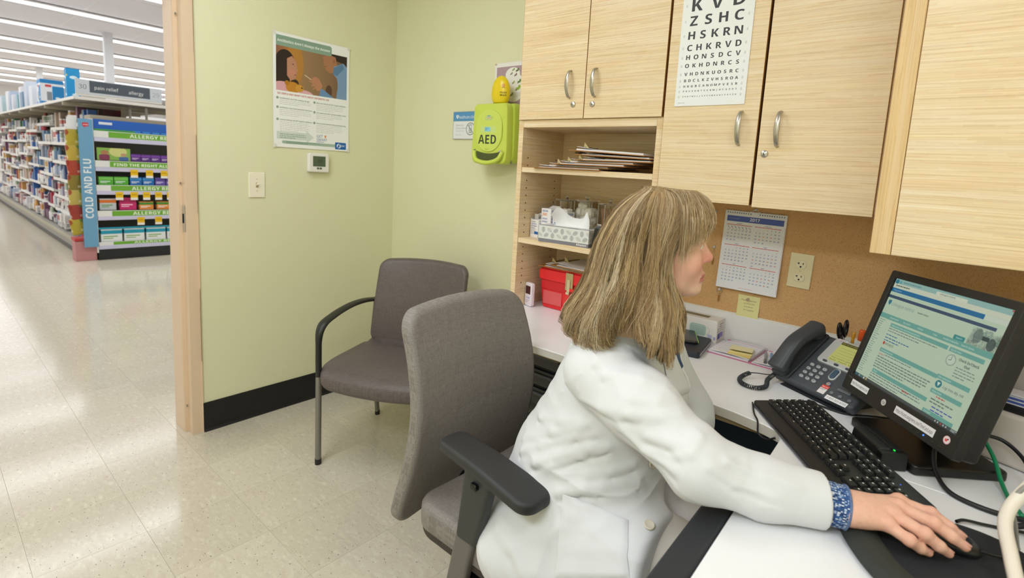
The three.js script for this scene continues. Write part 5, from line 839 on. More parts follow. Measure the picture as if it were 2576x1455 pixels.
  const turns = 46, pts = []; for (let i = 0; i <= turns * 12; i++) { const t = i / (turns * 12), P = path.getPointAt(t), T = path.getTangentAt(t), N = V(0, 1, 0).cross(T).normalize(), B = T.clone().cross(N), a = i / 12 * 2 * Math.PI; pts.push(P.addScaledVector(N, 0.0055 * Math.cos(a)).addScaledVector(B, 0.0055 * Math.sin(a))); }
  const cord = thing('coiled_cord', 'dark coiled phone cord looping on the counter left of the phone', 'cord'); mesh('coil', new THREE.TubeGeometry(new THREE.CatmullRomCurve3(pts), turns * 14, 0.0016, 5), mat('#3a3d42', 0.45), cord);
  mesh('lead', tube([[-0.425, 0.812, -1.633], [-0.41, 0.812, -1.645], [-0.37, 0.815, -1.66], [-0.34, 0.83, -1.672]], 0.0016, 24, 6), mat('#3a3d42', 0.45), cord);
}
{ // pens and scissors in a mug behind the phone
  const m = thing('pen_cup', 'black mesh pen cup standing behind the phone and monitor', 'cup', [-0.205, DESK, -1.86]);
  mesh('cup_wall', lathe([[0.036, 0], [0.04, 0], [0.042, 0.1], [0.0395, 0.1], [0.037, 0.004], [0, 0.004], [0, 0]], 28), mat('#1e2023', 0.5), m); mesh('cup_rim', at(new THREE.TorusGeometry(0.041, 0.0018, 8, 32), 0, 0.1, 0, Math.PI / 2), mat('#2a2c30', 0.4), m);
  const s = thing('scissors', 'black-handled scissors standing in the pen cup', 'scissors', [-0.222, DESK + 0.008, -1.868], 1.2); for (const q of [-1, 1]) { const ring = new THREE.TorusGeometry(0.015, 0.0045, 10, 28).scale(0.85, 1.5, 1); mesh('handle_loop', ring, mat('#17181a', 0.35), s, [q * 0.016, 0.15, 0], [0, 0.2, q * -0.25]); mesh('blade', rb(0.012, 0.12, 0.003, 0.001), steel, s, [q * 0.004, 0.07, q * 0.0018]); } s.rotation.z = 0.1;
  const mk = (label, col, x, z, h, r, rz) => { const t = thing('marker', label, 'marker', [x, DESK + 0.008, z]); mesh('barrel', at(cyl(r, r, h, 16), 0, h / 2, 0), mat(col === '#e8a93a' ? '#e8a93a' : '#e9e4dc', 0.4), t); mesh('cap', lathe([[0, 0.034], [r * 0.9, 0.034], [r * 1.15, 0.03], [r * 1.15, 0], [0, 0]], 18), mat(col, 0.35), t, [0, h - 0.004, 0]); t.rotation.z = rz; };
  mk('orange-capped marker standing in the pen cup', '#f0652a', -0.187, -1.852, 0.132, 0.008, -0.08); mk('yellow pencil-thin marker standing in the pen cup', '#e8a93a', -0.203, -1.848, 0.12, 0.004, -0.05);
}
// ---------------------------------------------------------------- monitor
{
  const m = thing('monitor', 'black computer monitor showing a pale green web page, tilted on its stand', 'monitor', [-0.021, DESK, -1.459], -0.905);
  m.updateMatrixWorld(true);
  const head = new THREE.Group(); head.name = 'display_head'; head.position.set(0, 0.249, 0); head.rotation.set(-0.283, 0, 0.02); m.add(head);
  const SW = 0.338, SH = 0.27;
  const bz = mat('#232120', 0.5);
  const frame = rrShape(SW + 0.034, SH + 0.064, 0.007), hole = new THREE.Path(); hole.moveTo(-SW / 2, -SH / 2 + 0.014); hole.lineTo(-SW / 2, SH / 2 + 0.014); hole.lineTo(SW / 2, SH / 2 + 0.014); hole.lineTo(SW / 2, -SH / 2 + 0.014); frame.holes.push(hole);
  mesh('bezel', at(ext(frame, 0.018, 0.0015), 0, -0.014, -0.004), bz, head);
  mesh('back_shell', at(slab(SW + 0.03, SH + 0.058, 0.036, 0.012, 0.01, { n: 4, bend: (v) => { if (v.z < 0) v.z -= 0.02 * (1 - Math.pow(Math.max(Math.abs(v.x) / 0.19, Math.abs(v.y) / 0.17), 2)); } }), 0, -0.014, -0.03), mat('#1d1b1a', 0.55), head);
  const page = canvasTex(1280, 1024, (c, w, h) => {
    c.fillStyle = '#bcd0b6'; c.fillRect(0, 0, w, h); c.fillStyle = '#93bab2'; c.fillRect(0, 0, w, 46); c.fillStyle = '#cfd6bf'; c.fillRect(0, 46, w, 42); disc(c, 28, 28, 22, '#2f7f96'); disc(c, 74, 30, 15, '#5fa4b0'); c.fillStyle = '#d3dcc4'; c.fillRect(520, 18, 330, 28); text(c, 'colleague central', 560, 40, 22, '#466'); greek(c, 110, 20, 380, 1, 16, '#5f8f92', 0.6); greek(c, 30, 60, 300, 1, 16, '#5a6d62', 0.7); c.fillStyle = '#b85a55'; c.fillRect(1240, 2, 36, 14);
    c.fillStyle = '#1d6d9c'; c.fillRect(0, 92, 1050, 40); text(c, 'Walgreens', 20, 120, 24, '#9cc3d6'); c.fillStyle = '#ccd7c4'; c.fillRect(1050, 92, 230, 40); c.fillStyle = '#39506a'; c.fillRect(0, 166, 1190, 28);
    poly(c, [[26, 216], [66, 216], [66, 244], [46, 268], [26, 244]], '#3a7a8c'); text(c, 'colleague central', 74, 262, 44, '#7f9d93', 'sans-serif', '', 'left', 300); text(c, 'health clinics', 420, 256, 20, '#3b5a55', 'sans-serif', 'bold');
    for (let k = 0; k < 300; k++) { const x = rr(990, 1250), y = rr(200, 360); c.fillStyle = `rgba(${rr(60, 120) | 0},${rr(80, 130) | 0},${rr(80, 120) | 0},0.14)`; c.fillRect(x, y, rr(8, 40), rr(8, 34)); } disc(c, 1070, 268, 42, 'rgba(70,90,90,0.5)', 60); disc(c, 1200, 300, 36, 'rgba(50,64,66,0.7)', 50); c.fillStyle = '#35474a'; c.fillRect(1110, 254, 60, 34);
    c.fillStyle = '#6ca89a'; c.fillRect(0, 352, w, 48); ['Departments', 'My Career', 'Policies', 'Tools', 'Health & Benefits', 'Search Stores'].forEach((s, k) => text(c, s, 190 + k * 168, 384, 20, '#cfe3d4', 'sans-serif', '', 'center')); rrect(c, 868, 314, 110, 38, 8, '#3f8f8c'); text(c, 'Search', 923, 341, 20, '#cfe8e0', 'sans-serif', '', 'center');
    for (let k = 0; k < 26; k++) greek(c, 16, 416 + k * 21.5, rr(60, 130), 1, 16, '#7c9486', 0.4);
    const bar = (x, y, ww, s) => { c.fillStyle = '#6ca89a'; c.fillRect(x, y, ww, 36); text(c, s, x + 14, y + 26, 22, '#c9e2d2'); };
    bar(176, 420, 690, 'Important news and announcements'); greek(c, 176, 470, 660, 2, 24, '#6b7e7a', 0.3); greek(c, 176, 530, 240, 1, 24, '#3f6f96', 0.32); greek(c, 176, 560, 330, 2, 26, '#3f6f96', 0.32); disc(c, 192, 620, 12, '#b5413c', 17); text(c, 'KRONOS', 206, 632, 30, '#4a4f4c', 'sans-serif', '');
    bar(180, 670, 710, 'Announcements'); text(c, 'Update', 184, 736, 24, '#b5524c'); greek(c, 270, 718, 560, 1, 24, '#66797a', 0.3); greek(c, 184, 752, 680, 5, 25, '#70857b', 0.4); bar(200, 880, 690, 'News'); greek(c, 190, 926, 660, 3, 25, '#66797a', 0.3); greek(c, 620, 928, 130, 1, 25, '#b5524c', 0.5);
    bar(884, 420, 330, 'Quick links'); disc(c, 940, 520, 48, '#98a89a'); disc(c, 940, 520, 39, '#c6d4bf'); c.strokeStyle = '#4a5a55'; c.lineWidth = 4; c.beginPath(); c.moveTo(940, 484); c.lineTo(940, 520); c.lineTo(916, 524); c.stroke(); text(c, 'Check In/Check', 1100, 500, 30, '#3f4f50', 'sans-serif', 'bold', 'center', 190); text(c, 'Out', 1100, 536, 30, '#3f4f50', 'sans-serif', 'bold', 'center'); greek(c, 1010, 552, 190, 4, 24, '#74877f', 0.3);
    bar(884, 660, 320, 'Site selection'); disc(c, 930, 736, 32, '#2f7f86'); poly(c, [[914, 722], [946, 722], [930, 756]], '#d6e6d6'); text(c, 'Log into My HR', 974, 752, 30, '#4a6360', 'sans-serif', 'italic', 'left', 220); bar(884, 786, 310, 'Help Desk'); greek(c, 960, 832, 150, 1, 22, '#c0665e', 0.5); greek(c, 920, 862, 250, 2, 26, '#6a7f76', 0.4); greek(c, 960, 920, 220, 2, 28, '#4a5fa6', 0.32); bar(890, 962, 310, 'Contact');
    c.fillStyle = '#4a5050'; c.fillRect(0, 996, w, 28); disc(c, 26, 1010, 13, '#2f6f86'); for (let k = 0; k < 4; k++) { c.fillStyle = ['#7fa6a6', '#3f7f8c', '#c9cfc0', '#b5a15a'][k]; c.fillRect(60 + k * 34, 1000, 22, 20); } disc(c, 1100, 1010, 7, '#c9423c'); for (let k = 0; k < 4; k++) { c.fillStyle = '#c9d2cc'; c.fillRect(1040 + k * 26 + (k > 1 ? 30 : 0), 1004, 10, 12); } greek(c, 1200, 1002, 66, 2, 10, '#c9d2cc', 0.5);
  });
  const sg = new THREE.PlaneGeometry(SW, SH);
  mesh('monitor_screen', sg, mat('#0a0b0b', 0.35, { emissive: '#ffffff', emissiveMap: page, emissiveIntensity: 0.72 }), head, [0, 0, -0.002]);
  const lab = (s) => mat('#ffffff', 0.5, { map: canvasTex(420, 56, (c) => { c.fillStyle = '#f4f2f5'; c.fillRect(0, 0, 420, 56); text(c, s, 14, 40, 34, '#3c3c42', 'sans-serif', '', 'left', 392); }) });
  mesh('address_label', printGeo(0.066, 0.0165, 0.0006), lab('https://hcams.walgreens.com'), head, [-0.122, -SH / 2 - 0.0195, 0.0056]); mesh('address_label', printGeo(0.118, 0.0175, 0.0006), lab('https://hcams.walgreens.com/TimeCard.aspx'), head, [0.068, -SH / 2 - 0.0195, 0.0056]);
  const hpT = canvasTex(96, 96, (c) => { c.fillStyle = '#232120'; c.fillRect(0, 0, 96, 96); disc(c, 48, 48, 44, '#d9d8d4'); c.save(); c.translate(48, 50); c.transform(1, 0, -0.28, 1, 0, 0); text(c, 'hp', 0, 16, 52, '#232120', 'sans-serif', '', 'center'); c.restore(); });
  mesh('maker_badge', at(new THREE.CircleGeometry(0.0085, 32), 0, 0, 0), mat('#ffffff', 0.35, { map: hpT }), head, [-0.03, -SH / 2 - 0.021, 0.0056]);
  mesh('round_sticker', new THREE.CircleGeometry(0.0085, 32), mat('#ffffff', 0.5, { map: canvasTex(64, 64, (c) => { c.fillStyle = '#f3c6ca'; c.fillRect(0, 0, 64, 64); disc(c, 32, 32, 25, '#f7e6e6'); disc(c, 27, 34, 12, '#e05a62'); disc(c, 40, 24, 6, '#3a2a2e'); }) }), head, [0.158, -SH / 2 - 0.016, 0.0056]);
  mesh('power_led', at(cyl(0.0018, 0.0018, 0.001, 12), 0, 0, 0, Math.PI / 2), mat('#223355', 0.3, { emissive: '#3f7fff', emissiveIntensity: 2 }), head, [0.105, -SH / 2 - 0.034, 0.0058]);
  for (let k = 0; k < 4; k++) mesh('menu_button', rb(0.008, 0.003, 0.002, 0.001), mat('#2f2d2c', 0.4), head, [0.07 + k * 0.02 + (k > 1 ? 0.02 : 0), -SH / 2 - 0.036, 0.0058]);
  mesh('model_print', printGeo(0.04, 0.004, 0.0003), mat('#ffffff', 0.4, { map: canvasTex(120, 12, (c) => { c.fillStyle = '#232120'; c.fillRect(0, 0, 120, 12); text(c, 'ProDisplay', 2, 10, 11, '#9a9794'); }) }), head, [-0.155, -SH / 2 - 0.01, 0.0056]);
  mesh('neck', at(slab(0.07, 0.2, 0.03, 0.01, 0.008, { n: 4 }), 0, 0.12, -0.075, -0.1), bz, m); mesh('neck_hinge', at(cyl(0.022, 0.022, 0.06, 24), 0, 0.2, -0.07, 0, 0, Math.PI / 2), bz, m);
  mesh('base', at(slab(0.23, 0.2, 0.022, 0.012, 0.006, { n: 5 }), 0, 0.0112, -0.035, -Math.PI / 2), mat('#171615', 0.35), m);
  m.updateMatrixWorld(true);
  const L = new THREE.RectAreaLight(new THREE.Color(0.75, 0.9, 0.75), 0.5, SW, SH); const P = head.localToWorld(V(0, 0, 0.012)), Q = head.localToWorld(V(0, 0, 1)); L.position.copy(P); L.lookAt(Q); scene.add(L);
}
{ // card reader
  const r = thing('card_reader', 'small black card reader with a green light in front of the monitor base', 'card reader', [-0.075, DESK, -1.372], -0.95);
  mesh('body', at(slab(0.105, 0.042, 0.05, 0.006, 0.004, { n: 4, bend: (v) => { v.z -= 0.15 * v.y; } }), 0, 0.022, 0), mat('#1a1b1c', 0.4), r); mesh('swipe_slot', at(rb(0.106, 0.006, 0.004, 0.001), 0, 0.042, -0.004), darkGap, r); mesh('end_block', at(slab(0.02, 0.04, 0.056, 0.004, 0.003, { n: 4 }), 0.056, 0.021, -0.002), mat('#121314', 0.4), r);
  mesh('status_led', rb(0.006, 0.0012, 0.003, 0.0005), mat('#0a2a10', 0.3, { emissive: '#1ee04a', emissiveIntensity: 2 }), r, [0.054, 0.0424, -0.006]);
}
// ---------------------------------------------------------------- keyboard
{
  const k = thing('keyboard', 'black full-size computer keyboard lying along the desk corner', 'keyboard', [-0.157, DESK, -1.305], -0.925);
  const KL = 0.455, KW = 0.162, tl = 0.075, body = mat('#222325', 0.45);
  const top = new THREE.Group(); top.name = 'key_deck'; top.position.set(0, 0.0125, 0); top.rotation.x = tl; k.add(top);
  mesh('case', at(slab(KL, KW, 0.016, 0.008, 0.005, { n: 5 }), 0, 0.0, 0, -Math.PI / 2), body, top);
  mesh('front_lip', at(rb(KL - 0.01, 0.004, 0.006, 0.002), 0, -0.002, KW / 2 + 0.001), mat('#6d7076', 0.25, { metalness: 0.6 }), top);
  const kg = {}, key = (w, d) => { const n = w.toFixed(4) + d.toFixed(4); if (!kg[n]) { const g = new RoundedBoxGeometry(w, 0.0085, d, 1, 0.0012), p = g.attributes.position; for (let i = 0; i < p.count; i++) if (p.getY(i) > 0) { p.setX(i, p.getX(i) * (1 - 0.004 / w)); p.setZ(i, p.getZ(i) * (1 - 0.003 / d) - 0.0006); } g.computeVertexNormals(); kg[n] = g; } return kg[n]; };
  const km = mat('#1c1d1e', 0.42), lm = mat('#d8d8d6', 0.5), U = 0.0189;
  const glyph = rb(0.0042, 0.0002, 0.0026, 0.00005), glyphW = rb(0.006, 0.0002, 0.0016, 0.00005);
  const put = (x, z, w = 1, d = 1, wide) => { const kk = mesh('key', key(U * w - 0.0026, U * d - 0.0026), km, top, [x, 0.0122, z]); mesh('key_print', wide ? glyphW : glyph, lm, top, [x - Math.min(0.0035, 0.002), 0.01665, z - 0.0028 * d]); };
  const X0 = -KL / 2 + 0.012, Z0 = -KW / 2 + 0.022;
  for (let i = 0; i < 13; i++) put(X0 + U * (0.5 + i + (i > 0 ? 1 : 0) + (i > 4 ? 0.5 : 0) + (i > 8 ? 0.5 : 0)) * 1.0, Z0, 1, 0.8, 1);
  const row = (z, ws, x = X0) => { for (const w of ws) { if (w < 0) { x -= w * U; continue; } put(x + U * w / 2, z, w, 1, w > 1.2); x += U * w; } };
  const z1 = Z0 + 0.023;
  row(z1, [...Array(13).fill(1), 2]); row(z1 + U, [1.5, ...Array(12).fill(1), 1.5]); row(z1 + 2 * U, [1.75, ...Array(11).fill(1), 2.25]); row(z1 + 3 * U, [2.25, ...Array(10).fill(1), 2.75]); row(z1 + 4 * U, [1.25, 1.25, 1.25, 6.25, 1.25, 1.25, 1.25, 1.25]);
  const xn = X0 + 15.35 * U; for (let i = 0; i < 3; i++) { put(xn + U * (i + 0.5), Z0, 1, 0.8, 1); put(xn + U * (i + 0.5), z1, 1, 1, 1); put(xn + U * (i + 0.5), z1 + U, 1, 1, 1); put(xn + U * (i + 0.5), z1 + 4 * U); } put(xn + U * 1.5, z1 + 3 * U);
  const xp = X0 + 18.7 * U; for (let r = 0; r < 4; r++) for (let i = 0; i < 4; i++) if (!(i === 3 && r === 2)) put(xp + U * (i + 0.5), z1 + r * U + (i === 3 && r === 1 ? U / 2 : i === 3 && r === 3 ? U / 2 : 0), 1, i === 3 && (r === 1 || r === 3) ? 2 : 1); put(xp + U, z1 + 4 * U, 2); put(xp + 2.5 * U, z1 + 4 * U);
  for (let i = 0; i < 3; i++) mesh('status_led', rb(0.0025, 0.0006, 0.0015, 0.0003), i ? mat('#3a3f48', 0.4) : mat('#20305a', 0.3, { emissive: '#4a5cff', emissiveIntensity: 2 }), top, [xp + U * (0.9 + i), 0.0085, Z0]);
  for (const s of [-1, 1]) mesh('foot', rb(0.03, 0.012, 0.006, 0.002), body, k, [s * 0.18, 0.006, -KW / 2 + 0.012]);
}
{ // mouse pad and mouse
  const p = thing('mouse_pad', 'black mouse pad with a raised wrist cushion under the hand', 'mouse pad', [0.07, DESK, -1.045], 0.5);
  const fab = mat('#23252a', 0.9), rub = mat('#2f322f', 0.75);
  mesh('mat', slab(0.3, 0.25, 0.005, 0.11, 0.002, { n: 14 }).rotateX(-Math.PI / 2), fab, p, [0, 0.0026, 0]);
  mesh('wrist_cushion', (() => { const c = new THREE.CatmullRomCurve3([V(-0.06, 0.006, -0.118), V(-0.115, 0.008, -0.08), V(-0.128, 0.009, 0), V(-0.11, 0.008, 0.078), V(-0.055, 0.006, 0.116)]); const g = new THREE.TubeGeometry(c, 50, 1, 16), q = g.attributes.position, v = V(); for (let i = 0; i <= 50; i++) { const t = i / 50, P = c.getPointAt(t), e = Math.sqrt(clamp(1 - Math.pow(2 * t - 1, 6), 0.001, 1)); for (let k = 0; k <= 16; k++) { v.fromBufferAttribute(q, i * 17 + k).sub(P); q.setXYZ(i * 17 + k, P.x + v.x * 0.03 * e, Math.max(0.001, P.y + v.y * 0.013 * e), P.z + v.z * 0.03 * e); } } g.computeVertexNormals(); return g; })(), rub, p);
  const m = thing('computer_mouse', 'black computer mouse under the woman\'s right hand', 'mouse', [0.045, DESK + 0.0052, -1.098], 0.1);
  mesh('shell', slab(0.115, 0.06, 0.034, 0.028, 0.014, { n: 10, bend: (v) => { v.z = (v.z + 0.017) * (0.72 - 0.9 * Math.pow(v.x / 0.115 + 0.08, 2) * 1.2) ; } }).rotateX(-Math.PI / 2), mat('#1b1c1e', 0.35), m, [0, 0.0, 0]);
  mesh('scroll_wheel', at(cyl(0.009, 0.009, 0.006, 20), 0.035, 0.017, 0, Math.PI / 2), mat('#3a3c40', 0.5), m);
}
// ---------------------------------------------------------------- cables and things behind the monitor
const blk = mat('#1d1e20', 0.45);
function cable(name, label, pts, r, m = blk) { const t = thing(name, label, 'cable'); mesh('jacket', tube(pts, r, 60, 8), m, t); const e = pts[pts.length - 1]; mesh('end_sleeve', new THREE.SphereGeometry(r * 1.25, 10, 8), m, t, e); return t; }
cable('monitor_cable', 'black cable dropping from the monitor and curving over the desk', [[0.03, 0.86, -1.4], [0.028, 0.835, -1.385], [0.035, 0.812, -1.35], [0.06, 0.8005, -1.3], [0.11, 0.8005, -1.28], [0.17, 0.8005, -1.29], [0.22, 0.803, -1.3]], 0.0048);
cable('keyboard_cable', 'thin black keyboard cable trailing behind the keyboard', [[-0.29, 0.803, -1.5], [-0.24, 0.8, -1.56], [-0.16, 0.799, -1.56], [-0.1, 0.799, -1.6], [0.0, 0.8, -1.65]], 0.0025);
cable('drooping_cable', 'thin black cable drooping over the front edge of the counter under the keyboard', [[-0.36, 0.8, -1.44], [-0.335, 0.8, -1.37], [-0.318, 0.797, -1.34], [-0.31, 0.77, -1.33], [-0.29, 0.765, -1.325], [-0.27, 0.78, -1.315]], 0.0022);
cable('mouse_cable', 'black mouse cable looping across the white desk beyond the hand', [[0.1, 0.81, -1.1], [0.125, 0.808, -1.11], [0.14, 0.804, -1.135], [0.165, 0.799, -1.145], [0.2, 0.798, -1.13], [0.26, 0.798, -1.1]], 0.0022);
cable('second_cable', 'black cable behind the mouse pad running to the cable tangle', [[0.07, 0.803, -1.185], [0.08, 0.803, -1.2], [0.11, 0.799, -1.22], [0.15, 0.8, -1.235], [0.19, 0.803, -1.25]], 0.0028);
cable('green_cable', 'green network cable hanging beside the monitor into the tangle', [[0.1, 0.87, -1.5], [0.125, 0.84, -1.46], [0.14, 0.81, -1.41], [0.15, 0.802, -1.36], [0.165, 0.803, -1.3]], 0.0042, mat('#1f8f5f', 0.4));
cable('power_cable', 'black power cable hanging from the monitor corner beside the green cable', [[0.1, 0.87, -1.49], [0.14, 0.865, -1.5], [0.175, 0.845, -1.47], [0.185, 0.81, -1.4], [0.19, 0.803, -1.33]], 0.0042);
cable('stiff_cable', 'thick black cable crossing in front of the white cable at the right edge', [[0.155, 0.803, -1.25], [0.17, 0.83, -1.22], [0.2, 0.87, -1.2], [0.25, 0.9, -1.19]], 0.0052);
cable('rising_cable', 'black cable rising at the right edge behind the white cable', [[0.2, 0.803, -1.29], [0.215, 0.86, -1.27], [0.235, 0.93, -1.26], [0.26, 1.0, -1.26]], 0.0048);
cable('white_cable', 'thick white cable hanging down past the mouse pad at the right edge', [[0.3, 1.1, -1.2], [0.2, 1.0, -1.19], [0.15, 0.93, -1.15], [0.122, 0.885, -1.1], [0.128, 0.855, -1.03], [0.138, 0.83, -0.97], [0.142, 0.82, -0.92], [0.15, 0.815, -0.8], [0.2, 0.812, -0.6]], 0.0098, mat('#ece3d6', 0.4));
cable('grey_cable', 'thin grey cable wrapped over the thick white cable', [[0.26, 0.97, -1.15], [0.19, 0.955, -1.14], [0.145, 0.935, -1.13], [0.13, 0.9, -1.13], [0.14, 0.85, -1.15], [0.15, 0.803, -1.17]], 0.0036, mat('#9b9892', 0.45));
{
  const b = thing('power_brick', 'black power adapter block lying among the cables at the right edge', 'power adapter', [0.245, DESK, -1.255], 0.3); mesh('block', at(slab(0.12, 0.06, 0.034, 0.008, 0.006, { n: 4 }), 0, 0.0172, 0, -Math.PI / 2), blk, b); mesh('strain_relief', at(new THREE.ConeGeometry(0.007, 0.03, 14), -0.072, 0.017, 0, 0, 0, Math.PI / 2), blk, b);
  const p = thing('label_printer', 'bulky white plastic desktop printer behind the monitor at the right', 'printer', [0.24, DESK, -1.62], -0.35);
  const pl = mat('#e2d8cf', 0.5);
  mesh('lower_body', at(slab(0.27, 0.22, 0.12, 0.03, 0.014, { n: 6 }), 0, 0.0605, 0, -Math.PI / 2), pl, p); mesh('upper_body', at(slab(0.25, 0.12, 0.19, 0.03, 0.02, { n: 6 }), 0.0, 0.205, -0.055, -Math.PI / 2), mat('#e6dedb', 0.45), p); mesh('oval_recess', at(slab(0.1, 0.04, 0.004, 0.02, 0.0015, { n: 8 }), -0.06, 0.118, 0.075, -Math.PI / 2), mat('#cfc3b4', 0.5), p);
  const t = thing('card_tray', 'black tray on the white printer holding blue and white cards', 'tray', [0.165, DESK + 0.1215, -1.575], -0.35); mesh('tray', at(slab(0.085, 0.06, 0.016, 0.006, 0.004, { n: 4 }), 0, 0.0085, 0, -Math.PI / 2), blk, t); mesh('tray_wall', rb(0.006, 0.04, 0.06, 0.002), blk, t, [0.042, 0.025, 0]);
  for (let k = 0; k < 6; k++) tag(mesh('plastic_card', rb(0.07, 0.0035, 0.05, 0.001), mat(k === 5 ? '#ece9f0' : k % 2 ? '#4a62b8' : '#d6d9ea', 0.4), null, [0.163, DESK + 0.1405 + k * 0.0042, -1.573], [0.0, -0.3 + k * 0.012, 0]), `${k === 5 ? 'topmost white' : ORD[k] + ' from bottom'} plastic card stacked in the black tray on the printer`, 'card', 'cards stacked in the black tray');
}

// ---------------------------------------------------------------- guest chair in the corner
{
  const c = thing('guest_chair', 'brown-grey upholstered guest chair with grey metal legs in the room corner', 'chair', [-1.977, 0, -1.486], Math.atan2(0.45, 0.89));
  // local: x to the sitter's left... +x right along the front edge, z forward; front legs at z=.23, back legs at z=-.29
  const met = mat('#8f8d88', 0.35, { metalness: 0.7 }), arm = mat('#222321', 0.45);
  const X = 0.27, zf = 0.258, zb = -0.262;
  for (const s of [-1, 1]) {
    const lf = mesh('leg', tube([[s * X, 0.012, zf], [s * X, 0.2, zf], [s * X, 0.43, zf - 0.002]], 0.0135, 20, 14), met, c); mesh('foot_cap', at(cyl(0.0145, 0.0145, 0.026, 18), s * X, 0.013, zf), blackPlastic, lf);
    const lb = mesh('leg', tube([[s * (X - 0.01), 0.012, zb], [s * (X - 0.01), 0.22, zb + 0.03], [s * (X - 0.005), 0.45, zb + 0.045], [s * X, 0.66, zb + 0.02]], 0.0125, 30, 14), met, c); mesh('foot_cap', at(cyl(0.0135, 0.0135, 0.026, 18), s * (X - 0.01), 0.013, zb), blackPlastic, lb);
    const ac = new THREE.CatmullRomCurve3([V(s * X, 0.42, zf - 0.002), V(s * X, 0.52, zf + 0.0), V(s * X, 0.62, zf - 0.006), V(s * X, 0.652, zf - 0.03), V(s * X, 0.674, zf - 0.11), V(s * X, 0.688, zf - 0.25), V(s * X, 0.682, zf - 0.38), V(s * X, 0.664, zb + 0.03)], false, 'centripetal');
    const g = new THREE.TubeGeometry(ac, 70, 1, 14), p = g.attributes.position, q = V(); for (let i = 0; i <= 70; i++) { const t = i / 70, P = ac.getPointAt(t), T = ac.getTangentAt(t), B = V(1, 0, 0), N = T.clone().cross(B).normalize(); const w = lerp(0.0135, 0.023, clamp((t - 0.22) / 0.12, 0, 1)), d = lerp(0.014, 0.0115, clamp((t - 0.25) / 0.1, 0, 1)); for (let k = 0; k <= 14; k++) { q.fromBufferAttribute(p, i * 15 + k).sub(P); const a = q.dot(B), b = q.dot(N); p.setXYZ(i * 15 + k, P.x + a * w, P.y + N.y * b * d, P.z + N.z * b * d); } } g.computeVertexNormals();
    mesh('armrest', g, arm, c);
  }
  mesh('seat_pan', at(slab(0.46, 0.44, 0.02, 0.05, 0.006, { n: 5 }), 0, 0.405, 0.02, -Math.PI / 2), blackPlastic, c);
  mesh('frame_rail', merge([at(cyl(0.011, 0.011, 0.52, 14), 0, 0.39, zf - 0.05, 0, 0, Math.PI / 2), at(cyl(0.011, 0.011, 0.52, 14), 0, 0.39, zb + 0.06, 0, 0, Math.PI / 2)]), met, c);
  mesh('seat', slab(0.535, 0.54, 0.085, 0.085, 0.036, { n: 9, rings: 8, puff: 0.006, bend: (v) => { v.x *= 1 + 0.04 * v.y / 0.25; const f = clamp((v.y - 0.12) / 0.13, 0, 1); v.y += 0.02 * (1 - Math.pow(v.x / 0.26, 2)) * clamp(v.y / 0.25, 0, 1); v.z -= 0.024 * f * f + 0.012 * Math.exp(-Math.pow((v.y + 0.15) / 0.016, 2)) * (v.z > 0 ? 1 : 0); v.z += 0.01 * Math.pow(v.x / 0.25, 2); } }).rotateX(-Math.PI / 2), guestCloth, c, [0, 0.43, 0.025]).geometry.scale(1, 1, -1).computeVertexNormals();
  mesh('backrest', slab(0.49, 0.445, 0.052, 0.045, 0.022, { n: 9, rings: 8, puff: 0.004, bend: (v) => { v.x *= 1 - 0.03 * (v.y / 0.22 - 1) * 0.5; v.z += 0.05 * Math.pow(v.x / 0.25, 2) - 0.2 * Math.pow(v.y / 0.45 + 0.1, 2) * 0.25 - 0.17 * (v.y + 0.22); v.y += -0.012 * Math.pow(v.x / 0.25, 2) * Math.sign(v.y); } }), guestCloth, c, [0, 0.672, -0.205]);
}
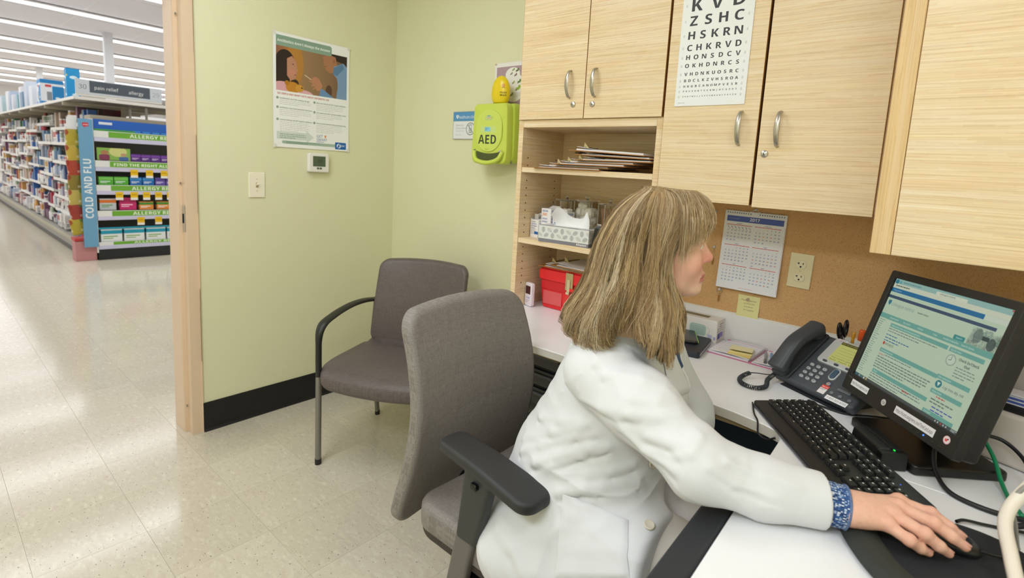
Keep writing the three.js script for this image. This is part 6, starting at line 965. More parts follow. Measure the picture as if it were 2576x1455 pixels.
{ // task chair
  const c = thing('task_chair', 'grey fabric office swivel chair with black armrests under the woman', 'chair', [-0.8, 0, -1.07]);
  const dk = mat('#393a3a', 0.5), arm = mat('#2d2d2e', 0.55), grey = mat('#6b6762', 0.5);
  // backrest: faces +x; contour x(y) bulges forward at the lumbar
  const bx_ = (y) => { const P = [[0.36, -1.112], [0.45, -1.088], [0.56, -1.052], [0.66, -1.032], [0.75, -1.03], [0.85, -1.052], [0.93, -1.084], [1.02, -1.12]]; for (let i = 0; i < P.length - 1; i++) if (y <= P[i + 1][0] || i === P.length - 2) { const t = (y - P[i][0]) / (P[i + 1][0] - P[i][0]); return lerp(P[i][1], P[i + 1][1], t); } };
  const sm = (y) => (bx_(y - 0.04) + bx_(y) * 2 + bx_(y + 0.04)) / 4;
  mesh('backrest', slab(0.5, 0.615, 0.05, 0.055, 0.018, { n: 12, rings: 12, puff: 0.002, bend: (v) => { const u = v.x / 0.25, y = v.y + 0.68; const w = 1 - 0.035 * clamp((y - 0.75) / 0.25, -1, 1) - 0.02; const zz = v.x * w, yy = y + (v.y > 0 ? 0.018 * (1 - u * u) : 0), X = sm(y) + 0.8; const d = v.z; v.set(X - 0.025 + d + 0.022 * u * u, yy, -zz); } }), chairCloth, c).geometry.attributes;
  mesh('seat', slab(0.5, 0.5, 0.085, 0.07, 0.026, { n: 10, rings: 8, puff: 0.01, bend: (v) => { const t = v.x, s = v.y; v.set(t, v.z + 0.01 * Math.pow(s / 0.25, 2) - 0.03 * Math.pow(clamp((t - 0.12) / 0.14, 0, 1), 2), -s); } }), chairCloth, c, [0.02, 0.452, 0]);
  mesh('seat_side_panel', slab(0.49, 0.49, 0.055, 0.075, 0.02, { n: 8, rings: 4, bend: (v) => { const t = v.x, s = v.y; v.set(t * 1.012, v.z, -s * 1.012); } }), mat('#7b746c', 0.7, { map: weaveA }), c, [0.02, 0.432, 0]);
  for (const s of [1, -1]) {
    const z = s * 0.232;
    const g = slab(0.335, 0.094, 0.03, 0.034, 0.012, { n: 9, rings: 6, puff: 0.002, bend: (v) => { const t = v.x / 0.1675, q = v.y; v.set(v.x, v.z - 0.01 * t * t - 0.012 * Math.max(0, t) , -(q * (1.0 + 0.06 * t) + 0.012 * (t * t - 0.5) * s)); } });
    const a = mesh('armrest', g, arm, c, [0.035, 0.702, z], [0, s > 0 ? -0.1 : 0.1, 0]);
    const post = mesh('arm_post', slab(0.085, 0.2, 0.034, 0.016, 0.012, { n: 6, rings: 5, bend: (v) => { const t = (v.y + 0.1) / 0.2; v.x = v.x * lerp(0.8, 1.12, t) + 0.035 * t; } }), dk, c, [0.0, 0.6, z + s * 0.022]), PO = [0.0, 0.6, z + s * 0.022], rel = (x, y, zz) => [x - PO[0], y - PO[1], zz - PO[2]];
    mesh('lower_post', slab(0.06, 0.2, 0.028, 0.012, 0.009, { n: 5, rings: 4, bend: (v) => { v.x += 0.02 * (v.y / 0.1); } }), grey, post, rel(-0.016, 0.455, z + s * 0.022));
    mesh('height_button', slab(0.022, 0.016, 0.014, 0.006, 0.004, { n: 5 }), mat('#0f0f10', 0.15), post, rel(0.03, 0.662, z + s * 0.042));
    mesh('arm_bracket', slab(0.075, 0.06, 0.04, 0.02, 0.012, { n: 5 }), blackPlastic, c, [-0.02, 0.36, z + s * 0.01]); mesh('bracket_arm', at(rb(0.05, 0.022, 0.22, 0.008, 2), -0.02, 0.375, s * 0.13), blackPlastic, c);
  }
  mesh('mechanism', at(rb(0.2, 0.06, 0.16, 0.015, 2), -0.01, 0.37, 0), blackPlastic, c); mesh('back_bar', tube([[-0.08, 0.36, 0], [-0.22, 0.36, 0], [-0.3, 0.4, 0], [-0.305, 0.52, 0]], 0.02, 24, 12), blackPlastic, c);
  mesh('gas_lift', at(cyl(0.026, 0.028, 0.24, 24), 0, 0.23, 0), blackPlastic, c);
  for (let k = 0; k < 5; k++) { const a = k * Math.PI * 0.4 + 0.3; const l = mesh('base_leg', tube([[0, 0.125, 0], [0.16 * Math.cos(a), 0.11, 0.16 * Math.sin(a)], [0.3 * Math.cos(a), 0.085, 0.3 * Math.sin(a)]], 0.018, 16, 10), blackPlastic, c); mesh('caster', at(cyl(0.027, 0.027, 0.04, 20), 0.3 * Math.cos(a), 0.0275, 0.3 * Math.sin(a), Math.PI / 2, 0, a), blackPlastic, l); }
}

// ---------------------------------------------------------------- the woman
// signed-distance modelling on a grid, meshed with surface nets
const hash3 = (x, y, z) => { let h = (Math.imul(x, 374761393) + Math.imul(y, 668265263) + Math.imul(z, 2147483647 - 1274126177)) | 0; h = Math.imul(h ^ (h >>> 13), 1274126177); return ((h ^ (h >>> 16)) >>> 0) / 4294967296; };
function vnoise(x, y, z) {
  const X = Math.floor(x), Y = Math.floor(y), Z = Math.floor(z), a = x - X, b = y - Y, c = z - Z, u = a * a * (3 - 2 * a), v = b * b * (3 - 2 * b), w = c * c * (3 - 2 * c);
  const L = (p, q, t) => p + (q - p) * t;
  return L(L(L(hash3(X, Y, Z), hash3(X + 1, Y, Z), u), L(hash3(X, Y + 1, Z), hash3(X + 1, Y + 1, Z), u), v), L(L(hash3(X, Y, Z + 1), hash3(X + 1, Y, Z + 1), u), L(hash3(X, Y + 1, Z + 1), hash3(X + 1, Y + 1, Z + 1), u), v), w);
}
const ridge = (n) => { const t = 1 - Math.abs(2 * n - 1); return t * t; };
const smin = (a, b, k) => { const h = Math.max(k - Math.abs(a - b), 0) / k; return Math.min(a, b) - h * h * k * 0.25; };
const smax = (a, b, k) => -smin(-a, -b, k);
function cap(x, y, z, A, B, ra, rb2) {                       // tapered capsule
  const bx = B[0] - A[0], by = B[1] - A[1], bz = B[2] - A[2], px = x - A[0], py = y - A[1], pz = z - A[2];
  const t = clamp((px * bx + py * by + pz * bz) / (bx * bx + by * by + bz * bz), 0, 1), dx = px - bx * t, dy = py - by * t, dz = pz - bz * t;
  return Math.sqrt(dx * dx + dy * dy + dz * dz) - (ra + (rb2 - ra) * t);
}
const ell = (x, y, z, C, r) => { const a = (x - C[0]) / r[0], b = (y - C[1]) / r[1], c = (z - C[2]) / r[2], k = Math.sqrt(a * a + b * b + c * c), m = Math.sqrt((a / r[0]) ** 2 + (b / r[1]) ** 2 + (c / r[2]) ** 2); return m < 1e-9 ? -Math.min(...r) : k * (k - 1) / m; };
function surfaceNets(f, lo, hi, h) {
  const nx = Math.ceil((hi[0] - lo[0]) / h) + 1, ny = Math.ceil((hi[1] - lo[1]) / h) + 1, nz = Math.ceil((hi[2] - lo[2]) / h) + 1;
  const D = new Float32Array(nx * ny * nz), id = (i, j, k) => i + nx * (j + ny * k);
  for (let k = 0; k < nz; k++) for (let j = 0; j < ny; j++) { const n = id(0, j, k); for (let i = 0; i < nx; i++) { const v = f(lo[0] + i * h, lo[1] + j * h, lo[2] + k * h); D[n + i] = v; if (v > 4 * h) { const s = Math.min(Math.floor(v / h * 0.6) - 1, nx - 1 - i); for (let q = 1; q <= s; q++) D[n + i + q] = v; i += Math.max(0, s); } } }
  const P = [], ix = [], vi = new Int32Array(nx * ny * nz).fill(-1);
  const E = [[0, 1], [0, 2], [0, 4], [1, 3], [1, 5], [2, 3], [2, 6], [3, 7], [4, 5], [4, 6], [5, 7], [6, 7]];
  const d = new Float32Array(8);
  for (let k = 0; k < nz - 1; k++) for (let j = 0; j < ny - 1; j++) for (let i = 0; i < nx - 1; i++) {
    let m = 0; for (let c = 0; c < 8; c++) { d[c] = D[id(i + (c & 1), j + ((c >> 1) & 1), k + (c >> 2))]; if (d[c] < 0) m |= 1 << c; }
    if (m === 0 || m === 255) continue;
    let x = 0, y = 0, z = 0, n = 0;
    for (const [a, b] of E) if (((m >> a) & 1) !== ((m >> b) & 1)) { const t = d[a] / (d[a] - d[b]); x += lerp(a & 1, b & 1, t); y += lerp((a >> 1) & 1, (b >> 1) & 1, t); z += lerp(a >> 2, b >> 2, t); n++; }
    vi[id(i, j, k)] = P.length / 3; P.push(lo[0] + (i + x / n) * h, lo[1] + (j + y / n) * h, lo[2] + (k + z / n) * h);
  }
  for (let k = 1; k < nz - 1; k++) for (let j = 1; j < ny - 1; j++) for (let i = 1; i < nx - 1; i++) {
    const a = D[id(i, j, k)] < 0;
    const q = (A, B, C, Q, flip) => { if (A < 0 || B < 0 || C < 0 || Q < 0) return; flip ? ix.push(A, C, B, A, Q, C) : ix.push(A, B, C, A, C, Q); };
    if (a !== (D[id(i + 1, j, k)] < 0)) q(vi[id(i, j - 1, k - 1)], vi[id(i, j, k - 1)], vi[id(i, j, k)], vi[id(i, j - 1, k)], !a);
    if (a !== (D[id(i, j + 1, k)] < 0)) q(vi[id(i - 1, j, k - 1)], vi[id(i - 1, j, k)], vi[id(i, j, k)], vi[id(i, j, k - 1)], !a);
    if (a !== (D[id(i, j, k + 1)] < 0)) q(vi[id(i - 1, j - 1, k)], vi[id(i, j - 1, k)], vi[id(i, j, k)], vi[id(i - 1, j, k)], !a);
  }
  const N = new Float32Array(P.length), e = h * 0.4;
  for (let n = 0; n < P.length; n += 3) { const [x, y, z] = [P[n], P[n + 1], P[n + 2]]; const a = f(x + e, y, z) - f(x - e, y, z), b = f(x, y + e, z) - f(x, y - e, z), c = f(x, y, z + e) - f(x, y, z - e), l = Math.hypot(a, b, c) || 1; N[n] = a / l; N[n + 1] = b / l; N[n + 2] = c / l; }
  const g = new THREE.BufferGeometry();
  g.setAttribute('position', new THREE.Float32BufferAttribute(P, 3)); g.setAttribute('normal', new THREE.BufferAttribute(N, 3)); g.setAttribute('uv', new THREE.Float32BufferAttribute(new Float32Array(P.length / 3 * 2), 2)); g.setIndex(ix);
  return g;
}
const HC = [-0.5, 1.25, -1.035], HF = [0.849, -0.528], HR = [0.528, 0.849];   // head centre; forward and right in (x, z)
const toHead = (x, y, z) => { const a = x - HC[0], b = z - HC[2]; return [a * HR[0] + b * HR[1], y - HC[1], a * HF[0] + b * HF[1]]; };
const fromHead = (r, u, f) => V(HC[0] + r * HR[0] + f * HF[0], HC[1] + u, HC[2] + r * HR[1] + f * HF[1]);
const SR = [-0.53, 0.985, -0.895], ER = [-0.305, 0.876, -0.896], WR = [-0.1, 0.838, -1.012], SL = [-0.545, 0.98, -1.225], EL = [-0.49, 0.775, -1.29], WL = [-0.36, 0.69, -1.12];
function headSDF(x, y, z) {
  const [r, u, f] = toHead(x, y, z), s = Math.abs(r);
  let d = ell(r, u, f, [0, 0.026, -0.003], [0.07, 0.08, 0.083]);
  d = smin(d, ell(r, u, f, [0, 0.012, 0.045], [0.06, 0.07, 0.056]), 0.03);
  d = smin(d, ell(s, u, f, [0.0, -0.058, 0.05], [0.05, 0.056, 0.054]), 0.03);      // jaw
  d = smin(d, ell(s, u, f, [0.03, -0.03, 0.074], [0.03, 0.034, 0.028]), 0.022);    // cheek
  d = smin(d, ell(s, u, f, [0.0, -0.092, 0.09], [0.022, 0.018, 0.0225]), 0.02);     // chin
  d = smin(d, ell(s, u, f, [0.0, -0.062, 0.088], [0.028, 0.022, 0.024]), 0.016);    // muzzle
  d = smin(d, ell(s, u, f, [0.02, 0.026, 0.088], [0.026, 0.012, 0.014]), 0.02);     // brow
  d = smax(d, -ell(s, u, f, [0.031, 0.008, 0.112], [0.018, 0.013, 0.016]), 0.012);  // eye sockets
  d = smin(d, ell(s, u, f, [0.03, 0.007, 0.088], [0.014, 0.012, 0.013]), 0.004);    // eyelids over the ball
  d = smin(d, cap(s, u, f, [0, 0.014, 0.098], [0, -0.02, 0.117], 0.0085, 0.0105), 0.012);   // nose bridge
  d = smin(d, ell(s, u, f, [0, -0.0245, 0.1185], [0.0105, 0.0095, 0.0115]), 0.008);
  d = smin(d, ell(s, u, f, [0.0115, -0.029, 0.1065], [0.0075, 0.0075, 0.01]), 0.006); // nostril wings
  d = smax(d, -ell(s, u, f, [0.006, -0.038, 0.112], [0.0035, 0.004, 0.005]), 0.003);
  d = smin(d, cap(s, u, f, [0, -0.0605, 0.1125], [0.021, -0.066, 0.099], 0.006, 0.003), 0.005);   // upper lip
  d = smin(d, cap(s, u, f, [0, -0.074, 0.1095], [0.018, -0.07, 0.099], 0.0068, 0.003), 0.005);     // lower lip
  d = smax(d, -cap(s, u, f, [0, -0.0672, 0.121], [0.022, -0.0675, 0.1045], 0.0022, 0.001), 0.003);
  d = smin(d, ell(s, u, f, [0.068, 0.0, -0.008], [0.006, 0.028, 0.016]), 0.01);      // ears
  d = smin(d, cap(r, u, f, [0, -0.05, -0.012], [0, -0.2, -0.055], 0.053, 0.062), 0.035);   // neck
  return d;
}
const FING = [ // base, knuckle, middle joint, last joint, tip
  [[-0.07, 0.842, -1.04], [-0.014, 0.846, -1.092], [0.0315, 0.846, -1.0925], [0.0575, 0.836, -1.09], [0.073, 0.8265, -1.0915]],
  [[-0.074, 0.843, -1.028], [-0.0125, 0.849, -1.066], [0.0365, 0.848, -1.0585], [0.0605, 0.838, -1.0585], [0.0785, 0.8265, -1.0635]],
  [[-0.074, 0.842, -1.016], [-0.0165, 0.845, -1.042], [0.0265, 0.8415, -1.0265], [0.0465, 0.8275, -1.0325], [0.059, 0.8165, -1.042]],
  [[-0.07, 0.838, -1.004], [-0.023, 0.8365, -1.019], [0.0085, 0.831, -1.0075], [0.0235, 0.8195, -1.0185], [0.0345, 0.812, -1.0285]]];
const FR = [[0.0115, 0.0105, 0.0093, 0.0082, 0.0068], [0.0118, 0.0108, 0.0096, 0.0084, 0.007], [0.0115, 0.0104, 0.0092, 0.008, 0.0066], [0.011, 0.0096, 0.0083, 0.0072, 0.006]];
function handSDF(x, y, z) {
  let d = cap(x, y, z, [-0.17, 0.846, -0.985], [-0.1, 0.838, -1.014], 0.034, 0.0275);
  d = smin(d, cap(x, y, z, [-0.1, 0.838, -1.014], [-0.066, 0.837, -1.026], 0.0275, 0.026), 0.02);
  for (let k = 0; k < 4; k++) { const P = FING[k], R = FR[k]; d = smin(d, cap(x, y, z, P[0], P[1], 0.0165, R[0]), 0.016); }
  d = smin(d, cap(x, y, z, [-0.06, 0.83, -1.04], [-0.022, 0.834, -1.055], 0.018, 0.013), 0.015);
  let t = cap(x, y, z, [-0.068, 0.83, -1.05], [-0.032, 0.822, -1.098], 0.016, 0.012);        // thumb from the side of the palm
  t = smin(t, cap(x, y, z, [-0.032, 0.822, -1.098], [0.0, 0.815, -1.124], 0.0118, 0.0098), 0.006); t = smin(t, cap(x, y, z, [0.0, 0.815, -1.124], [0.026, 0.811, -1.131], 0.0098, 0.0075), 0.005);
  d = smin(d, t, 0.012);
  for (let k = 0; k < 4; k++) {
    const P = FING[k], R = FR[k]; let q = cap(x, y, z, P[1], P[2], R[0], R[1] * 0.94);
    q = smin(q, cap(x, y, z, P[2], P[3], R[1], R[2]), 0.004); q = smin(q, cap(x, y, z, P[3], P[4], R[2], R[4] + 0.0006), 0.004);
    q = smin(q, Math.hypot(x - P[2][0], y - P[2][1] - 0.0012, z - P[2][2]) - R[1] * 1.04, 0.004);
    d = smin(d, q, k ? 0.005 : 0.006);
    d = smin(d, Math.hypot(x - P[1][0], y - P[1][1] - 0.0035, z - P[1][2]) - R[0] * 0.95, 0.008);        // knuckle
  }
  return d + 0.0006 * (vnoise(x * 260, y * 260, z * 260) - 0.5);
}
const LF = [[[-0.43, 0.76, -1.19], [-0.4, 0.742, -1.145]], [[-0.43, 0.755, -1.2], [-0.385, 0.738, -1.16]], [[-0.425, 0.75, -1.21], [-0.375, 0.734, -1.175]], [[-0.42, 0.75, -1.22], [-0.37, 0.73, -1.192]]];
function leftHandSDF(x, y, z) {
  let d = cap(x, y, z, [-0.49, 0.81, -1.31], [-0.44, 0.765, -1.21], 0.034, 0.027);
  for (const [a, b] of LF) { d = smin(d, cap(x, y, z, a, b, 0.017, 0.011), 0.012); }
  LF.forEach(([, b], k) => { const e = [b[0] + 0.012, b[1] - 0.02, b[2] + 0.035 - k * 0.004], g = [e[0] + 0.0, e[1] - 0.024, e[2] + 0.012]; let q = cap(x, y, z, b, e, 0.0098, 0.0088); q = smin(q, cap(x, y, z, e, g, 0.0088, 0.0068), 0.004); d = smin(d, q, 0.005); });
  let t = cap(x, y, z, [-0.44, 0.765, -1.19], [-0.445, 0.75, -1.145], 0.015, 0.0115); t = smin(t, cap(x, y, z, [-0.445, 0.75, -1.145], [-0.425, 0.735, -1.115], 0.011, 0.008), 0.005);
  return smin(d, t, 0.01);
}
function bodyCore(x, y, z) {
  let d = cap(x, y, z, [-0.665, 0.57, -1.06], [-0.615, 0.7, -1.06], 0.15, 0.13);
  d = smin(d, cap(x, y, z, [-0.615, 0.7, -1.06], [-0.572, 0.88, -1.06], 0.13, 0.105), 0.05); d = smin(d, cap(x, y, z, [-0.572, 0.88, -1.06], [-0.56, 0.96, -1.06], 0.105, 0.085), 0.05);
  d = smin(d, cap(x, y, z, [-0.55, 0.965, -0.96], [-0.56, 0.96, -1.16], 0.045, 0.045), 0.05); d = smin(d, cap(x, y, z, [-0.57, 0.96, -1.06], [-0.53, 1.1, -1.05], 0.06, 0.05), 0.05);
  d = smin(d, cap(x, y, z, [-0.535, 0.955, -0.945], ER, 0.033, 0.032), 0.03); d = smin(d, cap(x, y, z, ER, [-0.17, 0.846, -0.985], 0.032, 0.031), 0.02); d = smin(d, cap(x, y, z, [-0.55, 0.95, -1.17], EL, 0.035, 0.035), 0.03); d = smin(d, cap(x, y, z, EL, [-0.46, 0.765, -1.27], 0.04, 0.033), 0.02);
  for (const s of [1, -1]) { d = smin(d, cap(x, y, z, [-0.66, 0.565, -1.07 + s * 0.1], [-0.24, 0.575, -1.1 + s * 0.1], 0.085, 0.06), 0.04); d = smin(d, cap(x, y, z, [-0.24, 0.57, -1.1 + s * 0.1], [-0.16, 0.12, -1.1 + s * 0.1], 0.055, 0.036), 0.03); }
  return d;
}
// lab coat: loose shell with folds
const fold = (x, y, z, A, B, r, amp) => { const c = cap(x, y, z, A, B, r, r * 0.6); return c > 0.05 ? 0 : amp * Math.exp(amp > 0 ? -Math.max(c + r, 0) / r : -Math.pow(Math.max(c + r, 0) / r, 2)); };
const FOLDS = [];
const CREASES = [];
const crease = (amp, r, ...P) => CREASES.push([amp, r, P]);
function settleCreases() {                                  // lay each crease on the bare coat before it takes effect
  const e = 0.003, list = CREASES.map(([amp, r, P]) => [amp, r, P.map((p) => { let q = [...p]; for (let k = 0; k < 5; k++) { const d = coatSDF(...q), g = [0, 1, 2].map((i) => { const a = [...q], b = [...q]; a[i] += e; b[i] -= e; return (coatSDF(...a) - coatSDF(...b)) / (2 * e); }), l = Math.hypot(...g) || 1; q = q.map((v, i) => v - d * 0.8 * g[i] / l); } return q; })]);
  for (const [amp, r, P] of list) { for (let i = 0; i < P.length - 1; i++) { FOLDS.push([P[i], P[i + 1], r, amp]); if (amp > 0.003) FOLDS.push([P[i].map((v, k) => v - (k === 1 ? 1.7 * r : 0)), P[i + 1].map((v, k) => v - (k === 1 ? 1.7 * r : 0)), r, -amp * 0.35]); } }
}
// shoulder and sleeve
crease(0.0081, 0.0085, [-0.489, 1, -0.856], [-0.459, 1.01, -0.863], [-0.413, 1.011, -0.872], [-0.367, 1, -0.898]);
crease(0.0081, 0.0085, [-0.515, 1.015, -0.865], [-0.501, 1.03, -0.894], [-0.477, 1.027, -0.933]);
crease(0.0081, 0.0085, [-0.418, 0.98, -0.84], [-0.379, 0.986, -0.858], [-0.352, 0.994, -0.904]);
crease(0.0108, 0.0093, [-0.538, 0.933, -0.858], [-0.483, 0.937, -0.84], [-0.419, 0.952, -0.831], [-0.361, 0.967, -0.848], [-0.328, 0.988, -0.872]);
crease(0.0108, 0.0085, [-0.379, 0.922, -0.837], [-0.336, 0.934, -0.826], [-0.305, 0.949, -0.831], [-0.288, 0.971, -0.861]);
crease(0.0095, 0.0076, [-0.316, 0.921, -0.818], [-0.293, 0.938, -0.826], [-0.283, 0.964, -0.855]);
crease(0.0095, 0.0093, [-0.433, 0.914, -0.833], [-0.385, 0.891, -0.841], [-0.323, 0.882, -0.826]);
crease(0.0068, 0.0085, [-0.234, 0.931, -0.869], [-0.191, 0.9, -0.909], [-0.141, 0.885, -0.944]);
crease(0.0054, 0.0076, [-0.254, 0.915, -0.836], [-0.223, 0.881, -0.872], [-0.167, 0.866, -0.906]);
// waist and back
crease(0.0135, 0.0102, [-0.732, 0.769, -0.892], [-0.634, 0.818, -0.883], [-0.564, 0.85, -0.897], [-0.546, 0.86, -0.904]);
crease(0.0135, 0.0102, [-0.663, 0.742, -0.855], [-0.604, 0.775, -0.877], [-0.535, 0.81, -0.902], [-0.503, 0.821, -0.921]);
crease(0.0095, 0.0076, [-0.61, 0.753, -0.866], [-0.553, 0.786, -0.894], [-0.51, 0.808, -0.917]);
crease(0.0149, 0.0110, [-0.582, 0.705, -0.862], [-0.532, 0.724, -0.885], [-0.506, 0.732, -0.913], [-0.457, 0.741, -0.972]);
crease(0.0108, 0.0085, [-0.7, 0.828, -0.907], [-0.618, 0.844, -0.889], [-0.58, 0.856, -0.894]);
crease(0.0108, 0.0093, [-0.534, 0.75, -0.901], [-0.495, 0.767, -0.932], [-0.467, 0.779, -0.966]);
crease(0.0108, 0.0085, [-0.727, 0.741, -0.874], [-0.658, 0.779, -0.875], [-0.566, 0.829, -0.892], [-0.527, 0.845, -0.908]);
// skirt
crease(0.008, 0.014, [-0.714, 0.574, -0.818], [-0.656, 0.562, -0.808], [-0.622, 0.53, -0.799]);
crease(0.007, 0.014, [-0.586, 0.546, -0.807], [-0.58, 0.618, -0.834], [-0.539, 0.672, -0.858]);
crease(0.006, 0.014, [-0.499, 0.578, -0.825], [-0.499, 0.636, -0.848], [-0.473, 0.68, -0.891]);
// seams
crease(0.0022, 0.004, [-0.536, 1.036, -0.872], [-0.542, 0.988, -0.855], [-0.544, 0.95, -0.853], [-0.556, 0.9, -0.885]);
crease(0.0025, 0.004, [-0.643, 0.901, -0.908], [-0.589, 0.949, -0.867], [-0.548, 0.983, -0.854]);
crease(0.0018, 0.004, [-0.56, 0.846, -0.897], [-0.581, 0.815, -0.886], [-0.605, 0.764, -0.873], [-0.62, 0.745, -0.858]);
function coatSDF(x, y, z) {
  let t = cap(x, y, z, [-0.665, 0.545, -1.055], [-0.618, 0.7, -1.055], 0.19, 0.168);
  t = smin(t, cap(x, y, z, [-0.618, 0.7, -1.055], [-0.576, 0.86, -1.055], 0.168, 0.136), 0.05);
  t = smin(t, cap(x, y, z, [-0.576, 0.86, -1.055], [-0.57, 0.955, -1.055], 0.136, 0.11), 0.05);
  t = smin(t, cap(x, y, z, [-0.545, 0.982, -0.95], [-0.57, 0.98, -1.18], 0.064, 0.062), 0.06);      // shoulders
  t = smin(t, cap(x, y, z, [-0.54, 1.035, -0.995], [-0.55, 1.035, -1.115], 0.068, 0.068), 0.05);
  t = smin(t, cap(x, y, z, [-0.575, 0.99, -1.055], [-0.548, 1.095, -1.045], 0.082, 0.07), 0.06);      // collar
  t = smin(t, cap(x, y, z, [-0.5, 0.91, -0.99], [-0.49, 0.89, -1.12], 0.06, 0.06), 0.07);            // chest
  t = smin(t, cap(x, y, z, [-0.66, 0.55, -0.96], [-0.42, 0.568, -0.958], 0.13, 0.12), 0.06);       // skirt over the right thigh
  t = smin(t, cap(x, y, z, [-0.715, 0.49, -0.885], [-0.43, 0.48, -0.865], 0.085, 0.07), 0.06);
  t = smin(t, cap(x, y, z, [-0.68, 0.54, -1.2], [-0.5, 0.52, -1.2], 0.12, 0.09), 0.06);
  // folds on the torso: across the back and waist
  const w = Math.exp(-Math.pow((y - 0.7) / 0.1, 2)), e = 0.85 * x - 0.53 * z;
  const n1 = ridge(vnoise(e * 5 + 3, (y + 0.22 * e) * 17, z * 2 + 7)), n2 = ridge(vnoise(e * 7 + 31, (y - 0.35 * e) * 30 + 5, z * 3));
  t -= (0.009 * n1 + 0.003 * n2) * (0.15 + 0.85 * w) * clamp((0.98 - y) / 0.1, 0, 1) * clamp((y - 0.5) / 0.1, 0.15, 1);
  t -= 0.012 * ridge(vnoise(x * 9 + 2 + y * 3, y * 2.4, z * 9)) * clamp((0.63 - y) / 0.12, 0, 1);
  t = smax(t, x + 0.378 + 0.05 * (y - 0.6) - (y > 0.75 ? (y - 0.75) * 0.6 : 0), 0.016);          // front opening
  t = smax(t, 0.425 - y, 0.012);
  // sleeves
  let a = cap(x, y, z, [-0.545, 0.975, -0.925], [-0.44, 0.942, -0.912], 0.07, 0.07); a = smin(a, cap(x, y, z, [-0.44, 0.942, -0.912], ER, 0.07, 0.054), 0.025);
  a = smin(a, cap(x, y, z, ER, [-0.2, 0.846, -0.96], 0.054, 0.049), 0.025); a = smin(a, cap(x, y, z, [-0.2, 0.849, -0.96], [-0.095, 0.838, -1.018], 0.05, 0.046), 0.02);
  const s = x * 0.9 - z * 0.25 - y * 0.35, q1 = ridge(vnoise((x * 0.75 - y * 0.45 + z * 0.4) * 5 + 9, (y * 0.9 + x * 0.5) * 19, z * 12 + 4)), q2 = ridge(vnoise(s * 22, (y + z) * 5, 3)), q3 = ridge(vnoise(x * 16 + y * 12, y * 9 - x * 5, z * 9 + 8));
  const up = clamp((-0.33 - x) / 0.1, 0, 1), eb = Math.exp(-Math.pow((x + 0.31) / 0.07, 2));
  a -= 0.005 * q1 * (0.35 + 0.65 * up) * clamp((-0.12 - x) / 0.08, 0.25, 1) + 0.006 * q2 * eb + 0.003 * q3 * clamp((x + 0.36) / 0.1, 0, 1) * clamp((-0.12 - x) / 0.05, 0, 1);
  a = smax(a, (x + 0.115) * 0.87 - (z + 1.006) * 0.49, 0.006);                                     // cuff end
  a = smax(a, -cap(x, y, z, [-0.2, 0.849, -0.96], [-0.06, 0.834, -1.038], 0.037, 0.0365), 0.004);
  let l = cap(x, y, z, [-0.55, 0.97, -1.2], EL, 0.07, 0.062); l = smin(l, cap(x, y, z, EL, [-0.45, 0.745, -1.22], 0.062, 0.046), 0.03);
  l -= 0.014 * ridge(vnoise(x * 6, y * 17 + 3, z * 8)); 
  const arms = Math.min(a, l);
  let d = smin(t, arms, 0.022);
  d = smax(d, -cap(x, y, z, [-0.515, 1.145, -1.045], [-0.5, 1.22, -1.04], 0.052, 0.08), 0.012);     // neck hole
  d = smax(d, -cap(x, y, z, [-0.45, 0.56, -0.97], [-0.2, 0.57, -1.0], 0.082, 0.08), 0.012);         // open skirt front round the thigh
  for (const F of FOLDS) d -= fold(x, y, z, F[0], F[1], F[2], F[3]);
  return d;
}

